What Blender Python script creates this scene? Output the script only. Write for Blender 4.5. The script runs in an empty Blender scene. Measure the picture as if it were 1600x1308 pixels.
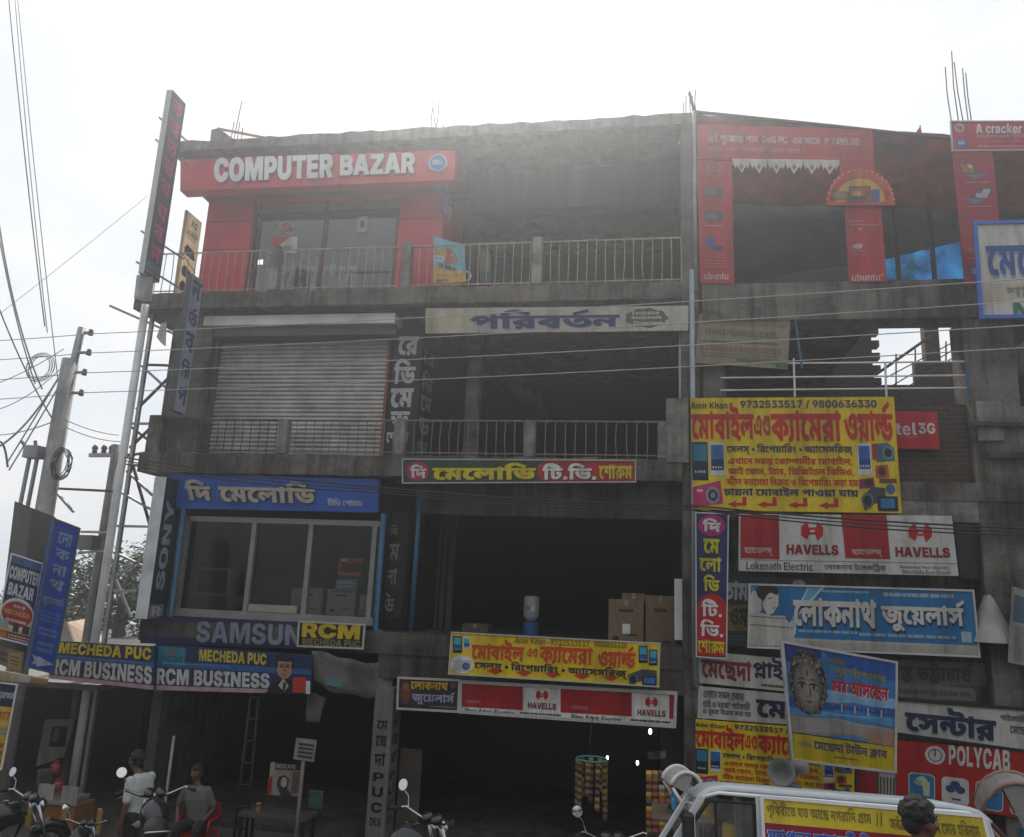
import bpy, bmesh, math, random
import numpy as np
from mathutils import Vector as V, Matrix
from mathutils.geometry import delaunay_2d_cdt
random.seed(7)
S = bpy.context.scene
COL = S.collection
R_ = math.radians

# ------------------------------------------------------------------ camera, world, sun, exposure
F, CX, CY = 1240.0, 800.0, 654.0
_up = V((236.0, -5499.0, F)).normalized()
_x = -V((-7430.0, -45.0, F)); _x -= _up * _x.dot(_up); _x.normalize()
_y = _up.cross(_x)
if _y.z < 0: _y = -_y
CAM = V((0, -14.0, 3.9))

def ray(px, py):
    d = V((px - CX, py - CY, F))
    return V((_x.dot(d), _y.dot(d), _up.dot(d)))
def at(px, py, y=0.0):            # photo direction met with the plane at depth y
    d = ray(px, py); return CAM + d * ((y - CAM.y) / d.y)
def atx(px, py, x):
    d = ray(px, py); return CAM + d * ((x - CAM.x) / d.x)

cam = bpy.data.cameras.new('camera')
cam.sensor_fit = 'HORIZONTAL'; cam.sensor_width = 36.0; cam.lens = F / 1600 * 36
cam.clip_start = 0.05; cam.clip_end = 3000
co = bpy.data.objects.new('camera', cam); COL.objects.link(co)
r_, d_, f_ = V((_x.x, _y.x, _up.x)), V((_x.y, _y.y, _up.y)), V((_x.z, _y.z, _up.z))
co.matrix_world = Matrix(((r_.x, -d_.x, -f_.x, CAM.x), (r_.y, -d_.y, -f_.y, CAM.y), (r_.z, -d_.z, -f_.z, CAM.z), (0, 0, 0, 1)))
S.camera = co

W = bpy.data.worlds.new('World'); S.world = W; W.use_nodes = True
nt = W.node_tree; bg = nt.nodes['Background']
sky = nt.nodes.new('ShaderNodeTexSky'); sky.sky_type = 'NISHITA'; sky.sun_disc = False
SUN_EL, SUN_ROT = R_(50), R_(-12)
sky.sun_elevation = SUN_EL; sky.sun_rotation = SUN_ROT; sky.dust_density = 4.0; sky.air_density = 1.3
tc = nt.nodes.new('ShaderNodeTexCoord'); mp = nt.nodes.new('ShaderNodeMapping'); mp.inputs['Scale'].default_value = (1.6, 1.6, 3.4)
nz = nt.nodes.new('ShaderNodeTexNoise'); nz.inputs['Scale'].default_value = 2.3; nz.inputs['Detail'].default_value = 5; nz.inputs['Roughness'].default_value = .55
rp = nt.nodes.new('ShaderNodeValToRGB'); rp.color_ramp.elements[0].position = .38; rp.color_ramp.elements[1].position = .62
rp.color_ramp.elements[0].color = (8.2, 8.9, 9.7, 1); rp.color_ramp.elements[1].color = (10.2, 10.15, 10.1, 1)
mx = nt.nodes.new('ShaderNodeMix'); mx.data_type = 'RGBA'; mx.inputs['Factor'].default_value = .93
L_ = nt.links.new
L_(tc.outputs['Generated'], mp.inputs['Vector']); L_(mp.outputs['Vector'], nz.inputs['Vector']); L_(nz.outputs['Fac'], rp.inputs['Fac'])
sx = nt.nodes.new('ShaderNodeSeparateXYZ'); L_(tc.outputs['Generated'], sx.inputs[0])      # the hazy sky is brighter on the sun's side of the street
gr = nt.nodes.new('ShaderNodeMapRange'); gr.inputs['From Min'].default_value = -.45; gr.inputs['From Max'].default_value = .45; gr.inputs['To Min'].default_value = .62; gr.inputs['To Max'].default_value = .765
L_(sx.outputs['Y'], gr.inputs['Value'])
zr = nt.nodes.new('ShaderNodeMapRange'); zr.inputs['From Max'].default_value = .75; zr.inputs['To Min'].default_value = .34; zr.inputs['To Max'].default_value = 1.4; L_(sx.outputs['Z'], zr.inputs['Value'])   # sky dimmed low behind the camera, added so deep interiors stay dark
yr = nt.nodes.new('ShaderNodeMapRange'); yr.inputs['From Min'].default_value = -.3; yr.inputs['From Max'].default_value = .25; L_(sx.outputs['Y'], yr.inputs['Value'])
mz = nt.nodes.new('ShaderNodeMix'); L_(yr.outputs['Result'], mz.inputs['Factor']); L_(zr.outputs['Result'], mz.inputs['A']); mz.inputs['B'].default_value = 1
mm_ = nt.nodes.new('ShaderNodeMath'); mm_.operation = 'MULTIPLY'; L_(gr.outputs['Result'], mm_.inputs[0]); L_(mz.outputs['Result'], mm_.inputs[1])
vm = nt.nodes.new('ShaderNodeVectorMath'); vm.operation = 'SCALE'; L_(mx.outputs['Result'], vm.inputs[0]); L_(mm_.outputs['Value'], vm.inputs['Scale'])
L_(sky.outputs['Color'], mx.inputs['A']); L_(rp.outputs['Color'], mx.inputs['B']); L_(vm.outputs['Vector'], bg.inputs['Color'])
bg.inputs['Strength'].default_value = .1

sun = bpy.data.lights.new('sun', 'SUN'); sun.energy = 4.6; sun.angle = R_(3); sun.color = (1, .95, .87)
so = bpy.data.objects.new('sun', sun); COL.objects.link(so)
_sd = V((math.sin(SUN_ROT) * math.cos(SUN_EL), math.cos(SUN_ROT) * math.cos(SUN_EL), math.sin(SUN_EL)))
so.rotation_euler = (-_sd).to_track_quat('-Z', 'Y').to_euler(); so.location = (0, 40, 60)
S.view_settings.view_transform = 'Standard'; S.view_settings.look = 'None'
S.view_settings.exposure = 0.38; S.view_settings.gamma = 1; S.view_settings.use_curve_mapping = False
S.cycles.max_bounces = 8; S.cycles.diffuse_bounces = 4; S.cycles.transparent_max_bounces = 12

# ------------------------------------------------------------------ materials
MATS = {}
def lin(h):
    c = [int(h[i:i+2], 16) / 255 for i in (0, 2, 4)]
    return tuple(x / 12.92 if x <= .04045 else ((x + .055) / 1.055) ** 2.4 for x in c)
def mat(name, col=None, rough=.6, var=.18, scale=3.0, metal=0.0, bump=0.0, bscale=30.0, spec=.4, dirt=0.0, streak=0.0, patch=0.0):
    if name in MATS: return MATS[name]
    if isinstance(col, str): col = lin(col)
    m = bpy.data.materials.new(name); m.use_nodes = True; t = m.node_tree; b = t.nodes['Principled BSDF']
    b.inputs['Roughness'].default_value = rough; b.inputs['Metallic'].default_value = metal; b.inputs['Specular IOR Level'].default_value = spec
    g = t.nodes.new('ShaderNodeNewGeometry'); n = t.nodes.new('ShaderNodeTexNoise')
    n.inputs['Scale'].default_value = scale; n.inputs['Detail'].default_value = 7; n.inputs['Roughness'].default_value = .62
    t.links.new(g.outputs['Position'], n.inputs['Vector'])
    r = t.nodes.new('ShaderNodeValToRGB'); e = r.color_ramp.elements
    e[0].position = .3; e[1].position = .7
    e[0].color = tuple(max(0, c * (1 - var)) for c in col) + (1,); e[1].color = tuple(min(1, c * (1 + var)) for c in col) + (1,)
    t.links.new(n.outputs['Fac'], r.inputs['Fac']); out = r.outputs['Color']
    if dirt or streak:
        mpn = t.nodes.new('ShaderNodeMapping'); mpn.inputs['Scale'].default_value = (2.6, 2.6, .28) if streak else (.8, .8, .8)
        n2 = t.nodes.new('ShaderNodeTexNoise'); n2.inputs['Scale'].default_value = 1.7; n2.inputs['Detail'].default_value = 9; n2.inputs['Roughness'].default_value = .7
        t.links.new(g.outputs['Position'], mpn.inputs['Vector']); t.links.new(mpn.outputs['Vector'], n2.inputs['Vector'])
        r2 = t.nodes.new('ShaderNodeValToRGB'); r2.color_ramp.elements[0].position = .45; r2.color_ramp.elements[1].position = .68
        k = max(dirt, streak)
        r2.color_ramp.elements[0].color = (1, 1, 1, 1); r2.color_ramp.elements[1].color = (1 - k, 1 - k * 1.03, 1 - k * 1.08, 1)
        t.links.new(n2.outputs['Fac'], r2.inputs['Fac'])
        mm = t.nodes.new('ShaderNodeMix'); mm.data_type = 'RGBA'; mm.blend_type = 'MULTIPLY'; mm.inputs['Factor'].default_value = 1
        t.links.new(out, mm.inputs['A']); t.links.new(r2.outputs['Color'], mm.inputs['B']); out = mm.outputs['Result']
    if patch:                          # repairs, damp blots and shutter-board marks with a shape of their own
        mp2 = t.nodes.new('ShaderNodeMapping'); mp2.inputs['Scale'].default_value = (.7, .7, 1.5); mp2.inputs['Location'].default_value = (3.1, 7.7, 1.3)
        n4 = t.nodes.new('ShaderNodeTexNoise'); n4.inputs['Scale'].default_value = .9; n4.inputs['Detail'].default_value = 10; n4.inputs['Roughness'].default_value = .68; n4.inputs['Distortion'].default_value = .6
        r4 = t.nodes.new('ShaderNodeValToRGB'); r4.color_ramp.elements[0].position = .40; r4.color_ramp.elements[1].position = .60
        r4.color_ramp.elements[0].color = (.42, .41, .40, 1); r4.color_ramp.elements[1].color = (1.25, 1.24, 1.22, 1); e3 = r4.color_ramp.elements.new(.5); e3.color = (.92, .92, .92, 1)
        t.links.new(g.outputs['Position'], mp2.inputs['Vector']); t.links.new(mp2.outputs['Vector'], n4.inputs['Vector']); t.links.new(n4.outputs['Fac'], r4.inputs['Fac'])
        for src in (r4.outputs['Color'],):
            mq = t.nodes.new('ShaderNodeMix'); mq.data_type = 'RGBA'; mq.blend_type = 'MULTIPLY'; mq.inputs['Factor'].default_value = patch
            t.links.new(out, mq.inputs['A']); t.links.new(src, mq.inputs['B']); out = mq.outputs['Result']
    t.links.new(out, b.inputs['Base Color'])
    if bump:
        n3 = t.nodes.new('ShaderNodeTexNoise'); n3.inputs['Scale'].default_value = bscale; n3.inputs['Detail'].default_value = 6
        t.links.new(g.outputs['Position'], n3.inputs['Vector'])
        bp = t.nodes.new('ShaderNodeBump'); bp.inputs['Strength'].default_value = bump; bp.inputs['Distance'].default_value = .03
        t.links.new(n3.outputs['Fac'], bp.inputs['Height']); t.links.new(bp.outputs['Normal'], b.inputs['Normal'])
    MATS[name] = m; return m
def ink(h, rough=.5):             # printed colour on a sign, a little uneven and grimy
    return mat('ink_' + h, tuple(c * .76 for c in lin(h)), rough, .10, 7.0, streak=.42, spec=.3)
def glass(name, tint, mixf=.16, rough=.03):
    if name in MATS: return MATS[name]
    m = bpy.data.materials.new(name); m.use_nodes = True; t = m.node_tree; t.nodes.remove(t.nodes['Principled BSDF'])
    tr = t.nodes.new('ShaderNodeBsdfTransparent'); tr.inputs['Color'].default_value = (*tint, 1)
    gl = t.nodes.new('ShaderNodeBsdfGlossy'); gl.inputs['Roughness'].default_value = rough; gl.inputs['Color'].default_value = (.9, .93, .95, 1)
    mxn = t.nodes.new('ShaderNodeMixShader'); lw = t.nodes.new('ShaderNodeLayerWeight'); pw = t.nodes.new('ShaderNodeMath'); pw.operation = 'POWER'; pw.inputs[1].default_value = 4
    fr = t.nodes.new('ShaderNodeMath'); fr.operation = 'MULTIPLY'; fr.inputs[1].default_value = .5; t.links.new(lw.outputs['Facing'], pw.inputs[0]); t.links.new(pw.outputs[0], fr.inputs[0])
    ad = t.nodes.new('ShaderNodeMath'); ad.operation = 'ADD'; ad.inputs[1].default_value = mixf; ad.use_clamp = True
    t.links.new(fr.outputs[0], ad.inputs[0]); t.links.new(ad.outputs[0], mxn.inputs[0]); t.links.new(tr.outputs[0], mxn.inputs[1]); t.links.new(gl.outputs[0], mxn.inputs[2])
    t.links.new(mxn.outputs[0], t.nodes['Material Output'].inputs['Surface']); MATS[name] = m; return m
def glow(name, col, s):
    if name in MATS: return MATS[name]
    m = bpy.data.materials.new(name); m.use_nodes = True; b = m.node_tree.nodes['Principled BSDF']
    b.inputs['Base Color'].default_value = (.8, .8, .8, 1); b.inputs['Emission Color'].default_value = (*col, 1); b.inputs['Emission Strength'].default_value = s
    MATS[name] = m; return m
def brickmat(name, c1, c2, mortar):
    if name in MATS: return MATS[name]
    m = mat(name, c1, .9, .2, 2.0, bump=.4); t = m.node_tree; b = t.nodes['Principled BSDF']
    g = t.nodes.new('ShaderNodeNewGeometry'); mpn = t.nodes.new('ShaderNodeMapping'); mpn.inputs['Rotation'].default_value = (R_(90), 0, 0)
    br = t.nodes.new('ShaderNodeTexBrick'); br.inputs['Color1'].default_value = (*lin(c1), 1); br.inputs['Color2'].default_value = (*lin(c2), 1); br.inputs['Mortar'].default_value = (*lin(mortar), 1)
    br.inputs['Scale'].default_value = 1; br.inputs['Brick Width'].default_value = .24; br.inputs['Row Height'].default_value = .08; br.inputs['Mortar Size'].default_value = .012
    t.links.new(g.outputs['Position'], mpn.inputs['Vector']); t.links.new(mpn.outputs['Vector'], br.inputs['Vector'])
    mm = t.nodes.new('ShaderNodeMix'); mm.data_type = 'RGBA'; mm.inputs['Factor'].default_value = .7
    src = b.inputs['Base Color'].links[0].from_socket
    t.links.new(src, mm.inputs['A']); t.links.new(br.outputs['Color'], mm.inputs['B']); t.links.new(mm.outputs['Result'], b.inputs['Base Color'])
    return m

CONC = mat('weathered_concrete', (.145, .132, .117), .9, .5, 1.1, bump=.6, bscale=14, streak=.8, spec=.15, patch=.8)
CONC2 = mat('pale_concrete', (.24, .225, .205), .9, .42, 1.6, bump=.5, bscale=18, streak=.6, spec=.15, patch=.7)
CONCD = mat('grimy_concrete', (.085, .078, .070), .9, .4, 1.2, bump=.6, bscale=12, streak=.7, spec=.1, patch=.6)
TEAL = mat('dark_teal_beam', (.035, .045, .05), .8, .3, 2, streak=.4, spec=.2)
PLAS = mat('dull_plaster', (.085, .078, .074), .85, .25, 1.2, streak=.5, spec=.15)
DARKW = mat('shade_dark_interior', (.015, .0135, .0125), .9, .3, 1.0, spec=.1)  # near-black: the shade of the interiors is put into this colour
REDP = mat('red_cladding', (.60, .022, .055), .38, .08, 2, dirt=.2, spec=.4)
STEEL = mat('grey_steel', (.30, .30, .30), .45, .2, 6, metal=.6)
RUSTY = mat('rusty_iron', (.13, .07, .045), .8, .45, 12, metal=.2)
CREAMP = mat('cream_rail_paint', (.42, .36, .27), .6, .3, 9, dirt=.4)
WHITEP = mat('white_paint', (.72, .72, .72), .45, .08, 3, dirt=.3)
ALU = mat('aluminium_frame', (.26, .25, .235), .4, .15, 5, metal=.3)
BLUEP = mat('blue_pipe_paint', (.03, .11, .20), .5, .2, 6, dirt=.3)
BLACKP = mat('black_paint', (.012, .012, .013), .4, .2, 5)
WIRE = mat('wire_grey', (.22, .215, .21), .6, .2, 3)
CABLE = mat('black_cable', (.018, .018, .018), .5, .2, 3)
GALV = mat('galvanised_steel', (.34, .35, .36), .5, .25, 3, metal=.5, dirt=.3)
CHROME = mat('chrome', (.42, .42, .43), .16, .03, 3, metal=1.0)
MIRROR = mat('mirror_glass', (.95, .96, .97), .02, .01, 2, metal=1.0)
RUBBER = mat('tyre_rubber', (.018, .018, .018), .85, .2, 8)
SKIN = mat('brown_skin', (.115, .055, .034), .5, .12, 12, spec=.4)
HAIR = mat('black_hair', (.010, .009, .009), .55, .3, 60, bump=.6, bscale=120)

# ------------------------------------------------------------------ things, meshes
def empty(name, loc, label, cat, group=None):
    o = bpy.data.objects.new(name, None); COL.objects.link(o); o.location = loc; o.empty_display_size = .2
    tag(o, label, cat, group); return o
def tag(o, label=None, cat=None, group=None, kind=None):
    if label: o['label'] = label
    if cat: o['category'] = cat
    if group: o['group'] = group
    if kind: o['kind'] = kind
    return o
def wloc(o):
    p = V((0, 0, 0))
    while o is not None: p = p + V(o.location); o = o.parent
    return p
class MB:
    def __init__(s): s.v = []; s.f = []; s.m = []; s.mats = []
    def mi(s, m):
        if m not in s.mats: s.mats.append(m)
        return s.mats.index(m)
    def add(s, vs, fs, m):
        b = len(s.v); i = s.mi(m); s.v += [tuple(p) for p in vs]
        for f in fs: s.f.append([b + k for k in f]); s.m.append(i)
    def box(s, x0, x1, y0, y1, z0, z1, m):
        s.add([(x, y, z) for x in (x0, x1) for y in (y0, y1) for z in (z0, z1)],
              [(0, 1, 3, 2), (4, 6, 7, 5), (0, 4, 5, 1), (2, 3, 7, 6), (0, 2, 6, 4), (1, 5, 7, 3)], m)
    def bar(s, a, b, w, h, m, up=V((0, 0, 1))):      # box beam from a to b
        a, b = V(a), V(b); d = (b - a).normalized(); u = up if abs(d.dot(up)) < .95 else V((0, 1, 0))
        sx = d.cross(u).normalized(); sz = sx.cross(d)
        q = [p + sx * (i * w / 2) + sz * (j * h / 2) for p in (a, b) for i, j in ((-1, -1), (1, -1), (1, 1), (-1, 1))]
        s.add(q, [(0, 1, 2, 3), (7, 6, 5, 4), (0, 4, 5, 1), (1, 5, 6, 2), (2, 6, 7, 3), (3, 7, 4, 0)], m)
    def tube(s, pts, r, m, n=8, caps=True):
        pts = [V(p) for p in pts]; rs = r if isinstance(r, (list, tuple)) else [r] * len(pts); vs = []; fs = []
        for i, p in enumerate(pts):
            d = (pts[min(i + 1, len(pts) - 1)] - pts[max(i - 1, 0)]).normalized()
            u = V((0, 0, 1)) if abs(d.z) < .9 else V((1, 0, 0))
            a = d.cross(u).normalized(); b = d.cross(a)
            vs += [p + (a * math.cos(2 * math.pi * k / n) + b * math.sin(2 * math.pi * k / n)) * rs[i] for k in range(n)]
        for i in range(len(pts) - 1):
            for k in range(n): fs.append((i * n + k, i * n + (k + 1) % n, (i + 1) * n + (k + 1) % n, (i + 1) * n + k))
        if caps: fs += [tuple(range(n - 1, -1, -1)), tuple(range((len(pts) - 1) * n, len(pts) * n))]
        s.add(vs, fs, m)
    def lathe(s, prof, c, m, n=20, ax=V((0, 0, 1))):  # prof: (radius, height) list
        c = V(c); ax = V(ax).normalized(); u = V((0, 0, 1)) if abs(ax.z) < .9 else V((1, 0, 0)); a = ax.cross(u).normalized(); b = ax.cross(a); vs = []; fs = []
        for r, h in prof: vs += [c + ax * h + (a * math.cos(2 * math.pi * k / n) + b * math.sin(2 * math.pi * k / n)) * r for k in range(n)]
        for i in range(len(prof) - 1):
            for k in range(n): fs.append((i * n + k, i * n + (k + 1) % n, (i + 1) * n + (k + 1) % n, (i + 1) * n + k))
        fs += [tuple(range(n - 1, -1, -1)), tuple(range((len(prof) - 1) * n, len(prof) * n))]
        s.add(vs, fs, m)
    def quadbox(s, q, th, m):                          # q: TL TR BR BL corners, thickness towards the back
        q = [V(p) for p in q]; n = qnorm(q); b = [p - n * th for p in q]
        s.add(q + b, [(0, 3, 2, 1), (4, 5, 6, 7), (0, 1, 5, 4), (1, 2, 6, 5), (2, 3, 7, 6), (3, 0, 4, 7)], m)
    def ell(s, c, r, m, n=14, k=9):
        vs = []; fs = []
        for i in range(k + 1):
            t = math.pi * i / k
            vs += [(c[0] + r[0] * math.sin(t) * math.cos(2 * math.pi * j / n), c[1] + r[1] * math.sin(t) * math.sin(2 * math.pi * j / n), c[2] + r[2] * math.cos(t)) for j in range(n)]
        for i in range(k):
            for j in range(n): fs.append((i * n + j, i * n + (j + 1) % n, (i + 1) * n + (j + 1) % n, (i + 1) * n + j))
        s.add(vs, fs, m)
    def build(s, name, parent=None, smooth=False, bevel=0.0, base=True, solid=0.0):
        a = np.array(s.v, float); lo, hi = a.min(0), a.max(0)
        o0 = V(((lo[0] + hi[0]) / 2, (lo[1] + hi[1]) / 2, lo[2]))
        me = bpy.data.meshes.new(name); me.from_pydata([tuple(p) for p in (a - np.array(o0))], [], s.f)
        for m in s.mats: me.materials.append(m)
        me.polygons.foreach_set('material_index', s.m)
        if smooth: me.polygons.foreach_set('use_smooth', [True] * len(s.f))
        me.validate(); me.update()
        o = bpy.data.objects.new(name, me); COL.objects.link(o)
        if parent is not None: o.parent = parent; o.location = o0 - wloc(parent)
        else: o.location = o0
        if bevel:
            b = o.modifiers.new('bevel', 'BEVEL'); b.width = bevel; b.segments = 2; b.limit_method = 'ANGLE'
        if solid:
            b = o.modifiers.new('solid', 'SOLIDIFY'); b.thickness = solid; b.offset = 0
        return o
def flex(name, col, k):             # printed flex sheet that lets some light through
    m = mat(name, col, .6, .1, 6, streak=.3); t = m.node_tree; b = t.nodes['Principled BSDF']
    tl = t.nodes.new('ShaderNodeBsdfTranslucent'); mxn = t.nodes.new('ShaderNodeMixShader'); mxn.inputs[0].default_value = k
    t.links.new(b.inputs['Base Color'].links[0].from_socket, tl.inputs['Color']); t.links.new(b.outputs[0], mxn.inputs[1]); t.links.new(tl.outputs[0], mxn.inputs[2]); t.links.new(mxn.outputs[0], t.nodes['Material Output'].inputs['Surface']); return m
def qnorm(q):
    n = (q[1] - q[0]).cross(q[3] - q[0]).normalized(); c = (q[0] + q[1] + q[2] + q[3]) / 4
    return n if n.dot(CAM - c) > 0 else -n
def copy_tree(o, parent=None, label=None):
    c = o.copy(); COL.objects.link(c); c.parent = parent
    if label: c['label'] = label
    for ch in [k for k in bpy.data.objects if k.parent == o]: copy_tree(ch, c)
    return c

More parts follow.
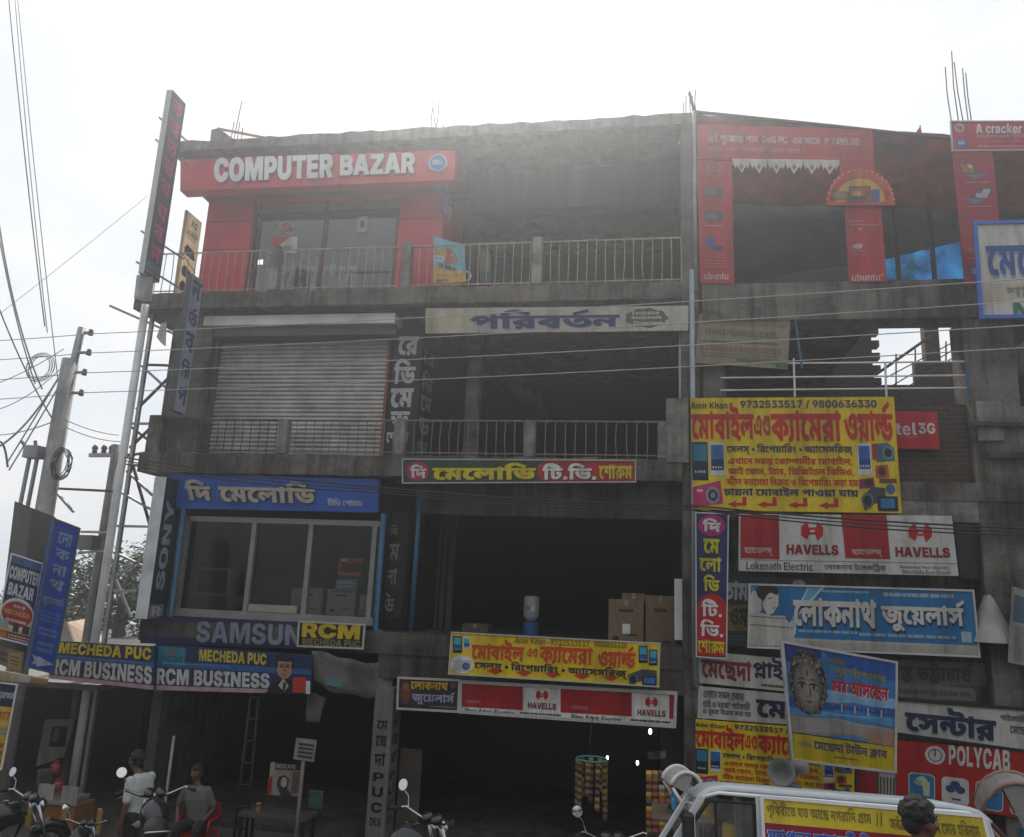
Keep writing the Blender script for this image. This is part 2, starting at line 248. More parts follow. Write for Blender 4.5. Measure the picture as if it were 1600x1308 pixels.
# letter outlines (advance, then contours as steps) and set lines of lettering (letter, x, y)
GLYPHS = {
1003:[52],
1006:[89,[59,64,24,-7,44,-20,36,-22,15,-13,-43,-12,-14,10,-32,19,-38,16,-23,7],[25,95,0,8,18,14,28,7,19,0,18,0,30,-7,16,-13,1,-9,0,-9,-16,-14,-30,-7,-17,0,-18,0,-28,7,
-18,14],[69,95,0,-5,12,-5,9,0,10,0,10,5,1,5,0,4,-10,5,-9,0,-8,0,-12,-5]],
1007:[89,[25,95,0,8,18,14,28,7,19,0,18,0,30,-7,16,-13,1,-9,0,-9,-16,-14,-30,-7,-17,0,-18,0,-28,7,-18,14],[69,95,0,-5,12,-5,9,0,10,0,10,5,1,5,0,4,-10,5,-9,0,-8,0,-12,-5],
[25,30,0,9,18,13,28,8,19,0,18,0,30,-8,16,-13,1,-9,0,-9,-16,-13,-30,-8,-17,0,-18,0,-28,7,-18,14],[69,30,0,-4,12,-6,9,0,10,0,10,6,1,4,0,4,-10,6,-9,0,-8,0,-12,-6]],
1008:[196,[397,124,1,-24,-37,0,1,-100,-57,0,-14,10,-40,15,-17,5,27,18,14,-4,24,-9,9,-4,0,2,0,5,0,4,1,3,1,55,-303,0,1,24],[165,15,-36,0,-60,13,-46,30,-15,26,55,8,12,-18,
28,-23,34,-11,25,0,18,0,24,4,12,8,1,6,0,7,-14,7,-11,0,-6,0,-10,-4,1,-3,0,-2,2,-3,3,-2,-53,-3,-4,4,-4,8,1,2,0,10,20,11,30,6,19,0,28,0,40,-11,22,-18,1,-12,0,-11,-22,-18,
-46,-11],[137,84,-2,6,-20,10,-19,2,35,9,21,-2,22,-5,20,-11,3,-9]],
1009:[258,[397,124,1,-24,-37,0,1,-100,-57,0,-14,10,-40,15,-17,5,27,18,14,-4,24,-9,9,-4,0,2,0,5,0,4,1,3,1,55,-303,0,1,24],[165,15,-36,0,-60,13,-46,30,-15,26,55,8,12,-18,
28,-23,34,-11,25,0,18,0,24,4,12,8,1,6,0,7,-14,7,-11,0,-6,0,-10,-4,1,-3,0,-2,2,-3,3,-2,-53,-3,-4,4,-4,8,1,2,0,10,20,11,30,6,19,0,28,0,40,-11,22,-18,1,-12,0,-11,-22,-18,
-46,-11],[137,84,-2,6,-20,10,-19,2,35,9,21,-2,22,-5,20,-11,3,-9],[521,124,1,-24,-35,0,1,-100,-59,0,1,88,-6,6,-14,6,-11,0,-3,0,1,24,9,0,8,0,16,-5,7,-7,0,2,-2,7,1,3,1,14,
51,0,9,-14]],
1010:[117,[143,124,0,6,-12,6,-13,0,-21,0,-32,0,-40,5,-9,6,-8,4,-6,12,1,8,0,3,0,5,3,4,57,-2,-2,-2,0,-3,1,-1,0,-4,4,-6,5,-2,4,-2,14,-1,15,0,25,0,24,0,28,-4,11,-4,8,-4,10,
-13,1,-11],[111,95,36,0,44,-10,20,-17,1,-9,0,-16,-40,-16,-35,-4,-11,9,20,-3,38,-7,40,-9,19,-6,-29,-21,-20,6,-42,12,-48,9,-52,7,-27,2,11,23,14,-2,28,-2,17,0,22,0,28,4,14,
8,1,5,0,7,-20,8,-17,0,-10,0,-12,-2,-6,-4,1,-3,0,-1,0,-3,3,-1,-55,-3,-2,3,-4,8,1,4,0,7,22,11,38,6],[59,84,0,6,-22,10,-17,2,35,9,19,-2,22,-5,20,-11,3,-9],[237,124,1,-24,
-239,0,1,24]],
1012:[151,[205,124,-2,6,-10,6,-13,0,-55,0,-32,0,-38,5,-11,6,-6,4,-8,12,1,8,0,3,2,5,1,4,57,-2,0,-2,0,-3,1,-1,0,-4,2,-6,7,-2,4,-2,14,-1,15,0,57,0,24,0,28,-4,11,-4,8,-4,8,
-13,3,-11],[307,124,1,-24,-137,0,1,-22,0,-4,4,-3,7,0,6,0,10,3,12,6,7,4,49,5,14,-10,14,-20,1,-11,0,-13,-24,-20,-50,-11,-35,0,-28,0,-50,7,-44,18,-36,31,-13,24,57,8,12,-23,
32,-28,42,-12,25,0,28,0,30,11,1,11,0,8,-12,10,-5,3,49,2,-16,-10,-30,-12,-30,-5,-15,0,-14,0,-24,3,-5,5,-8,4,-8,12,1,9,1,20,-111,0,1,24]],
1016:[162,[217,126,20,0,26,-4,9,-4,10,-3,12,-12,1,-12,1,-91,-59,0,-4,4,-10,6,-16,2,-11,0,-14,0,-24,-1,-26,-1,-15,0,-18,0,-34,3,-28,9,-18,18,1,14,0,5,4,12,3,5,57,-4,-2,-4,
-2,-7,1,-6,0,-6,8,-9,14,-4,16,-2,11,0,18,0,32,3,15,0,16,0,22,-4,13,-6,1,59,0,6,-2,5,-3,2,-6,3,-9,0,-10,0,-16,-5,-14,-6,-6,-7,1,-3,0,-1,2,-3,8,-2,9,0,4,0,6,1,5,0,3,-23,-6,
-1,-16,-1,-11,0,-26,0,-34,12,1,14,0,8,18,17,32,15,40,9]],
1018:[160,[219,126,38,0,42,-17,1,-14,0,-10,-24,-17,-40,-13,-23,-4,-17,22,20,4,26,9,1,7,0,5,-12,4,-9,0,-10,0,-18,-3,-16,-5,-8,-5,1,-3,0,-2,6,-3,11,-1,-11,-24,-32,2,-32,16,
1,10,0,9,18,15,34,12,40,6],[303,44,0,-18,-54,-21,-49,0,-32,0,-56,9,-50,20,-38,34,-15,26,57,8,16,-27,36,-31,48,-14,33,0,20,0,28,8,1,8,0,6,-18,8,-13,2,53,13,18,-6,22,-15]],
1020:[173,[351,124,1,-24,-131,0,1,-12,3,-10,1,-78,-59,0,-14,10,-40,16,-48,10,-29,2,-21,27,38,10,84,17,43,5,-7,-6,1,9,-165,0,1,24],[161,75,9,-3,-16,-2,-30,-6,-28,-6,-15,
-4,16,-1,34,-8,32,-11,13,-8,-9,-1,0,4,-2,9,1,5],[335,50,0,-7,-10,-12,-28,-8,-23,0,-8,0,-16,1,-5,1,3,24,2,-1,6,0,5,0,12,0,8,4,1,4,0,5,-30,10,-31,2,1,24,34,-2,54,-12,32,
-20]],
1021:[153,[311,124,1,-24,-35,0,1,-100,-57,0,-16,8,-28,13,-34,9,-40,6,-25,3,-15,25,35,-6,34,-2,46,-8,32,-11,15,-6,0,5,0,9,1,6,1,87,49,0,11,-14],[195,92,0,-11,-18,-18,-42,
-12,-33,-2,-33,5,-9,10,28,3,34,6,20,10,1,6,0,6,-18,9,-9,3,59,18,10,-6,16,-17],[79,83,-28,0,-32,14,1,12,0,4,4,9,5,4,53,-6,-2,-2,0,-3,1,-1,0,-4,6,-3,9,0,6,0,10,3,12,5,9,5,
43,5,3,-9,-12,-10,-26,-15,-30,-8]],
1022:[143,[197,0,1,81,7,-9,-8,5,-20,11,-22,9,-24,5,-13,0,-20,0,-22,-7,-9,-6,-3,1,10,3,18,3,17,0,18,0,24,-7,12,-11,1,-7,0,-12,-36,-21,-35,-10,-31,23,24,6,24,9,1,5,0,3,-8,
3,-7,0,-8,0,-16,-2,-9,-3,-43,18,14,11,32,15,36,10,25,0,18,0,32,-7,34,-12,19,-10,-17,3,0,3,0,10,1,6,1,19,49,0,11,-14,37,0,1,-24,-35,0,1,-100]],
1023:[134,[273,124,1,-24,-35,0,1,-100,-59,0,-14,8,-40,12,-50,9,-31,2,-17,20,8,2,14,5,16,5,11,2,21,-4,-4,0,-6,0,-1,0,-22,0,-28,6,-12,11,1,7,0,9,22,13,23,7,55,-8,-20,-5,
-18,-9,1,-5,0,-5,12,-5,9,0,8,0,18,3,11,3,27,-19,-14,-3,-24,-6,-22,-6,-9,-4,-1,4,26,-2,46,-10,21,-9,0,3,-2,7,1,4,1,58,-179,0,1,24]],
1025:[120,[245,124,1,-24,-153,0,1,-5,1,-21,0,-2,0,-5,1,-3,1,-21,0,-5,4,-6,3,-1,6,-3,11,0,10,0,18,4,11,4,8,4,10,8,1,4,0,4,-8,3,-7,0,-3,0,-12,0,-20,3,-9,3,-8,2,-12,6,-5,3,
7,25,8,-6,18,-7,26,-4,15,0,11,0,20,0,22,-4,9,-4,8,-3,6,-9,1,-6,0,-11,-18,-19,-15,-7,-16,-8,-42,-9,-25,0,-20,0,-26,4,-7,4,-10,4,-12,14,1,15,1,55,-35,0,1,24]],
1026:[149,[277,57,0,-11,-18,-16,-32,-11,-38,-6,-19,0,-11,11,22,-1,48,-3,48,-5,25,-3,-15,-24,-38,7,-76,7,-74,4,-35,1,5,24,12,0,30,-2,19,0,34,0,42,7,20,12,1,8,0,9,-26,9,
-25,0,-2,0,-6,0,-3,-1,-3,20,6,0,14,1,11,0,28,0,38,-7,22,-11,8,-13],[99,37,-22,0,-28,5,-9,5,-6,4,-6,11,1,10,1,31,57,0,1,-7,1,-14,0,-2,0,-4,1,-2,1,-5,0,-3,2,-4,3,0,4,-3,13,
0,10,0,18,3,12,5,1,3,0,2,-6,1,-5,0,-7,0,-18,0,-30,9,-11,7,9,18,6,-5,16,-6,20,-3,15,0,35,0,6,0,6,-2,7,-2,8,-2,12,-8,1,-6,0,-10,-26,-16,-44,-10],[-3,100,1,24,307,0,1,-24]],
1027:[203,[179,5,-28,0,-50,8,-46,18,-36,30,-11,23,57,8,12,-23,32,-27,44,-12,27,0,28,0,24,10,1,7,0,6,-6,8,-3,3,43,-1,-14,-6,-24,-8,-30,-5,-19,0,-18,0,-28,6,-16,12,1,9,0,8,
18,15,23,7,-8,-1,-14,0,-7,0,-123,0,1,24,415,0,1,-24,-103,0,-14,0,-34,1,-13,0,-24,-4,-34,-9,-18,-9,1,-4,0,-4,8,-3,7,0,10,0,14,4,11,3,65,-9,2,-4,4,-10,1,-5,0,-10,-22,-20,
-46,-12],[371,37,0,-7,6,-18,7,-8,-57,-6,-8,10,-6,19,1,12,0,7,4,14,5,7,-28,2,-42,9,-30,13,-9,9,61,3,4,-3,18,-6,28,-4,21,0,4,0,10,0,7,1,27,-21,-6,-7,-8,-16]],
1030:[120,[245,124,1,-24,-153,0,1,-57,0,-5,4,-6,3,-1,6,-3,11,0,10,0,20,4,9,4,8,4,10,8,1,4,0,3,-8,4,-9,0,-4,0,-8,0,-3,0,-7,24,8,1,18,1,13,0,24,0,26,-8,12,-12,1,-7,0,-11,
-18,-19,-15,-7,-16,-8,-42,-9,-25,0,-20,0,-26,4,-9,4,-8,4,-12,14,1,15,1,55,-35,0,1,24],[151,124,0,6,-12,6,-13,0,-27,0,-32,0,-38,5,-11,6,-6,4,-8,12,1,8,0,3,2,5,1,4,57,-2,0,
-2,0,-3,1,-1,0,-4,2,-6,7,-2,4,-2,14,-1,15,0,29,0,24,0,28,-4,11,-4,8,-4,10,-13,1,-11]],
1032:[151,[307,124,1,-24,-137,0,1,-22,0,-4,4,-3,7,0,6,0,10,3,12,6,7,4,49,5,14,-10,14,-20,1,-11,0,-13,-24,-20,-50,-11,-35,0,-28,0,-50,7,-44,18,-36,31,-13,24,57,8,12,-23,
32,-28,42,-12,25,0,28,0,30,11,1,11,0,8,-12,10,-5,3,49,2,-16,-10,-30,-12,-30,-5,-15,0,-14,0,-24,3,-5,5,-8,4,-8,12,1,9,1,20,-111,0,1,24]],
1035:[149,[177,6,-38,0,-64,14,-52,34,-15,30,57,8,10,-21,30,-27,40,-13,27,0,14,0,22,3,14,5,8,8,1,6,0,6,-8,7,-14,5,-7,0,-8,0,-12,-5,1,-4,0,-2,2,-4,3,-2,-55,-4,-4,4,-4,9,1,
3,0,10,22,12,32,6,21,0,30,0,44,-12,22,-19,1,-13,0,-12,-24,-20,-48,-12],[303,124,1,-24,-305,0,1,24]],
1036:[148,[301,124,1,-24,-35,0,1,-100,-59,0,-18,11,-42,15,-50,10,-33,3,-13,25,35,-6,34,-2,46,-8,32,-11,15,-6,-2,5,0,9,1,6,1,87,51,0,11,-14],[95,125,32,0,40,-10,18,-16,1,
-9,0,-17,-50,-21,-43,-3,-27,4,-15,11,28,3,34,6,18,10,1,6,0,5,-16,8,-13,0,-12,0,-10,-4,1,-3,0,-2,6,-4,5,-2,-37,-17,-8,3,-14,7,-10,10,1,6,0,8,18,13,36,8]],
1037:[129,[263,124,1,-24,-173,0,1,-54,-15,4,14,7,38,15,48,14,27,5,41,-16,-4,-5,-8,-12,-4,-13,1,-7,0,-7,6,-18,7,-9,-57,-6,-6,10,-8,18,1,11,0,8,6,13,12,12,7,6,19,-10,-24,
-6,-46,-15,-40,-17,-15,-7,-49,15,1,64,-31,0,1,24]],
1039:[129,[263,124,1,-24,-37,0,1,-100,-57,0,1,40,9,-10,-12,8,-28,13,-30,7,-11,0,-8,0,-12,-4,1,-4,0,-4,12,-5,13,-2,-23,-24,-28,5,-34,19,1,12,0,11,22,14,30,7,19,0,18,0,32,
-5,30,-10,15,-7,-7,-2,0,5,0,10,1,4,1,22,-169,0,1,24]],
1040:[155,[315,124,1,-24,-35,0,1,-100,-59,0,1,78,5,-12,-12,9,-24,13,-24,9,-26,5,-11,0,-16,0,-22,-5,-20,-9,-11,-6,-7,3,8,3,20,4,13,0,20,0,20,-11,1,-7,0,-3,-2,-5,1,-2,-15,
2,4,3,10,5,14,6,7,3,47,20,35,-17,-117,-54,-39,19,35,15,-11,-9,-13,-4,6,4,8,6,1,3,0,4,-10,4,-5,0,-6,0,-12,-2,-5,-2,-39,19,18,12,36,16,38,9,25,0,20,0,32,-7,32,-12,19,-9,-3,
-4,0,4,-2,10,1,5,1,25,51,0,11,-14]],
1041:[179,[363,124,1,-24,-293,0,9,2,12,-2,24,-6,20,-7,9,-4,5,-19,-10,-2,-22,-5,-22,-5,-9,-3,-1,2,14,-2,36,-6,32,-9,13,-6,0,4,0,6,1,4,1,53,23,0,28,0,46,-3,38,-8,15,-7,14,
-5,12,-14,1,-8,0,-7,-12,-12,-26,-8,-23,0,-10,0,-14,1,-7,1,3,24,2,-1,8,0,5,0,12,0,8,4,1,4,0,5,-28,9,-27,1,1,-71,-59,0,-16,9,-42,13,-50,8,-31,2,-19,25,10,3,24,6,24,7,15,3,
-18,4,-36,6,-21,2,17,18,19,-6,-45,0,1,24]],
1042:[126,[257,124,1,-24,-35,0,1,-100,-59,0,-14,10,-40,16,-48,10,-29,2,-21,27,38,10,84,17,43,5,-7,-6,1,9,-165,0,1,24],[161,75,9,-3,-24,-4,-42,-8,-23,-6,16,-1,34,-8,32,
-11,13,-8,-9,-1,0,5,-2,9,1,4]],
1043:[152,[181,5,-28,0,-52,8,-46,18,-36,30,-11,23,57,8,12,-24,32,-26,44,-11,27,0,16,0,26,5,16,9,1,8,0,4,-6,8,-8,6,-5,2,49,17,16,-10,14,-20,1,-11,0,-13,-26,-19,-50,-12],
[167,49,-28,0,-32,14,1,12,0,4,4,9,5,4,53,-6,0,-2,-2,-3,1,-1,0,-4,6,-3,9,0,6,0,12,3,10,5,9,5,49,4,5,-12,-14,-9,-30,-13,-34,-7],[309,124,1,-24,-311,0,1,24]],
1044:[131,[267,124,1,-24,-35,0,1,-100,-59,0,1,25,9,-10,-14,9,-28,14,-26,7,-13,0,-8,0,-12,-3,1,-4,0,-5,14,-5,13,-2,-15,-25,-24,4,-32,11,-14,14,1,9,0,11,20,13,32,6,19,0,18,
0,32,-4,30,-11,13,-8,-5,-2,0,4,-2,11,1,4,1,37,-173,0,1,24],[133,63,0,-1,0,-5,-1,-2,-55,7,-2,9,-10,10,-28,6,-23,1,11,21,27,-3,22,-1,34,-7,20,-10,10,-15]],
1045:[134,[273,124,1,-24,-37,0,1,-100,-57,0,-18,9,-42,13,-52,8,-31,2,-19,25,10,3,24,6,24,7,15,3,-18,4,-36,6,-21,2,17,18,19,-6,-45,0,1,24],[177,100,-107,0,9,2,12,-2,24,-6,
20,-7,9,-4,5,-19,-10,-2,-22,-5,-22,-5,-9,-3,-1,2,18,-2,38,-7,38,-11,13,-8,-5,-1,-2,5,0,9,1,6]],
1046:[126,[257,124,1,-24,-35,0,1,-100,-59,0,-14,10,-40,16,-48,10,-29,2,-21,27,38,10,84,17,43,5,-7,-6,1,9,-165,0,1,24],[161,75,9,-3,-24,-4,-42,-8,-23,-6,16,-1,34,-8,32,
-11,13,-8,-9,-1,0,5,-2,9,1,4],[65,-6,-14,0,-16,8,1,7,0,6,16,9,15,0,14,0,18,-8,1,-7,0,-7,-18,-8]],
1047:[157,[319,124,1,-24,-35,0,1,-100,-59,0,1,62,11,-11,-4,5,-16,7,-9,0,-4,0,-10,-2,-6,-5,1,-5,0,-2,2,-3,1,-1,-49,-2,-2,6,-12,9,-16,5,-11,0,-6,0,-10,-2,-4,-4,1,-3,0,-6,
20,-7,17,-3,-15,-24,-24,4,-38,11,-20,16,1,11,0,10,20,15,34,7,21,0,24,0,34,-8,17,-9,-7,2,4,7,22,8,15,0,14,0,22,-6,11,-5,-11,-3,0,5,-2,9,1,4,1,8,-225,0,1,24]],
1048:[145,[295,124,1,-24,-35,0,1,-100,-59,0,1,101,3,5,0,4,-2,8,1,3,1,17,51,0,11,-14],[141,126,16,0,26,-6,22,-11,9,-8,-1,-29,-12,13,-32,17,-17,0,-12,0,-14,-6,1,-6,0,-6,24,
-7,23,0,-5,-26,-30,1,-36,10,-16,18,1,11,0,12,18,15,26,8],[33,126,20,0,32,-8,18,-17,1,-13,0,-9,-16,-17,-36,-11,-27,0,-5,26,18,1,18,3,8,6,1,3,0,6,-16,6,-13,0,-6,0,-16,-1,
-7,-1,-3,24,10,1,18,1]],
1050:[143,[291,124,1,-24,-37,0,1,-100,-57,0,1,61,11,-8,-8,4,-10,5,-5,0,-4,0,-8,-2,-12,-8,-9,-9,-12,-8,-20,-11,-22,-5,-13,0,-14,0,-22,5,-22,10,-9,9,41,13,8,-6,10,-6,9,0,4,
0,8,3,12,8,11,9,11,4,10,10,20,8,15,0,10,0,18,-4,9,-5,-5,-1,0,4,0,7,1,4,1,9,-197,0,1,24],[95,48,-2,12,-8,14,-9,4,-10,4,-30,4,-23,1,17,25,31,-8,24,-2,28,-6,14,-9,8,-13,3,
-9]],
1051:[116,[111,95,36,0,44,-10,20,-17,1,-9,0,-16,-40,-16,-35,-4,-11,9,20,-3,38,-7,40,-9,19,-6,-29,-21,-20,6,-42,12,-48,9,-52,7,-27,2,11,23,14,-2,28,-2,17,0,22,0,28,4,14,8,
1,5,0,7,-20,8,-17,0,-10,0,-12,-2,-6,-4,1,-3,0,-1,0,-3,3,-1,-55,-3,-2,3,-4,8,1,4,0,7,22,11,38,6],[59,84,0,6,-22,10,-17,2,35,9,19,-2,22,-5,20,-11,3,-9],[237,124,1,-24,-239,
0,1,24]],
1054:[62,[129,124,1,-24,-35,0,1,-100,-59,0,1,88,-4,6,-16,6,-13,0,-1,0,1,24,9,0,8,0,16,-5,7,-7,0,2,-2,7,1,3,1,14,51,0,11,-14]],
1055:[62,[129,124,1,-24,-35,0,1,-100,-59,0,1,100,-35,0,1,24,39,0,-8,4,-14,9,-5,4,22,17,40,18,44,7,27,0,18,0,36,-3,38,-7,46,-13,33,-9,-29,-20,-32,10,-46,13,-36,5,-19,0,
-18,0,-26,-6,-20,-10,-7,-6,4,-3,10,-7,5,-3]],
1056:[62,[129,100,-35,0,1,-100,-59,0,1,100,-35,0,1,24,37,0,-4,10,-22,14,-34,10,-50,4,-31,0,-20,0,-26,-2,-10,-3,1,-2,0,-2,8,-1,11,0,39,0,24,0,28,-3,9,-4,8,-4,8,-10,1,-8,
-55,0,0,3,-4,4,-1,1,-4,1,-8,1,-7,0,-27,0,-22,0,-28,3,-9,3,-8,3,-8,8,1,5,0,13,56,15,63,0,88,0,98,-28,9,-31,37,0]],
1057:[0,[-123,-53,-14,0,-30,5,-22,11,1,9,0,11,36,13,33,0,28,0,50,-7,52,-14,29,-11,-29,-18,-22,10,-44,15,-38,7,-15,0,-12,0,-10,-4,1,-3,0,-3,8,-3,9,0,10,0,10,4,6,7,2,8,1,3,
1,17,61,0,1,-9,0,-7,-8,-17,-18,-15,-36,-9]],
1058:[0,[-77,-52,-18,0,-30,5,-16,11,1,9,0,10,30,12,21,1,1,8,61,0,1,-12,-21,-14,-4,0,-8,0,-3,0,-8,0,-10,-2,1,-3,0,-3,10,-3,7,0,20,0,26,10,13,7,20,-4,40,-9,19,-6,-23,-19,
-14,5,-22,6,-9,3,-10,-4,-20,-5,-24,-3]],
1059:[0,[-149,-13,16,4,38,8,38,8,19,4,17,-20,-12,-2,-30,-5,-28,-5,-9,-3,5,6,20,0,44,-5,38,-9,17,-4,-23,-18,-20,6,-42,7,-42,5,-21,1]],
1061:[81,[167,124,1,-24,-23,0,-14,-4,-24,-9,-18,-13,-10,-13,1,-8,0,-12,14,-12,20,-5,11,0,8,0,12,1,9,2,21,-22,-12,-4,-26,-2,-13,0,-30,0,-46,12,-24,23,1,18,0,13,18,23,36,
17,25,5,-23,-9,-8,0,-16,-1,-11,0,-37,0,1,24]],
1065:[0,[-65,-2,117,-33,-21,-19,-117,31]],
1066:[118,[121,126,32,0,38,-9,20,-14,1,-9,0,-15,-36,-16,-37,0,-10,0,-24,3,-11,2,11,21,8,-1,12,-1,9,0,8,0,10,2,4,3,1,3,0,3,-14,5,-13,0,-18,0,-20,-6,-12,-9,1,-5,0,-7,14,
-10,36,-9,31,-6,22,-4,36,-10,24,-11,12,-14,3,-9,-57,-6,-2,6,-10,9,-18,7,-26,6,-19,4,-36,8,-44,16,-20,19,1,11,0,13,26,19,48,11]],
1068:[151,[307,124,1,-24,-137,0,1,-22,0,-4,4,-3,7,0,6,0,10,3,12,6,7,4,49,5,14,-10,14,-20,1,-11,0,-13,-24,-20,-50,-11,-35,0,-28,0,-50,7,-44,18,-36,31,-13,24,57,8,12,-23,
32,-28,42,-12,25,0,28,0,30,11,1,11,0,8,-12,10,-5,3,49,2,-16,-10,-30,-12,-30,-5,-15,0,-14,0,-24,3,-5,5,-8,4,-8,12,1,9,1,20,-111,0,1,24],[137,-35,-14,0,-18,9,1,6,0,7,18,8,
15,0,14,0,16,-8,1,-7,0,-6,-16,-9]],
1070:[134,[273,124,1,-24,-37,0,1,-100,-57,0,-18,9,-42,13,-52,8,-31,2,-19,25,10,3,24,6,24,7,15,3,-18,4,-36,6,-21,2,17,18,19,-6,-45,0,1,24],[177,100,-107,0,9,2,12,-2,24,-6,
20,-7,9,-4,5,-19,-10,-2,-22,-5,-22,-5,-9,-3,-1,2,18,-2,38,-7,38,-11,13,-8,-5,-1,-2,5,0,9,1,6],[63,-6,-14,0,-16,8,1,7,0,6,16,9,15,0,14,0,18,-8,1,-7,0,-7,-18,-8]],
1131:[0,[-127,150,145,33,21,-20,-139,-35]],
1160:[108,[-3,100,1,24,225,0,1,-24],[81,92,18,0,24,-5,22,-8,11,-5,-9,2,4,7,22,8,15,0,18,0,28,-8,15,-7,-27,-16,-6,3,-10,3,-5,0,-8,0,-10,-4,1,-5,0,-2,2,-3,1,-1,-49,-2,-4,6,
-10,8,-16,4,-9,0,-8,0,-8,-4,1,-3,0,-6,18,-5,15,-2,-15,-25,-26,4,-34,11,-18,15,1,9,0,10,20,13,30,8]],
1202:[59,[123,124,1,-24,-33,0,25,4,-10,-5,-12,-8,-6,-9,1,-5,0,-6,8,-14,6,-15,1,-7,0,-8,-8,-14,-20,-11,-38,-9,-29,-4,-11,24,20,2,22,7,6,8,1,6,0,7,-6,14,-6,13,1,8,0,5,4,9,
12,8,9,4,-3,-4,-49,0,1,24]],
1203:[198,[401,124,1,-24,-403,0,1,24],[205,100,18,0,24,-3,9,-4,10,-3,10,-11,1,-11,1,-3,0,-1,0,-3,1,-1,1,-3,1,-57,-59,0,-6,6,-18,4,-13,0,-14,0,-22,-1,-26,-2,-13,0,-14,0,
-32,3,-26,9,-16,16,1,13,0,5,4,10,3,4,57,-3,-2,-3,-2,-7,1,-4,0,-7,10,-9,18,-3,13,0,12,0,20,2,18,1,11,0,14,0,22,-5,9,-5,1,44,0,3,-2,4,-1,1,-2,0,-6,1,-5,0,-6,0,-12,-2,-5,-1,
-6,-2,-8,-4,1,-2,0,-2,6,-2,5,0,4,0,6,1,3,0,7,-20,-4,-1,-18,-1,-11,0,-22,0,-28,11,1,10,0,9,20,13,15,5,14,5,34,6],[325,84,30,0,30,-16,1,-13,0,-8,-16,-15,-32,-11,-23,-3,-13,
23,16,2,14,7,1,4,0,3,-8,4,-7,0,-10,0,-24,-9,-13,-13,-21,15,18,17,40,13]],
1205:[155,[315,124,1,-24,-35,0,1,-100,-59,0,1,81,9,-9,-8,5,-20,11,-22,9,-24,5,-13,0,-20,0,-22,-7,-9,-6,-3,1,10,3,18,3,17,0,16,0,26,-7,12,-11,1,-7,0,-11,-30,-20,-31,-9,
-31,23,18,4,20,8,1,5,0,3,-8,3,-7,0,-8,0,-16,-2,-9,-3,-43,18,14,11,32,15,36,10,25,0,18,0,32,-7,34,-12,19,-10,-17,3,0,3,-2,10,1,6,1,19,51,0,11,-14],[279,-9,-57,0,-6,5,-18,
5,-17,0,-10,0,-24,-1,-28,-2,-15,0,-12,0,-32,3,-26,8,-18,16,1,14,0,5,2,9,3,4,57,-4,0,-2,-2,-8,1,-3,0,-7,10,-8,18,-2,11,0,14,0,20,1,22,2,11,0,16,0,22,-6,7,-5,1,3,61,9]],
1219:[153,[205,100,18,0,24,-3,9,-4,10,-3,10,-11,1,-11,1,-68,-59,0,-6,6,-18,4,-13,0,-14,0,-22,-1,-26,-2,-13,0,-14,0,-32,3,-26,9,-16,16,1,13,0,5,2,10,5,4,57,-3,-2,-3,-2,-7,
1,-4,0,-7,10,-9,18,-3,13,0,12,0,20,2,18,1,11,0,14,0,22,-5,9,-5,1,44,0,3,-2,4,-1,1,-2,0,-6,1,-5,0,-6,0,-12,-2,-5,-1,-6,-2,-8,-4,1,-2,0,-2,6,-2,5,0,4,0,6,1,3,0,7,-20,-4,-1,
-18,-1,-11,0,-22,0,-28,11,1,10,0,9,20,13,15,5,14,5,34,6],[311,124,1,-24,-313,0,1,24]],
1224:[166,[337,124,1,-24,-37,0,1,-79,-57,0,1,57,5,-12,-14,9,-24,13,-24,9,-24,5,-13,0,-14,0,-24,-5,-20,-9,-11,-6,-5,3,8,3,20,4,11,0,22,0,18,-11,1,-7,0,-3,0,-5,-1,-2,-15,2,
4,3,12,5,12,6,7,3,49,20,35,-17,-117,-54,-39,19,35,15,-11,-9,-15,-4,8,4,8,6,1,3,0,4,-10,4,-7,0,-6,0,-10,-2,-5,-2,-41,19,20,12,34,16,40,9,23,0,20,0,34,-7,32,-12,19,-9,-3,
-4,0,4,-2,10,1,5,1,25,51,0,9,-14],[299,-9,-57,0,-2,4,-12,4,-18,3,-13,0,-18,0,-42,-4,-25,0,-14,0,-34,3,-30,8,-18,16,1,13,0,5,2,10,3,3,57,-3,-2,-3,0,-6,1,-3,0,-8,10,-7,20,
-3,15,0,22,0,34,3,19,0,18,0,26,-6,9,-5,1,18,59,1]],
1226:[142,[289,124,1,-24,-37,0,1,-100,-57,4,-20,9,-38,13,-46,9,-29,3,-21,27,38,10,84,17,43,5,-5,-6,1,9,-197,0,1,24],[193,75,9,-3,-26,-4,-42,-8,-23,-6,16,-1,32,-7,32,-10,
15,-7,-9,-2,0,5,0,10,1,5],[251,-23,-57,0,-6,5,-18,5,-15,0,-10,0,-20,-2,-22,-1,-13,0,-12,0,-26,2,-22,8,-16,13,1,11,0,4,2,7,3,3,57,-4,0,-1,-2,-4,1,-2,0,-8,18,-5,13,0,10,0,
14,1,16,1,9,0,14,0,20,-5,13,-5,1,14,59,0]],
1292:[173,[231,110,1,-14,1,2,28,-1,48,-12,30,-18,1,-12,0,-8,-14,-11,-26,-7,-21,0,-8,0,-14,1,-5,0,3,24,2,0,6,-1,5,0,8,0,10,4,1,3,0,6,-26,8,-21,2,3,10,1,-62,-55,-1,-18,7,
-36,10,-40,6,-25,1,-19,25,22,6,46,10,48,8,25,3,-1,-4,1,15],[173,84,17,-6,-16,-2,-36,-6,-34,-7,-13,-3,1,5,18,-2,32,-5,26,-7,11,-4,0,4,-2,6,1,3],[351,124,1,-24,-353,0,1,
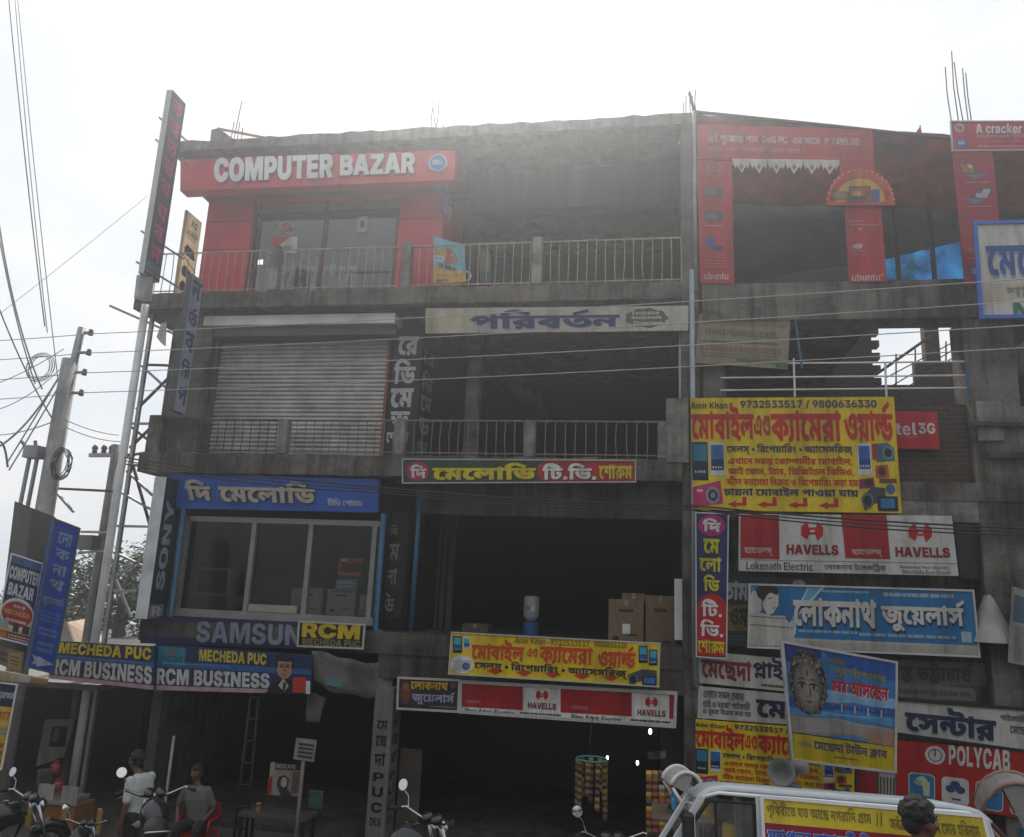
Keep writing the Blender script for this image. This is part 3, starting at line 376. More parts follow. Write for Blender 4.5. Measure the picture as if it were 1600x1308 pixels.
24],[69,34,22,0,28,-8,9,-7,6,5,14,3,9,0,10,0,18,-7,11,-5,-17,2,1,11,59,2,1,-39,-59,0,1,19,9,-13,-4,4,-8,5,-7,0,-4,0,-4,-2,1,-3,0,-1,0,-2,1,0,-45,-2,-2,8,-14,9,-11,0,-6,0,
-6,-3,1,-2,0,-3,8,-4,11,-2,-17,-21,-28,5,-30,15,1,12,0,10,32,14]],
1324:[142,[289,124,1,-24,-153,0,1,-45,0,-6,4,-5,3,-1,4,-3,13,0,10,0,20,4,16,6,8,7,1,4,0,2,-6,4,-9,0,-4,0,-8,0,-3,-1,-7,23,8,1,20,2,13,0,18,0,26,-6,16,-12,1,-7,0,-13,-22,
-18,-36,-13,-42,-6,-21,0,-20,0,-24,4,-7,4,-8,3,-14,14,1,14,1,44,-77,0,1,24],[195,124,0,6,-12,6,-13,0,-27,0,-32,0,-38,5,-11,6,-6,4,-8,12,1,8,0,3,2,5,1,4,57,-2,0,-2,0,-3,1,
-1,0,-4,4,-6,5,-2,4,-2,14,-1,15,0,29,0,24,0,28,-4,11,-4,8,-4,10,-13,1,-11],[261,13,0,-10,-20,-17,-46,-10,-37,0,-36,0,-58,12,-44,22,-13,18,53,10,12,-14,28,-16,36,-8,23,0,
14,0,22,3,10,6,1,5,0,2,-4,6,-5,3,47,15,10,-5,14,-13]],
1332:[169,[151,125,22,0,32,-7,15,-7,19,11,45,3,16,-6,20,-15,1,-11,0,-11,-22,-18,-40,-13,-25,-5,-17,24,20,4,28,10,1,8,0,5,-12,7,-9,3,31,3,-35,-24,-41,-1,-2,7,-14,10,-11,0,
-8,0,-8,-3,1,-4,0,-4,12,-4,17,-1,-7,-26,-38,2,-42,19,1,15,0,8,16,14,30,7],[211,3,-34,0,-60,9,-52,20,-42,34,-15,25,57,8,16,-25,40,-31,52,-15,37,0,24,0,30,9,1,8,0,6,-16,7,
-13,3,51,12,18,-6,22,-15,1,-10,0,-12,-24,-17,-50,-10]],
1350:[171,[347,124,1,-24,-259,0,1,-45,-13,5,24,9,62,17,39,6,37,-17,1,-28,-59,-6,1,36,31,-11,-18,-2,-44,-11,-46,-13,-17,-7,-47,16,1,51,-31,0,1,24],[317,16,0,-8,4,-15,5,-8,
-53,-5,-6,8,-4,17,1,9,0,11,10,17,9,9,29,-11,-24,-3,-52,-7,-23,-3,-9,-1,-24,-4,-46,-9,-21,-6,5,6,20,-2,34,-7,13,-5,0,2,0,5,1,1,1,20,59,15,1,-65,-59,0,-14,5,-26,8,-30,4,
-19,2,-19,24,22,6,42,10,40,8,23,4,15,1,22,4,46,7,27,3,35,-16,-6,-6,-8,-16]],
1357:[150,[213,51,-14,0,-24,3,-22,5,-13,4,-12,4,-14,3,-5,0,-6,0,-6,-2,1,-3,0,-2,6,-4,7,-2,-35,-18,-12,6,-20,14,1,10,0,8,16,11,26,6,15,0,20,0,28,-5,19,-6,14,-4,18,-4,9,0,
10,0,10,6,1,5,0,6,-16,11,-9,4,61,4,6,-3,12,-9,8,-12,1,-6,0,-8,-12,-14,-30,-8],[305,124,1,-24,-307,0,1,24],[177,-19,-36,0,-64,11,-52,22,-17,18,53,11,14,-12,34,-17,40,-9,
27,0,26,0,22,7,1,7,0,4,-6,5,-12,3,-7,0,-6,0,-8,-2,-4,-3,1,-2,0,-1,0,-2,3,-1,-55,-3,-2,3,-2,6,1,3,0,8,18,11,32,6,21,0,32,0,38,-10,20,-16,1,-10,0,-11,-22,-17,-46,-9]],
1370:[177,[77,89,18,0,30,-5,30,-11,21,-8,-27,-16,-14,7,-30,8,-13,0,-8,0,-8,-3,1,-3,0,-3,10,-5,11,-2,-23,-24,-26,6,-32,18,1,11,0,10,20,14,30,6],[359,124,1,-24,-151,0,1,
-57,0,-5,2,-6,5,-1,4,-3,13,0,10,0,18,4,11,4,8,4,8,8,1,4,0,3,-8,4,-9,0,-4,0,-8,0,-3,0,-7,24,10,1,18,1,13,0,22,0,28,-8,10,-12,1,-7,0,-11,-18,-19,-13,-7,-18,-8,-42,-9,-23,0,
-20,0,-28,4,-7,4,-10,4,-12,14,1,15,1,24,1,2,0,4,0,8,1,4,1,13,-149,0,1,24],[267,124,-2,6,-10,6,-13,0,-27,0,-32,0,-40,5,-9,6,-8,4,-6,12,1,8,0,3,0,5,3,4,57,-2,-2,-2,0,-3,1,
-1,0,-4,4,-6,5,-2,4,-2,14,-1,15,0,31,0,24,0,26,-4,11,-4,10,-4,8,-13,3,-11]],
1380:[155,[123,126,20,0,36,-8,42,-17,25,-15,-25,-17,-12,8,-22,12,-24,9,-24,4,-13,0,-12,0,-22,-4,-22,-8,-13,-6,-3,4,10,3,18,3,13,0,14,0,22,-8,1,-9,0,-2,-2,-6,1,-2,-51,-8,
6,2,10,6,1,3,0,4,-10,3,-5,0,-8,0,-10,-2,-5,-2,-39,18,20,12,36,15,36,8],[219,86,-117,-48,-35,19,29,11,17,3,4,2,10,5,10,4,5,2,53,19],[315,124,1,-24,-35,0,1,-56,-59,1,1,33,
3,16,0,4,-2,10,1,5,1,25,51,0,11,-14],[111,40,20,0,26,-6,13,-6,6,5,14,3,9,0,12,0,16,-5,9,-5,-11,1,0,5,-2,7,1,4,1,4,61,1,1,-57,-59,0,1,28,9,-15,-4,4,-12,6,-5,0,-4,0,-6,-3,
1,-3,0,-1,2,-3,1,0,-47,-2,-2,8,-16,8,-9,0,-8,0,-6,-3,1,-2,0,-3,8,-4,11,-2,-17,-21,-26,5,-30,15,1,12,0,11,32,14]],
1394:[249,[181,51,-14,0,-24,3,-22,5,-13,4,-10,3,-14,3,-5,0,-4,0,-6,-2,1,-2,0,-2,6,-4,7,-2,-35,-18,-12,6,-20,13,1,9,0,8,16,11,26,5,15,0,12,0,20,-2,18,-3,9,-3,16,-4,18,-4,
11,0,10,0,10,6,1,5,0,6,-16,11,-11,4,27,17,23,0,10,-4,18,-12,12,-16,1,-9,0,-10,-16,-14,-30,-8],[39,114,33,-2,26,-5,22,-13,1,-11,0,-1,0,-4,-1,-2,-53,1,0,1,2,4,1,2,0,8,-24,
11,-21,2],[203,124,1,-24,-205,0,1,24],[503,124,1,-24,-37,0,1,-100,-57,0,1,78,5,-12,-14,9,-24,13,-24,9,-24,5,-13,0,-14,0,-24,-5,-20,-9,-11,-6,-5,3,8,3,20,4,11,0,22,0,18,
-11,1,-7,0,-3,0,-5,-1,-2,-15,2,4,3,12,5,12,6,7,3,49,20,35,-17,-119,-54,-37,19,35,15,-11,-9,-15,-4,8,4,6,6,1,3,0,4,-8,4,-7,0,-6,0,-10,-2,-5,-2,-31,25,18,10,32,14,36,7,21,
0,20,0,34,-7,32,-12,19,-9,-3,-4,0,4,-2,10,1,5,1,25,51,0,9,-14]],
1406:[205,[81,95,18,0,24,-5,22,-8,11,-5,-9,2,4,7,22,8,15,0,16,0,26,-9,17,-7,-19,-18,-8,4,-14,6,-5,0,-8,0,-10,-5,1,-4,0,-1,2,-3,1,-1,-49,-2,-4,5,-10,7,-16,4,-9,0,-8,0,-8,
-4,1,-3,0,-5,18,-6,15,-2,-15,-25,-26,4,-34,11,-18,15,1,9,0,10,20,13,30,8],[415,124,1,-24,-137,0,1,-26,0,-3,4,-4,7,0,4,0,12,3,12,6,5,5,51,4,14,-10,14,-19,1,-12,0,-13,-24,
-19,-50,-12,-39,0,-30,0,-52,9,-44,18,-17,14,51,14,10,-10,28,-13,32,-7,21,0,28,0,32,11,1,11,0,8,-12,10,-7,4,49,1,-14,-9,-30,-13,-32,-5,-15,0,-14,0,-22,4,-7,4,-6,4,-8,12,1,
8,1,8,1,3,0,3,0,6,1,3,1,2,-219,0,1,24]],
1434:[201,[79,19,-14,0,-22,5,-22,10,-9,9,41,13,8,-6,10,-6,9,0,4,0,8,3,12,8,11,9,11,4,10,10,20,8,15,0,10,0,18,-4,9,-5,13,-15,-7,-9,-8,4,-12,5,-3,0,-4,0,-8,-2,-12,-8,-9,-9,
-12,-8,-20,-11,-22,-5],[95,48,-2,12,-8,14,-9,4,-10,4,-30,4,-23,1,17,25,31,-8,24,-2,28,-6,14,-9,8,-13,3,-9],[407,124,1,-24,-153,0,1,-57,0,-5,4,-6,3,-1,6,-3,11,0,12,0,18,4,
9,4,8,4,10,8,1,4,0,3,-8,4,-9,0,-4,0,-8,0,-3,0,-7,24,8,1,20,1,11,0,24,0,26,-8,12,-12,1,-7,0,-11,-18,-19,-15,-7,-16,-8,-42,-9,-23,0,-22,0,-26,4,-7,4,-10,4,-12,14,1,15,1,29,
1,4,0,4,0,8,1,4,1,6,-197,0,1,24],[313,124,0,6,-12,6,-13,0,-27,0,-32,0,-38,5,-11,6,-6,4,-8,12,1,8,0,3,2,5,1,4,57,-2,0,-2,0,-3,1,-1,0,-4,4,-6,5,-2,4,-2,14,-1,15,0,29,0,24,
0,28,-4,11,-4,8,-4,10,-13,1,-11]],
1435:[152,[213,51,-30,0,-42,13,-11,11,7,0,-2,-6,-16,-11,-24,-7,-17,0,-12,0,-24,4,-22,11,-9,9,41,12,8,-6,10,-5,9,0,8,0,12,5,6,11,1,10,59,0,2,-6,8,-10,12,-7,16,-4,9,0,10,0,
10,6,1,5,0,6,-14,11,-11,4,61,3,8,-3,12,-9,6,-11,1,-6,0,-14,-36,-16],[309,124,1,-24,-311,0,1,24],[183,-19,-38,0,-60,13,-46,26,-15,21,55,8,12,-15,26,-19,38,-10,29,0,24,0,
22,7,1,7,0,4,-6,5,-12,3,-7,0,-4,0,-8,-2,-4,-3,1,-2,0,-1,0,-2,1,-1,-53,-3,-2,3,-2,6,1,3,0,8,16,11,32,6,23,0,30,0,40,-10,20,-16,1,-9,0,-12,-24,-17,-46,-9]],
1454:[171,[347,124,1,-24,-125,0,1,-54,-1,-7,2,-4,0,-8,1,-5,1,-22,-59,0,-14,10,-40,16,-48,10,-29,2,-21,27,38,10,84,17,43,5,-7,-6,1,9,-165,0,1,24],[161,75,9,-3,-24,-4,-42,
-8,-23,-6,16,-1,34,-8,32,-11,13,-8,-9,-1,0,5,-2,9,1,4],[273,24,-20,0,-34,8,-24,17,-11,11,33,11,4,-8,14,-11,18,-5,9,0,8,0,8,4,1,3,0,3,-6,5,-12,4,-9,1,17,25,24,-4,30,-11,
16,-15,1,-9,0,-13,-32,-16],[69,-4,-14,0,-18,9,1,6,0,7,18,9,15,0,14,0,16,-9,1,-7,0,-6,-16,-9]],
1456:[181,[199,126,16,0,20,-7,11,-7,17,10,45,3,18,-6,18,-15,1,-11,0,-11,-22,-18,-40,-13,-23,-5,-19,24,20,4,28,10,1,8,0,5,-10,7,-11,3,33,3,-29,-19,-41,-1,-2,4,-10,8,-7,0,
-6,0,-6,-2,-4,-4,1,-2,0,-7,22,-5,21,-1,-5,-25,-30,1,-32,10,-14,16,1,10,0,9,14,15,24,9],[107,126,18,0,28,-9,16,-15,1,-12,0,-7,-12,-16,-30,-11,-25,0,-3,25,18,1,14,6,1,4,0,
5,-12,5,-11,0,-6,0,-14,-1,-5,-1,-5,24,10,1,16,1],[221,3,-46,0,-80,14,-64,31,-23,27,53,10,20,-20,46,-26,58,-12,37,0,32,0,34,10,1,7,0,6,-16,8,-13,2,51,13,18,-6,22,-15,1,
-11,0,-11,-28,-18,-56,-9]],
1520:[182,[369,124,1,-24,-153,0,1,-57,0,-5,4,-6,5,-1,4,-3,13,0,10,0,18,4,11,4,6,4,10,8,1,4,0,3,-8,4,-9,0,-4,0,-8,0,-3,0,-7,24,10,1,18,1,13,0,22,0,28,-8,10,-12,1,-7,0,-11,
-18,-19,-13,-7,-18,-8,-42,-9,-23,0,-20,0,-28,4,-7,4,-10,4,-12,14,1,15,1,55,-35,0,1,24],[275,124,0,5,-10,4,-11,0,-45,0,-32,0,-40,6,-9,6,-8,4,-6,11,1,7,0,4,2,6,1,4,55,-5,0,
-2,0,-3,1,-2,0,-4,4,-6,5,-2,4,-2,16,-3,17,0,27,0,22,0,24,0,18,0,7,0,14,-5,12,-15,1,-8],[129,124,1,-24,-35,0,1,-100,-59,0,1,100,-35,0,1,24,39,0,-8,4,-14,9,-5,4,22,16,42,
19,44,7,29,0,24,0,48,-5,58,-14,35,-12,-27,-17,-24,8,-36,10,-30,6,-24,2,-13,0,-18,0,-30,-7,-22,-10,-7,-7,4,-3,10,-7,5,-3]],
1522:[207,[419,124,1,-24,-153,0,1,-53,0,-6,2,-5,5,-2,4,-2,13,0,10,0,18,4,11,4,8,3,10,9,1,4,0,3,-10,4,-7,0,-6,0,-8,0,-1,0,-7,23,8,1,18,2,13,0,24,0,26,-8,12,-12,1,-7,0,-8,
-8,-13,-16,-12,-9,-4,-16,-8,-42,-9,-25,0,-20,0,-26,4,-9,4,-8,4,-14,14,1,15,1,51,-83,0,1,24],[325,124,0,4,-6,4,-14,1,-13,0,-57,0,-32,0,-40,6,-9,6,-8,4,-6,11,1,7,0,4,0,6,3,
3,53,-5,0,-1,0,-3,1,-2,0,-4,2,-7,7,-2,4,-1,16,-3,17,0,35,0,15,4,19,0,22,0,28,-4,11,-3,10,-4,10,-11,1,-10],[381,-36,-57,0,-4,5,-20,5,-15,0,-10,0,-20,-1,-22,-2,-15,0,-14,0,
-28,3,-24,9,-14,15,1,12,0,5,2,9,3,4,57,-3,-2,-3,0,-6,1,-3,0,-6,8,-8,14,-4,11,0,10,0,16,2,16,1,13,0,14,0,22,-5,9,-5,1,10,0,4,0,12,3,4,57,26],[129,124,1,-24,-35,0,1,-100,
-59,0,1,100,-35,0,1,24,39,0,-8,4,-14,9,-5,4,18,12,32,17,34,9,38,4,25,0,18,0,40,-2,44,-7,54,-12,33,-10,-33,-15,-26,7,-42,10,-34,5,-32,2,-15,0,-20,0,-30,-6,-24,-11,-9,-7,4,
-3,10,-7,5,-3]],
1597:[63,[99,29,5,-3,-4,-7,-10,-18,-14,-17,-5,-8,-47,0,6,13,10,28,5,12]],
1599:[58,[23,15,0,9,22,8,15,0,16,0,20,-8,1,-9,0,-9,-20,-9,-15,0,-14,0,-22,9]],
1600:[106,[135,159,57,0,-111,-184,-55,0]],
1601:[112,[113,-2,-50,0,-50,39,1,34,0,23,20,33,44,18,37,0,50,0,50,-39,1,-35,0,-23,-20,-32,-44,-18],[113,25,18,0,16,23,1,23,0,24,-16,23,-17,0,-18,0,-16,-23,1,-24,0,-23,16,
-23]],
1605:[112,[119,29,-113,0,1,24,119,90,63,0,1,-89,33,0,1,-25,-31,0,1,-29,-65,0],[119,54,1,22,0,2,2,8,0,8,0,7,1,1,1,0,-4,-4,-8,-8,-5,-4,-41,-32]],
1608:[112,[141,115,-127,0,1,28,201,0,1,-21,-101,-122,-69,0]],
1610:[112,[71,-2,-10,0,-22,1,-5,0,1,27,6,-1,18,-1,9,0,26,0,34,6,20,11,8,15,1,9,-1,0,-6,-4,-14,-8,-22,-4,-17,0,-24,0,-36,10,-18,21,1,14,0,16,22,22,44,12,31,0,28,0,46,-13,
28,-29,1,-22,0,-13,-8,-25,-18,-20,-32,-16,-50,-8],[109,74,12,0,16,6,8,8,1,4,0,6,-8,12,-16,8,-11,0,-14,0,-18,-11,1,-12,0,-10,16,-11]],
1638:[125,[221,103,-75,0,8,-3,10,-13,1,-7,0,-14,-34,-20,-33,-4,1,3,83,-45,-73,0,-67,41,9,20,11,0,20,0,18,3,5,2,6,3,4,8,1,6,0,6,-6,8,-5,2,-4,2,-16,2,-13,0,-23,0,1,21,187,
0],[35,93,187,0,1,-21,-185,0]],
1641:[81,[71,0,1,124,59,0,1,-124]],
37:[206,[99,73,-22,0,-28,10,-16,15,1,9,1,7,0,10,16,15,30,9,21,0,22,0,30,-9,16,-15,1,-10,1,-7,0,-9,-16,-15,-30,-10],[99,94,12,0,10,8,1,5,1,7,0,5,-8,9,-13,0,-12,0,-8,-9,1,
-5,1,-7,0,-5,8,-8],[315,-2,-22,0,-30,9,-14,15,1,9,1,7,0,10,16,15,30,9,21,0,22,0,30,-9,14,-15,1,-10,1,-7,0,-9,-14,-15,-30,-9],[315,18,12,0,8,8,1,5,1,7,0,5,-8,9,-11,0,-12,
0,-8,-9,1,-5,1,-7,0,-5,8,-8],[85,0,201,146,45,0,-199,-146]],
38:[137,[113,-2,-30,0,-44,11,-24,18,1,12,0,8,12,13,24,11,17,5,63,20,6,2,8,4,4,5,1,3,0,4,-12,6,-11,0,-6,0,-12,-3,-6,-5,1,-4,0,-4,10,-9,16,-11,13,-6,139,-78,-69,0,-117,63,
-10,6,-20,13,-16,17,1,10,0,11,20,17,38,11,25,0,24,0,36,-10,18,-16,1,-10,0,-7,-10,-12,-16,-11,-11,-4,-59,-22,-10,-3,-10,-7,1,-5,0,-5,8,-7,16,-4,11,0,16,0,30,8,24,12,14,18,
1,11,59,0,0,-13,-12,-23,-22,-18,-15,-6,-19,-5,-16,-6,-40,-5]],
44:[54,[7,-40,19,63,67,0,-37,-63]],
45:[129,[197,72,1,-27,-133,0,1,27]],
47:[80,[159,152,-93,-174,-59,0,95,174]],
48:[129,[131,-2,-40,0,-52,18,-24,33,1,24,0,23,24,34,52,17,41,0,38,0,52,-17,24,-34,1,-23,0,-24,-24,-33,-52,-18],[131,27,14,0,20,10,10,20,1,16,0,16,-10,20,-20,10,-13,0,-16,
0,-20,-10,-10,-20,1,-16,0,-16,10,-20,20,-10]],
49:[129,[31,0,1,28,205,0,1,-28],[177,146,1,-146,-69,0,1,115,-1,0,-63,-23,1,31,65,23]],
50:[129,[25,0,1,25,107,47,12,5,16,9,8,9,1,6,0,6,-10,8,-18,5,-11,0,-12,0,-18,-5,-10,-9,1,-7,-67,0,0,15,28,22,48,11,33,0,34,0,48,-11,28,-19,1,-14,0,-8,-14,-16,-34,-20,-31,
-14,-33,-15,1,-1,119,0,1,-29]],
51:[129,[129,-2,-34,0,-52,11,-30,21,1,13,73,0,0,-5,12,-7,20,-4,13,0,12,0,18,4,12,9,1,6,0,6,-12,9,-22,5,-13,0,-35,0,1,22,63,28,1,1,-119,0,1,29,205,0,1,-26,-99,-43,1,8,34,
2,50,-10,28,-20,1,-13,0,-14,-30,-21,-54,-11]],
52:[129,[9,24,1,28,107,94,69,0,-103,-93,1,-1,173,0,1,-28],[149,0,1,32,3,13,1,46,65,0,1,-91]],
53:[129,[127,-2,-32,0,-48,12,-30,20,1,13,71,0,0,-5,10,-8,20,-5,11,0,14,0,20,6,12,10,1,7,0,7,-12,11,-20,6,-13,0,-12,0,-22,-6,-5,-5,-63,6,15,79,187,0,1,-29,-127,0,-5,-34,1,
0,8,6,32,8,23,0,18,0,34,-7,24,-13,14,-17,1,-11,0,-15,-28,-23,-52,-13]],
54:[129,[131,-2,-30,0,-50,11,-32,23,1,16,0,12,18,22,19,13,69,51,71,0,-87,-65,-21,0,4,3,18,6,28,4,17,0,28,0,40,-11,24,-20,1,-14,0,-15,-28,-23,-50,-13],[131,25,12,0,20,6,
12,10,1,7,0,6,-12,11,-20,6,-11,0,-12,0,-20,-6,-12,-11,1,-6,0,-7,12,-10,20,-6]],
55:[129,[45,0,117,116,1,1,-135,0,1,29,211,0,1,-29,-117,-117]],
56:[129,[129,-2,-34,0,-52,11,-30,19,1,11,0,9,16,15,30,10,19,2,1,1,-24,2,-30,18,1,12,0,12,28,17,48,10,31,0,32,0,48,-10,28,-18,1,-11,0,-12,-30,-18,-23,-2,1,-1,18,-2,30,-10,
16,-15,1,-9,0,-11,-30,-19,-52,-11],[129,23,14,0,20,5,10,9,1,5,0,6,-12,9,-18,5,-13,0,-12,0,-20,-5,-10,-9,1,-6,0,-5,10,-9,20,-5],[129,87,12,0,16,4,10,8,1,5,0,5,-8,8,-18,4,
-11,0,-10,0,-18,-4,-8,-8,1,-5,0,-5,8,-8,18,-4]],
57:[129,[129,147,30,0,50,-11,32,-22,1,-16,0,-12,-18,-23,-17,-12,-67,-51,-69,0,89,65,23,0,-4,-3,-18,-7,-28,-4,-15,0,-28,0,-40,11,-24,20,1,15,0,15,28,23,50,12],[129,120,
-12,0,-20,-6,-12,-10,1,-6,0,-7,12,-10,20,-6,13,0,12,0,20,6,12,10,1,7,0,6,-12,10,-20,6]],
64:[208,[211,-43,-46,0,-72,12,-50,24,-26,35,1,22,0,21,24,35,50,26,72,14,47,0,44,0,70,-12,52,-23,26,-32,1,-19,0,-13,-10,-21,-22,-16,-34,-8,-19,0,-14,0,-22,4,-14,7,-1,6,-1,
0,-6,-8,-32,-9,-23,0,-28,0,-38,12,-20,22,1,15,0,15,22,23,38,12,27,0,20,0,28,-7,7,-6,3,0,1,11,47,0,1,-67,0,-4,6,-4,9,0,10,0,14,7,8,15,1,11,0,15,-18,24,-32,16,-50,8,-31,0,
-34,0,-54,-9,-34,-18,-18,-26,1,-16,0,-16,18,-26,36,-17,52,-9,37,0,16,0,28,2,26,4,9,2,21,-24,-10,-2,-32,-5,-40,-3],[207,26,14,0,20,6,10,11,1,8,0,8,-10,11,-20,5,-13,0,-14,
0,-20,-6,-10,-10,1,-8,0,-8,10,-11,20,-6]],
65:[155,[11,0,97,146,97,0,99,-146,-79,0,-37,62,-10,17,-18,36,-9,19,17,0,-8,-19,-16,-37,-9,-16,-37,-62],[77,30,1,27,159,0,1,-27]],
66:[133,[23,0,1,146,123,0,32,0,44,-10,22,-16,1,-11,0,-9,-14,-13,-24,-8,-15,-2,1,-1,18,-1,30,-8,18,-16,1,-10,0,-12,-24,-18,-44,-11,-31,0],[93,29,45,0,22,0,22,8,1,8,0,5,
-10,9,-20,4,-11,0,-45,0],[93,86,41,0,10,0,18,4,10,7,1,5,0,7,-20,8,-17,0,-39,0]],
67:[149,[155,-2,-40,0,-62,17,-36,34,1,24,0,24,36,33,62,17,41,0,26,0,44,-7,34,-13,22,-20,3,-13,-69,0,-2,5,-10,8,-14,6,-18,3,-11,0,-22,0,-30,-10,-16,-20,1,-13,0,-15,16,-19,
30,-10,23,0,10,0,20,3,14,6,10,9,3,5,73,0,-2,-10,-18,-19,-34,-16,-46,-9]],
68:[144,[131,0,-77,0,1,30,75,0,26,0,34,8,16,19,1,16,0,15,-18,19,-34,8,-23,0,-75,0,1,31,81,0,44,0,64,-18,36,-33,1,-22,0,-23,-36,-33,-64,-17],[93,146,1,-146,-69,0,1,146]],
69:[122,[23,0,1,146,205,0,1,-29,-133,0,1,-29,123,0,1,-29,-121,0,1,-30,135,0,1,-29]],
70:[117,[23,0,1,146,201,0,1,-29,-129,0,1,-36,117,0,1,-29,-115,0,1,-52]],
71:[151,[157,-2,-42,0,-64,18,-34,34,1,22,0,24,38,34,62,17,41,0,24,0,44,-7,34,-13,20,-18,5,-11,-71,0,-2,4,-10,7,-14,5,-18,2,-9,0,-20,0,-32,-10,-16,-19,1,-14,0,-14,16,-20,
30,-10,23,0,20,0,26,6,14,12,1,8,15,-1,-71,0,1,26,127,0,1,-20,0,-19,-32,-28,-58,-15]],
72:[150,[23,0,1,146,71,0,1,-57,115,0,1,57,73,0,1,-146,-71,0,1,60,-113,0,1,-60]],
73:[99,[13,0,1,29,53,0,1,88,-51,0,1,29,175,0,1,-29,-51,0,1,-88,53,0,1,-29]],
74:[118,[113,-2,-48,0,-54,24,1,23,1,9,71,0,1,-10,0,-9,18,-9,15,0,16,0,16,9,1,9,1,102,71,0,1,-101,0,-23,-52,-24]],
75:[148,[77,29,1,30,8,9,16,14,20,15,15,9,65,40,87,0,-123,-74,-5,1],[23,0,1,146,71,0,1,-35,1,-40,1,-17,1,-54],[205,0,-75,61,45,27,117,-88]],
76:[113,[23,0,1,146,71,0,1,-117,123,0,1,-29]],
77:[189,[23,0,1,146,111,0,37,-55,2,-5,8,-18,10,-20,6,-18,3,-7,-13,0,2,6,8,19,8,20,8,18,5,5,35,55,111,0,1,-146,-69,0,1,61,0,5,0,16,0,18,2,19,1,8,5,0,-4,-9,-8,-19,-10,-18,
-8,-15,-3,-5,-39,-61,-57,0,-39,61,-4,5,-8,15,-10,18,-10,19,-3,9,7,0,0,-8,2,-19,0,-18,2,-16,1,-5,1,-61]],
78:[153,[23,0,1,146,79,0,79,-65,8,-6,16,-14,14,-18,9,-11,-5,0,-2,8,-2,20,-2,19,1,6,1,61,73,0,1,-146,-77,0,-71,59,-10,8,-16,15,-16,18,-9,11,7,0,2,-10,4,-20,0,-17,1,-5,1,
-59]],
79:[155,[155,-2,-38,0,-64,17,-36,34,1,24,0,24,36,33,64,17,39,0,40,0,62,-17,38,-33,1,-24,0,-24,-38,-34,-62,-17],[155,29,22,0,30,10,16,20,1,14,0,14,-16,19,-30,10,-21,0,-20,
0,-30,-10,-16,-19,1,-14,0,-14,16,-20,30,-10]],
80:[131,[23,0,1,146,121,0,34,0,46,-13,26,-23,1,-15,0,-15,-26,-23,-48,-12,-33,0,-73,0,1,28,61,0,16,0,22,5,12,10,1,7,0,7,-12,10,-22,5,-15,0,-33,0,1,-117]],
82:[133,[23,0,1,146,121,0,34,0,46,-12,26,-22,1,-15,0,-15,-26,-21,-48,-11,-33,0,-75,0,1,28,63,0,16,0,22,4,12,8,1,7,0,7,-12,8,-22,5,-15,0,-33,0,1,-117],[183,0,-71,67,77,0,
73,-67]],
83:[132,[137,-2,-38,0,-54,11,-30,23,1,17,69,0,0,-7,14,-10,22,-5,17,0,14,0,20,4,12,7,1,4,0,4,-10,6,-22,5,-15,1,-29,4,-38,4,-42,20,1,16,0,14,28,20,52,11,35,0,34,0,50,-11,
26,-21,3,-13,-69,0,0,7,-22,9,-19,0,-14,0,-18,-3,-10,-7,1,-3,0,-5,10,-6,20,-4,13,-1,27,-3,22,-2,32,-8,24,-11,12,-14,1,-9,0,-14,-28,-19,-52,-11]],
84:[136,[13,117,1,29,247,0,1,-29,-85,0,1,-117,-71,0,1,117]],
85:[145,[147,-2,-38,0,-56,13,-30,25,1,16,1,94,71,0,1,-91,0,-8,14,-11,24,-7,17,0,14,0,24,7,14,11,1,8,1,91,71,0,1,-94,0,-16,-30,-25,-56,-13]],
86:[155,[109,0,-97,146,79,0,41,-63,10,-16,18,-35,9,-20,-13,0,8,20,16,35,11,16,39,63,79,0,-95,-146]],
87:[213,[87,0,-75,146,79,0,29,-63,4,-10,6,-23,8,-24,3,-10,-11,0,4,10,6,24,8,23,5,10,31,63,73,0,31,-63,6,-10,6,-23,8,-24,5,-10,-13,0,4,10,6,24,8,23,5,10,29,63,79,0,-77,
-146,-79,0,-31,66,-8,14,-8,32,-5,16,19,0,-8,-15,-6,-33,-7,-14,-31,-66]],
88:[153,[11,0,123,88,1,-28,-111,86,83,0,29,-22,8,-7,12,-12,8,-10,7,-6,-19,0,6,6,10,10,10,12,11,7,27,22,81,0,-107,-83,1,25,121,-88,-85,0,-33,27,-8,6,-10,9,-6,7,-5,4,11,0,
-4,-4,-8,-7,-10,-9,-7,-6,-35,-27]],
89:[151,[119,0,1,52,-107,94,83,0,47,-45,6,-6,10,-13,7,-9,-11,0,4,9,10,13,7,6,43,45,85,0,-105,-94,1,-52]],
90:[136,[21,0,1,20,115,77,12,8,28,16,17,8,5,-11,-20,-1,-42,0,-19,0,-91,0,1,29,233,0,1,-21,-109,-75,-12,-8,-30,-18,-15,-8,-5,11,22,2,44,0,23,0,87,0,1,-29]],
97:[118,[83,-2,-20,0,-32,7,-18,14,1,11,0,9,12,13,22,8,30,4,17,1,18,0,24,2,10,4,1,3,1,1,0,3,-8,5,-12,3,-7,0,-10,0,-14,-3,-10,-5,1,-3,-63,4,4,9,24,14,42,9,29,0,20,0,36,-5,
28,-10,14,-13,1,-9,1,-74,-65,0,1,15,-1,0,-6,-5,-18,-8,-24,-4],[105,21,12,0,18,5,10,8,1,5,1,10,-2,-1,-10,-1,-10,-1,-10,-1,-3,0,-10,-1,-14,-3,-6,-6,1,-3,0,-4,6,-4,12,-3]],
98:[128,[155,-2,-16,0,-24,6,-16,9,-3,5,-1,0,1,-18,-69,0,1,146,71,0,1,-56,3,0,4,5,16,10,24,6,19,0,22,0,40,-12,24,-25,1,-20,0,-18,-24,-25,-40,-13],[131,26,14,0,16,7,10,13,
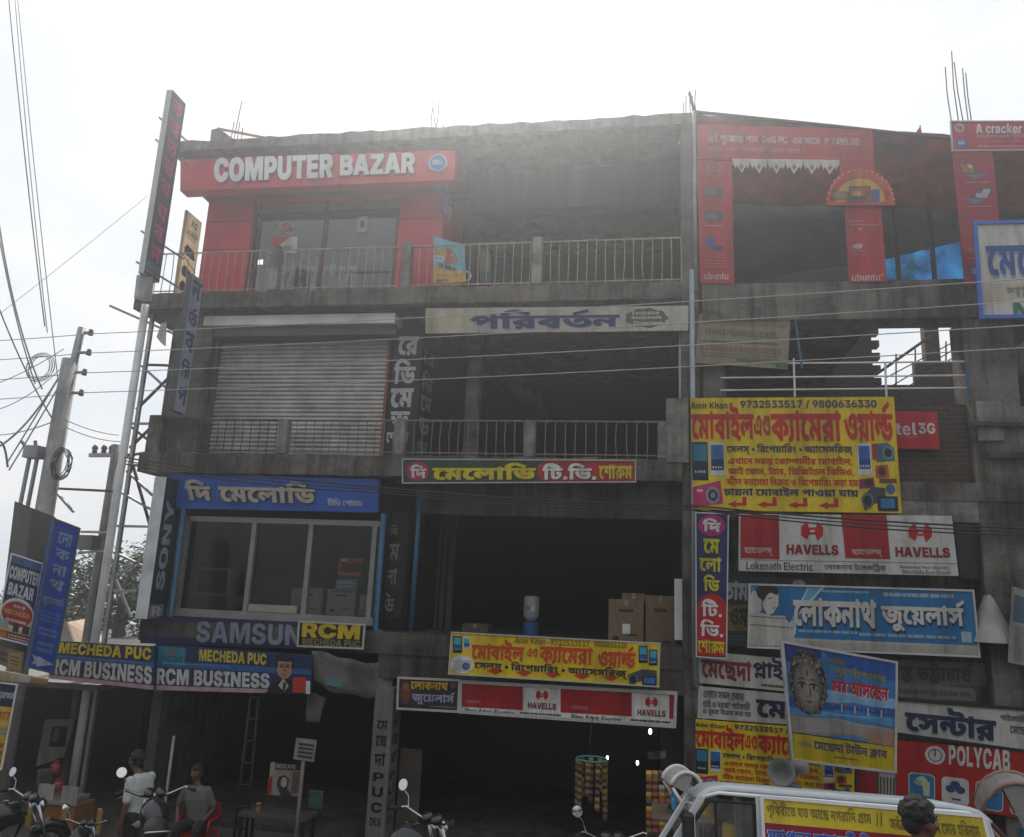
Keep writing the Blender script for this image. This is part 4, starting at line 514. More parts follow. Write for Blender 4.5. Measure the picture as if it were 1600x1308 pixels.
1,8,0,9,-10,13,-16,7,-13,0,-12,0,-18,-7,-10,-13,1,-9,0,-8,10,-13,18,-7]],
99:[119,[125,-2,-34,0,-50,14,-26,25,1,17,0,17,26,25,50,15,35,0,22,0,34,-6,26,-10,16,-15,5,-9,-65,-5,0,4,-8,7,-8,4,-12,3,-7,0,-12,0,-18,-7,-8,-13,1,-10,0,-9,8,-13,18,-7,
13,0,8,0,12,2,10,5,6,7,1,4,67,-5,-2,-9,-18,-15,-26,-10,-34,-6]],
100:[128,[101,-2,-24,0,-38,13,-24,25,1,18,0,20,24,25,40,12,23,0,18,0,24,-6,16,-10,5,-5,3,0,1,56,71,0,1,-146,-69,0,1,18,-1,0,-4,-5,-16,-9,-24,-6],[127,26,12,0,18,7,10,13,
1,8,0,9,-10,13,-18,7,-11,0,-14,0,-18,-7,-8,-13,1,-9,0,-8,10,-13,16,-7]],
101:[120,[125,-2,-34,0,-50,13,-26,26,1,17,0,17,26,25,48,15,35,0,24,0,38,-8,28,-14,16,-21,1,-13,1,-9,-189,0,1,20,157,0,-31,-4,0,7,-10,11,-16,5,-13,0,-12,0,-18,-5,-10,-11,
1,-7,1,-14,0,-9,12,-10,18,-6,15,0,8,0,16,3,10,5,3,3,63,-5,-4,-9,-28,-14,-40,-8]],
102:[82,[155,109,1,-26,-149,0,1,26],[41,0,1,114,0,13,20,17,34,8,23,0,14,0,26,-2,7,-1,-11,-25,-4,0,-10,1,-3,0,-12,0,-10,-5,1,-5,1,-115]],
103:[128,[125,-43,-30,0,-42,7,-28,13,-1,9,61,6,2,-3,10,-5,18,-3,11,0,22,0,22,9,1,10,1,19,-5,0,-4,-5,-16,-8,-24,-5,-15,0,-22,0,-40,12,-24,23,1,19,0,19,24,25,40,12,23,0,18,
0,24,-6,16,-10,7,-5,1,0,1,19,71,0,1,-106,0,-15,-28,-21,-50,-10],[127,27,12,0,18,7,10,12,1,9,0,8,-10,13,-18,7,-11,0,-14,0,-16,-7,-10,-13,1,-8,0,-9,10,-12,16,-7]],
104:[128,[93,62,1,-62,-69,0,1,146,69,0,1,-64,-3,0,8,12,34,17,31,0,22,0,34,-11,20,-18,1,-13,1,-69,-69,0,1,63,0,9,-20,10,-15,0,-10,0,-16,-5,-10,-9]],
105:[57,[23,0,1,109,71,0,1,-109],[57,122,-14,0,-20,9,1,7,0,7,20,10,15,0,16,0,20,-10,1,-7,0,-7,-20,-9]],
106:[57,[23,109,71,0,1,-113,0,-14,-22,-16,-40,-7,-27,0,-13,0,1,27,9,0,14,0,12,5,1,5],[59,122,-16,0,-20,9,1,7,0,7,20,10,17,0,14,0,22,-10,1,-7,0,-7,-22,-9]],
107:[119,[87,28,1,42,11,0,61,39,81,0,-91,-56,-17,0],[23,0,1,146,71,0,1,-146],[159,0,-57,45,49,25,91,-70]],
108:[65,[95,-1,-36,0,-36,15,1,16,1,116,71,0,1,-112,0,-4,8,-4,9,0,4,0,4,0,3,1,11,-25,-4,-1,-18,-2]],
109:[186,[23,0,1,109,65,0,5,-28,-3,0,4,10,20,14,28,6,15,0,24,0,28,-15,9,-18,-5,0,4,12,24,14,30,7,17,0,20,0,32,-9,18,-17,1,-11,1,-74,-69,0,1,65,0,9,-16,8,-13,0,-10,0,-12,
-4,-8,-8,1,-5,1,-65,-67,0,1,66,0,7,-16,9,-13,0,-8,0,-14,-4,-8,-8,1,-5,1,-65]],
110:[128,[93,62,1,-62,-69,0,1,109,67,0,3,-27,-3,0,8,12,34,17,31,0,22,0,34,-11,20,-18,1,-13,1,-69,-69,0,1,63,0,9,-20,10,-15,0,-10,0,-16,-5,-10,-9]],
111:[124,[125,-2,-34,0,-50,14,-26,25,1,17,0,17,26,25,50,15,35,0,34,0,50,-15,26,-25,1,-17,0,-17,-26,-25,-50,-14],[125,25,12,0,18,7,8,13,1,9,0,9,-8,14,-18,7,-11,0,-12,0,
-18,-7,-8,-14,1,-9,0,-9,8,-13,18,-7]],
112:[128,[23,-41,1,150,71,0,1,-19,3,0,4,5,16,10,24,6,19,0,22,0,40,-12,24,-25,1,-20,0,-18,-24,-25,-40,-13,-23,0,-16,0,-24,6,-16,9,-3,5,-1,0,1,-59],[131,26,14,0,16,7,10,13,
1,8,0,9,-10,13,-16,7,-13,0,-12,0,-18,-7,-10,-13,1,-9,0,-8,10,-13,18,-7]],
113:[128,[235,-41,-69,0,1,59,-1,0,-4,-5,-16,-9,-24,-6,-17,0,-24,0,-38,13,-24,25,1,18,0,20,24,25,40,12,23,0,18,0,24,-6,16,-10,5,-5,3,0,1,19,71,0],[127,26,12,0,18,7,10,13,
1,8,0,9,-10,13,-18,7,-11,0,-14,0,-18,-7,-8,-13,1,-9,0,-8,10,-13,16,-7]],
114:[85,[23,0,1,109,69,0,1,-20,3,0,6,11,28,11,19,0,4,0,10,-1,5,-1,1,-30,-4,1,-16,1,-5,0,-14,0,-18,-6,-12,-9,1,-7,1,-59]],
115:[115,[117,-2,-30,0,-42,8,-28,15,-3,11,67,5,4,-7,18,-8,19,0,14,0,16,5,1,4,0,4,-14,4,-13,1,-37,4,-32,3,-32,16,1,13,0,11,24,15,42,9,31,0,28,0,42,-8,24,-13,5,-10,-61,-5,
-2,6,-18,6,-13,0,-12,0,-16,-5,1,-4,0,-3,10,-5,15,-1,43,-4,32,-3,32,-15,1,-12,0,-11,-26,-17,-46,-9]],
116:[77,[143,109,1,-26,-137,0,1,26],[33,135,71,0,1,-101,0,-4,8,-4,11,0,4,0,12,0,3,1,11,-26,-12,-1,-22,-2,-9,0,-36,0,-36,17,1,16]],
117:[128,[99,-1,-24,0,-34,10,-18,18,1,13,1,69,71,0,1,-62,0,-9,18,-11,17,0,12,0,16,5,10,9,1,6,1,62,71,0,1,-109,-65,0,-1,28,3,0,-8,-13,-34,-16]],
118:[124,[83,0,-77,109,75,0,33,-52,6,-11,10,-23,5,-13,-11,0,6,13,8,23,9,11,31,52,75,0,-79,-109]],
119:[173,[67,0,-63,109,75,0,15,-37,6,-11,10,-26,5,-15,-5,0,4,15,12,26,7,11,17,37,63,0,17,-37,6,-11,12,-26,5,-15,-5,0,4,15,10,26,5,11,17,37,75,0,-63,-109,-71,0,-21,39,-4,
5,-6,15,-6,16,-1,6,11,0,-2,-6,-6,-16,-6,-15,-3,-5,-21,-39]],
120:[119,[7,0,85,70,1,-28,-79,67,75,0,17,-15,10,-9,14,-17,9,-9,-23,0,8,9,14,17,11,9,19,15,73,0,-81,-67,1,27,85,-69,-71,0,-21,19,-8,8,-16,18,-7,8,25,0,-8,-8,-14,-18,-9,-8,
-19,-19]],
121:[124,[23,-38,17,25,9,-1,12,-2,20,2,8,5,1,5,1,4,-81,109,75,0,33,-52,6,-12,8,-22,5,-13,-13,0,6,13,10,23,9,11,35,52,73,0,-89,-120,-8,-9,-20,-14,-34,-8,-25,0,-12,0,-24,
2]],
8226:[86,[87,27,-18,0,-28,8,-16,14,1,9,0,9,16,14,28,8,19,0,18,0,28,-8,16,-14,1,-9,0,-9,-16,-14,-28,-8]],
8377:[117,[221,109,-11,-21,-191,0,11,21],[117,0,-95,56,3,20,47,0,14,0,20,6,8,9,1,6,0,9,-18,11,-23,0,-51,0,13,29,41,0,36,0,50,-11,26,-20,1,-15,0,-12,-16,-18,-30,-13,-23,
-4,-1,-1,83,-51,1,-1],[221,146,-11,-22,-159,0,11,22]],
}
LINES = {
'দি':[1055,0,0,1037,62,0],
'মেলোডি':[1061,0,0,1044,81,0,1061,212,0,1047,293,0,1054,450,0,1055,513,0,1032,575,0],
'টিভি শোরুম':[1520,0,0,1055,182,0,1043,245,0,1003,397,0,1061,449,0,1048,530,0,1054,675,0,1454,738,0,1044,909,0],
'টি.ভি.':[1520,0,0,1599,182,0,1055,240,0,1043,303,0,1599,455,0],
'টি.':[1520,0,0,1599,182,0],
'ভি.':[1055,0,0,1043,62,0,1599,215,0],
'শোরুম':[1061,0,0,1048,81,0,1054,226,0,1454,289,0,1044,460,0],
'মে':[1061,0,0,1044,81,0],
'লো':[1061,0,0,1047,81,0,1054,238,0],
'ডি':[1055,0,0,1032,62,0],
'রে':[1061,0,0,1046,81,0],
'ড':[1032,0,0],
'পরিবর্তন':[1040,0,0,1055,155,0,1046,218,0,1042,344,0,1035,470,0,1131,584,0,1039,619,0],
'প':[1040,0,0],
'রি':[1055,0,0,1046,62,0],
'ব':[1042,0,0],
'র্ত':[1035,0,0,1131,114,0],
'ন':[1039,0,0],
'মোবাইল':[1061,0,0,1044,81,0,1054,212,0,1042,275,0,1054,401,0,1010,463,0,1047,580,0],
'এণ্ড':[1016,0,0,1332,162,0],
'ক্যামেরা':[1020,0,0,1202,173,0,1054,232,0,1061,294,0,1044,375,0,1046,506,0,1054,633,0],
'ওয়ার্ল্ড':[1018,0,0,1070,160,0,1054,293,0,1406,356,0,1131,516,0],
'সেলস্ • রিপেয়ারিং • অ্যাসেসরিজ্':[1061,0,0,1050,81,0,1047,224,0,1050,381,0,1065,520,0,1003,523,0,8226,575,0,1003,654,0,1055,706,0,1046,769,0,1061,895,0,1040,976,0,1070,
1131,0,1054,1265,0,1055,1327,0,1046,1390,0,1006,1516,0,1003,1605,0,8226,1657,0,1003,1736,0,1008,1788,0,1202,1983,0,1054,2042,0,1061,2105,0,1050,2185,0,1050,2328,0,1055,
2471,0,1046,2533,0,1027,2660,0,1065,2855,0],
'এখানে সমস্ত কোম্পানীর মোবাইল,':[1016,0,0,1021,162,0,1054,315,0,1061,377,0,1039,458,0,1003,587,0,1050,639,0,1044,782,0,1435,913,0,1003,1065,0,1061,1117,0,1020,1198,0,
1054,1371,0,1394,1433,0,1054,1682,0,1039,1745,0,1056,1873,0,1046,1936,0,1003,2062,0,1061,2114,0,1044,2195,0,1054,2326,0,1042,2388,0,1054,2515,0,1010,2577,0,1047,2694,0,
1597,2851,0],
'আই ফোন, ট্যাব, ডিজিট্যাল ভিডিও,':[1009,0,0,1010,258,0,1003,375,0,1061,427,0,1041,508,0,1054,686,0,1039,749,0,1597,877,0,1003,940,0,1030,992,0,1202,1112,0,1054,1171,0,
1042,1233,0,1597,1360,0,1003,1423,0,1055,1475,0,1032,1537,0,1055,1688,0,1027,1751,0,1030,1954,0,1202,2074,0,1054,2133,0,1047,2195,0,1003,2352,0,1055,2404,0,1043,2466,0,
1055,2619,0,1032,2681,0,1018,2832,0,1597,2992,0],
'স্টীল ক্যামেরা বিক্রয় ও রিপেয়ারিং করা হয়':[1434,0,0,1056,201,0,1047,263,0,1003,420,0,1020,472,0,1202,645,0,1054,704,0,1061,766,0,1044,847,0,1046,979,0,1054,1105,0,
1003,1167,0,1055,1219,0,1042,1282,0,1203,1408,0,1070,1606,0,1003,1740,0,1018,1792,0,1003,1951,0,1055,2003,0,1046,2066,0,1061,2192,0,1040,2273,0,1070,2428,0,1054,2562,0,
1055,2624,0,1046,2687,0,1006,2813,0,1003,2902,0,1020,2954,0,1046,3127,0,1054,3253,0,1003,3315,0,1051,3367,0,1070,3484,0],
'চায়না মোবাইল পাওয়া যায়':[1025,0,0,1054,120,0,1070,182,0,1039,316,0,1054,445,0,1003,507,0,1061,559,0,1044,640,0,1054,771,0,1042,833,0,1054,960,0,1010,1022,0,1047,1139,
0,1003,1296,0,1040,1348,0,1054,1503,0,1018,1565,0,1070,1725,0,1054,1858,0,1003,1921,0,1045,1973,0,1054,2106,0,1070,2169,0],
'হ্যাভেল্স্':[1051,0,0,1202,116,0,1054,175,0,1061,237,0,1043,318,0,1160,471,0,1050,579,0,1065,719,0],
'লোকনাথ ইলেকট্রিক':[1061,0,0,1047,81,0,1054,238,0,1020,300,0,1039,473,0,1054,602,0,1036,664,0,1003,812,0,1010,864,0,1061,981,0,1047,1062,0,1020,1219,0,1522,1392,0,1020,
1599,0],
'লোকনাথ':[1061,0,0,1047,81,0,1054,238,0,1020,300,0,1039,473,0,1054,602,0,1036,664,0],
'জুয়েলার্স':[1027,0,0,1057,196,0,1061,203,0,1070,284,0,1047,418,0,1054,574,0,1050,637,0,1131,780,0],
'মেছেদা':[1061,0,0,1044,81,0,1061,212,0,1026,293,0,1037,442,0,1054,571,0],
'প্লাই':[1380,0,0,1054,155,0,1010,218,0],
'সেন্টার':[1061,0,0,1050,81,0,1370,224,0,1054,401,0,1046,463,0],
'মো':[1061,0,0,1044,81,0,1054,212,0],
'এখানে সকল প্রকার':[1016,0,0,1021,162,0,1054,315,0,1061,377,0,1039,458,0,1003,587,0,1050,639,0,1020,782,0,1047,955,0,1003,1112,0,1224,1164,0,1020,1330,0,1054,1503,0,1046,
1565,0],
'প্লাই ও দরজা পাইকারী':[1380,0,0,1054,155,0,1010,218,0,1003,334,0,1018,386,0,1003,546,0,1037,598,0,1046,727,0,1027,853,0,1054,1056,0,1003,1119,0,1040,1171,0,1054,1326,0,
1010,1388,0,1020,1505,0,1054,1678,0,1046,1740,0,1056,1867,0],
'ও খুচরা বিক্রয় করা হয়':[1018,0,0,1003,160,0,1021,212,0,1057,358,0,1025,365,0,1046,485,0,1054,612,0,1003,674,0,1055,726,0,1042,788,0,1203,915,0,1070,1113,0,1003,1246,0,
1020,1298,0,1046,1471,0,1054,1598,0,1003,1660,0,1051,1712,0,1070,1828,0],
'ান্ত ভট্টাচার্য':[1054,0,0,1357,62,0,1003,212,0,1043,264,0,1324,416,0,1054,558,0,1025,621,0,1054,741,0,1045,803,0,1131,937,0],
'তাম':[1035,0,0,1054,149,0,1044,211,0],
'মেছেদা টাউন ক্লাব':[1061,0,0,1044,81,0,1061,212,0,1026,293,0,1037,442,0,1054,571,0,1003,634,0,1030,686,0,1054,806,0,1012,868,0,1039,1019,0,1003,1148,0,1292,1200,0,1054,
1373,0,1042,1436,0],
'পরিঃ':[1040,0,0,1055,155,0,1046,218,0,1007,344,0],
'শারদীয়া':[1048,0,0,1054,145,0,1046,208,0,1037,334,0,1056,463,0,1070,525,0,1054,659,0],
'দুর্গোৎসব':[1037,0,0,1057,127,0,1061,129,0,1022,210,0,1131,335,0,1054,354,0,1066,416,0,1050,534,0,1042,676,0],
'শাড়ি':[1048,0,0,1054,145,0,1055,208,0,1068,270,0],
'পৃথিবীতে যত আছে নগরাদি গ্রাম  //':[1040,0,0,1059,149,0,1055,155,0,1036,218,0,1042,366,0,1056,492,0,1061,554,0,1035,635,0,1003,784,0,1045,836,0,1035,970,0,1003,1119,0,
1009,1171,0,1061,1429,0,1026,1510,0,1003,1659,0,1039,1711,0,1022,1839,0,1046,1983,0,1054,2109,0,1055,2171,0,1037,2234,0,1003,2363,0,1205,2415,0,1054,2570,0,1044,2633,0,
1003,2764,0,1003,2816,0,1600,2868,0,1600,2973,0],
'সর্বত্র প্রচার হইবে মোর হরিনাম':[1050,0,0,1042,143,0,1131,269,0,1219,269,0,1003,422,0,1224,474,0,1025,640,0,1054,760,0,1046,822,0,1003,949,0,1051,1001,0,1010,1117,0,
1061,1234,0,1042,1315,0,1003,1441,0,1061,1493,0,1044,1574,0,1054,1705,0,1046,1768,0,1003,1894,0,1051,1946,0,1055,2062,0,1046,2125,0,1039,2251,0,1054,2380,0,1044,2442,0],
'মহাপ্রভুর ভাবাদর্শী বিশুদ্ধ প্রচারক কীর্তনীয়া':[1044,0,0,1051,131,0,1054,248,0,1224,310,0,1043,476,0,1057,601,0,1046,628,0,1003,755,0,1043,807,0,1054,959,0,1042,1021,0,
1054,1148,0,1037,1210,0,1048,1339,0,1131,1467,0,1056,1484,0,1003,1547,0,1055,1599,0,1042,1661,0,1456,1787,0,1350,1968,0,1003,2139,0,1224,2191,0,1025,2357,0,1054,2477,0,
1046,2540,0,1020,2666,0,1003,2839,0,1020,2891,0,1056,3064,0,1035,3126,0,1131,3240,0,1039,3275,0,1056,3404,0,1070,3466,0,1054,3600,0],
'না':[1039,0,0,1054,129,0],
'থ':[1036,0,0],
'ক':[1020,0,0],
'ছে':[1061,0,0,1026,81,0],
'দা':[1037,0,0,1054,129,0],
'এই পূজোয় পান  Dell PC  এর দামে  ₹ 7499.00':[1016,0,0,1010,162,0,1003,278,0,1040,330,0,1058,479,0,1061,485,0,1027,566,0,1054,769,0,1070,832,0,1003,965,0,1040,1017,0,
1054,1173,0,1039,1235,0,1003,1364,0,1003,1416,0,68,1468,0,101,1601,0,108,1711,0,108,1771,0,1003,1831,0,80,1883,0,67,2003,0,1003,2140,0,1003,2192,0,1016,2244,0,1046,2406,
0,1003,2532,0,1037,2584,0,1054,2713,0,1061,2776,0,1044,2857,0,1003,2988,0,1003,3040,0,1638,3092,0,1003,3217,0,1608,3269,0,1605,3381,0,1610,3494,0,1610,3606,0,1599,3718,0,
1601,3776,0,1601,3888,0],
'মনের মতন সেলিব্রেট করার পালা ।':[1044,0,0,1061,131,0,1039,212,0,1046,341,0,1003,467,0,1044,519,0,1035,650,0,1039,799,0,1003,928,0,1061,980,0,1050,1061,0,1055,1204,0,
1047,1266,0,1061,1423,0,1226,1504,0,1030,1645,0,1003,1765,0,1020,1817,0,1046,1990,0,1054,2117,0,1046,2179,0,1003,2305,0,1040,2357,0,1054,2513,0,1047,2575,0,1054,2732,0,
1003,2794,0,1641,2846,0],
'হ':[1051,0,0],
'ত':[1035,0,0],
'ভ':[1043,0,0],
'ঘ':[1023,0,0],
'ওম':[1018,0,0,1044,160,0],
'পাইকারী ও খুচরা':[1040,0,0,1054,155,0,1010,218,0,1020,334,0,1054,507,0,1046,570,0,1056,696,0,1003,758,0,1018,810,0,1003,970,0,1021,1022,0,1057,1168,0,1025,1175,0,1046,
1295,0,1054,1422,0],
'মেছেদা বাজার':[1061,0,0,1044,81,0,1061,212,0,1026,293,0,1037,442,0,1054,571,0,1003,634,0,1042,686,0,1054,812,0,1027,874,0,1054,1077,0,1046,1140,0],
'মা':[1044,0,0,1054,131,0],
'আসছেন':[1009,0,0,1050,258,0,1061,401,0,1026,482,0,1039,631,0],
'ও':[1018,0,0],
}

_gc = {}
def glyph(k):
    if k in _gc: return _gc[k]
    out = []
    for r in GLYPHS[k][1:]:
        P = []; x = y = 0
        for i in range(0, len(r), 2):
            on = r[i] & 1; x += (r[i] >> 1) * 5; y += r[i + 1] * 5; P.append((x, y, on))
        n = len(P); Q = []
        for i in range(n):
            a, b = P[i], P[(i + 1) % n]; Q.append(a)
            if not a[2] and not b[2]: Q.append(((a[0] + b[0]) / 2, (a[1] + b[1]) / 2, 1))
        while not Q[0][2]: Q = Q[1:] + Q[:1]
        pts = []; m = len(Q); i = 0
        while i < m:
            p = Q[i]; pts.append(p[:2])
            if i + 1 < m and not Q[i + 1][2]:
                c = Q[i + 1]; e = Q[(i + 2) % m]
                for t in (1 / 3, 2 / 3): pts.append(tuple((1 - t) ** 2 * p[k] + 2 * t * (1 - t) * c[k] + t * t * e[k] for k in (0, 1)))
                i += 2
            else: i += 1
        out.append(pts)
    _gc[k] = out; return out
_tc = {}
def text_tris(s, fat=0):
    if (s, fat) in _tc: return _tc[(s, fat)]
    if s in LINES: q = LINES[s]; items = [(q[i], q[i + 1] * 5, q[i + 2] * 5) for i in range(0, len(q), 3)]
    else:
        x = 0; items = []
        for ch in s:
            if ch == ' ': x += 260; continue
            items.append((ord(ch), x, 0)); x += GLYPHS[ord(ch)][0] * 5
    vs = []; ed = []; segs = []
    for k, x, y in items:
        for c in glyph(k):
            pts = np.array(c, float); n = len(pts)
            if fat:
                a = pts - np.roll(pts, 1, 0); b = np.roll(pts, -1, 0) - pts
                na = np.stack([-a[:, 1], a[:, 0]], 1); nb = np.stack([-b[:, 1], b[:, 0]], 1)
                na /= np.maximum(1e-6, np.linalg.norm(na, axis=1))[:, None]; nb /= np.maximum(1e-6, np.linalg.norm(nb, axis=1))[:, None]
                nn = na + nb; ln = np.maximum(.7, np.linalg.norm(nn, axis=1)); pts = pts + nn / ln[:, None] * fat
            pts = pts + np.array([x, y])
            b0 = len(vs); vs += [V(p) for p in pts]; ed += [(b0 + i, b0 + (i + 1) % n) for i in range(n)]
            segs.append(np.concatenate([pts, np.roll(pts, -1, 0)], 1))
    v, e, f, _, _, _ = delaunay_2d_cdt(vs, ed, [], 0, 1e-3)
    vv = np.array([(p.x, p.y) for p in v]); T = np.array([t for t in f if len(t) == 3])
    cen = vv[T].mean(1); sg = np.concatenate(segs); w = np.zeros(len(T))
    for i0 in range(0, len(T), 400):
        c = cen[i0:i0 + 400]; py = c[:, 1][:, None]; pxx = c[:, 0][:, None]
        y0, y1, x0, x1 = sg[:, 1], sg[:, 3], sg[:, 0], sg[:, 2]
        cr = (x1 - x0) * (py - y0) - (pxx - x0) * (y1 - y0)
        w[i0:i0 + 400] = (((y0 <= py) & (y1 > py) & (cr > 0)).sum(1) - ((y0 > py) & (y1 <= py) & (cr < 0)).sum(1))
    T = T[w != 0]; us = np.unique(T); mp_ = {a: i for i, a in enumerate(us)}
    vv = vv[us]; T = [tuple(mp_[k] for k in t) for t in T]
    lo, hi = vv.min(0), vv.max(0); vv = (vv - lo) / (hi - lo)
    _tc[(s, fat)] = (vv, T, (hi - lo)); return _tc[(s, fat)]

class Sign:
    """a board with printed colours and lettering; content is laid out in the board's own u (right) and v (down)"""
    def __init__(s, label, q, board='ffffff', th=.04, cat='sign', name='shop_sign', group=None, frame=None, fw=.03, bm=None, board_obj=True):
        s.q = [V(p) for p in q]; s.n = qnorm(s.q); s.A = .007 if board_obj else 0; s.k = (4 + 3 * math.sin(s.q[0].x * 7), 2.5 + 1.5 * math.cos(s.q[0].z * 5), s.q[0].x * 3, s.q[0].z * 4); lo = min(p.z for p in s.q); c = sum(s.q, V()) / 4
        s.o = empty(name, (c.x, c.y, lo), label, cat, group); s.art = MB(); s.let = MB(); s.th = th
        bm = bm or ink(board)
        if board_obj:
            b = MB(); g = 16; vs = [s.P(i / g, j / g) for j in range(g + 1) for i in range(g + 1)]; w = g + 1; vs += [p - s.n * th for p in vs]; k = w * w
            fs = [(j * w + i, (j + 1) * w + i, (j + 1) * w + i + 1, j * w + i + 1) for j in range(g) for i in range(g)]; fs += [tuple(k + v for v in f[::-1]) for f in fs]
            rim = [i for i in range(w)] + [j * w + g for j in range(1, w)] + [g * w + i for i in range(g - 1, -1, -1)] + [j * w for j in range(g - 1, 0, -1)]
            fs += [(a, c, c + k, a + k) for a, c in zip(rim, rim[1:] + rim[:1])]; b.add(vs, fs, bm); b.build('board', s.o)
        if frame:
            b = MB(); q2 = s.q
            for i in range(4):
                a, d = q2[i], q2[(i + 1) % 4]; t = (d - a).normalized() * fw * .5
                b.bar(a - t * (1 if i % 2 == 0 else -1) + s.n * .004, d + t * (1 if i % 2 == 0 else -1) + s.n * .004, fw, fw, frame, s.n)
            b.build('frame', s.o)
    def P(s, u, v, off=0.0):
        a, b, c, d = s.q
        return a * ((1 - u) * (1 - v)) + b * (u * (1 - v)) + c * (u * v) + d * ((1 - u) * v) + s.n * (off + s.A * math.sin(s.k[0] * u + s.k[2] + 1.3 * v) * math.cos(s.k[1] * v + s.k[3]))
    def poly(s, pts, col, layer=1, tgt=None):
        m = ink(col) if isinstance(col, str) else col; o = .002 + .0025 * layer
        A = sum(pts[i][0] * pts[(i + 1) % len(pts)][1] - pts[(i + 1) % len(pts)][0] * pts[i][1] for i in range(len(pts)))
        vs = [V(p) for p in (pts if A > 0 else pts[::-1])]
        lo = [min(p[k] for p in pts) for k in (0, 1)]; hi = [max(p[k] for p in pts) for k in (0, 1)]; st = .09; ex = []
        if s.A and max(hi[0] - lo[0], hi[1] - lo[1]) > .15: ex = [V((lo[0] + (i + .5) * st, lo[1] + (j + .5) * st)) for i in range(int((hi[0] - lo[0]) / st)) for j in range(int((hi[1] - lo[1]) / st))]
        v2, _, f, _, _, _ = delaunay_2d_cdt(vs + ex, [], [list(range(len(vs)))], 1, 1e-6)
        (tgt or s.art).add([s.P(p.x, p.y, o) for p in v2], f, m)
    def rect(s, u0, v0, u1, v1, col, layer=1):
        m = ink(col) if isinstance(col, str) else col; o = .002 + .0025 * layer
        a = max(1, int(abs(u1 - u0) / .07)) if s.A else 1; b = max(1, int(abs(v1 - v0) / .1)) if s.A else 1
        s.art.add([s.P(u0 + (u1 - u0) * i / a, v0 + (v1 - v0) * j / b, o) for j in range(b + 1) for i in range(a + 1)], [(j * (a + 1) + i, (j + 1) * (a + 1) + i, (j + 1) * (a + 1) + i + 1, j * (a + 1) + i + 1) for j in range(b) for i in range(a)], m)
    def ell(s, cu, cv, ru, rv, col, layer=1, a0=0, a1=360, n=28):
        m = ink(col) if isinstance(col, str) else col; o = .002 + .0025 * layer
        p = [s.P(cu + ru * math.cos(R_(a0 + (a1 - a0) * i / n)), cv - rv * math.sin(R_(a0 + (a1 - a0) * i / n)), o) for i in range(n + (0 if a1 - a0 == 360 else 1))]
        s.art.add([s.P(cu, cv, o)] + p, [(0, i + 1, (i + 1) % len(p) + 1) for i in range(len(p) if a1 - a0 == 360 else len(p) - 1)], m)
    def ring(s, cu, cv, ru, rv, w, col, layer=1, n=32):
        m = ink(col) if isinstance(col, str) else col; o = .002 + .0025 * layer
        vs = []
        for i in range(n):
            a = 2 * math.pi * i / n
            vs += [s.P(cu + ru * math.cos(a), cv + rv * math.sin(a), o), s.P(cu + ru * (1 - w) * math.cos(a), cv + rv * (1 - w) * math.sin(a), o)]
        s.art.add(vs, [(2 * i, 2 * i + 1, (2 * i + 3) % (2 * n), (2 * i + 2) % (2 * n)) for i in range(n)], m)
    def rrect(s, u0, v0, u1, v1, ru, rv, col, layer=1):
        pts = []
        for cu, cv, a in ((u1 - ru, v0 + rv, 90), (u0 + ru, v0 + rv, 180), (u0 + ru, v1 - rv, 270), (u1 - ru, v1 - rv, 360)):
            for k in range(5):
                t = R_(a - 90 + k * 22.5)
                pts.append((cu + ru * math.cos(t), cv - rv * math.sin(t)))
        s.poly(pts, col, layer)
    def text(s, t, u0, v0, u1, v1, col, layer=3, fat=0, sh=None, depth=0.0, rot=0, dm=None, slant=0):
        m = ink(col) if isinstance(col, str) else col
        vv, T, _ = text_tris(t, fat)
        if sh: s.text(t, u0 + sh[0], v0 + sh[1], u1 + sh[0], v1 + sh[1], sh[2], layer - 1, fat, rot=rot, slant=slant)
        X, Y = vv[:, 0] + slant * (vv[:, 1] - .5), vv[:, 1]
        if rot == 90: X, Y = 1 - Y, X          # reads upwards
        o = .002 + .0025 * layer
        fr = [s.P(u0 + x * (u1 - u0), v1 - y * (v1 - v0), o + depth) for x, y in zip(X, Y)]
        s.let.add(fr, T, m)
        if depth:
            cnt = {}
            for a, b, c in T:
                for e in ((a, b), (b, c), (c, a)): cnt[tuple(sorted(e))] = cnt.get(tuple(sorted(e)), []) + [e]
            bk = [s.P(u0 + x * (u1 - u0), v1 - y * (v1 - v0), 0) for x, y in zip(X, Y)]; n = len(fr)
            s.let.add(fr + bk, [(e[0][1], e[0][0], e[0][0] + n, e[0][1] + n) for e in cnt.values() if len(e) == 1], dm or m)
    def lines(s, u0, v0, u1, v1, n, col, seed=1, layer=2, fill=.55):   # fine print too small to read, set as broken word-length dashes
        r = random.Random(seed); h = (v1 - v0) / n
        for i in range(n):
            u = u0; y = v0 + i * h + h * .2
            while u < u1:
                w = min(u1 - u, (u1 - u0) * r.uniform(.06, .17)); s.rect(u, y, u + w * .86, y + h * fill, col, layer); u += w
    def done(s):
        if s.art.v: s.art.build('artwork', s.o)
        if s.let.v: s.let.build('lettering', s.o)
        return s.o
def px4(*p, y=0.0):
    ys = y if isinstance(y, (list, tuple)) else [y] * 4
    return [at(a, b, k) for (a, b), k in zip(p, ys)]
def proj(p):
    d = p - CAM; q = _x * d.x + _y * d.y + _up * d.z
    return CX + F * q.x / q.z, CY + F * q.y / q.z
def _uv(s, px, py):
    u = v = .5
    for _ in range(12):
        a = proj(s.P(u, v)); b = proj(s.P(u + 1e-3, v)); c = proj(s.P(u, v + 1e-3))
        j = np.array([[b[0] - a[0], c[0] - a[0]], [b[1] - a[1], c[1] - a[1]]]) * 1e3
        d = np.linalg.solve(j, np.array([px - a[0], py - a[1]])); u += d[0]; v += d[1]
    return u, v
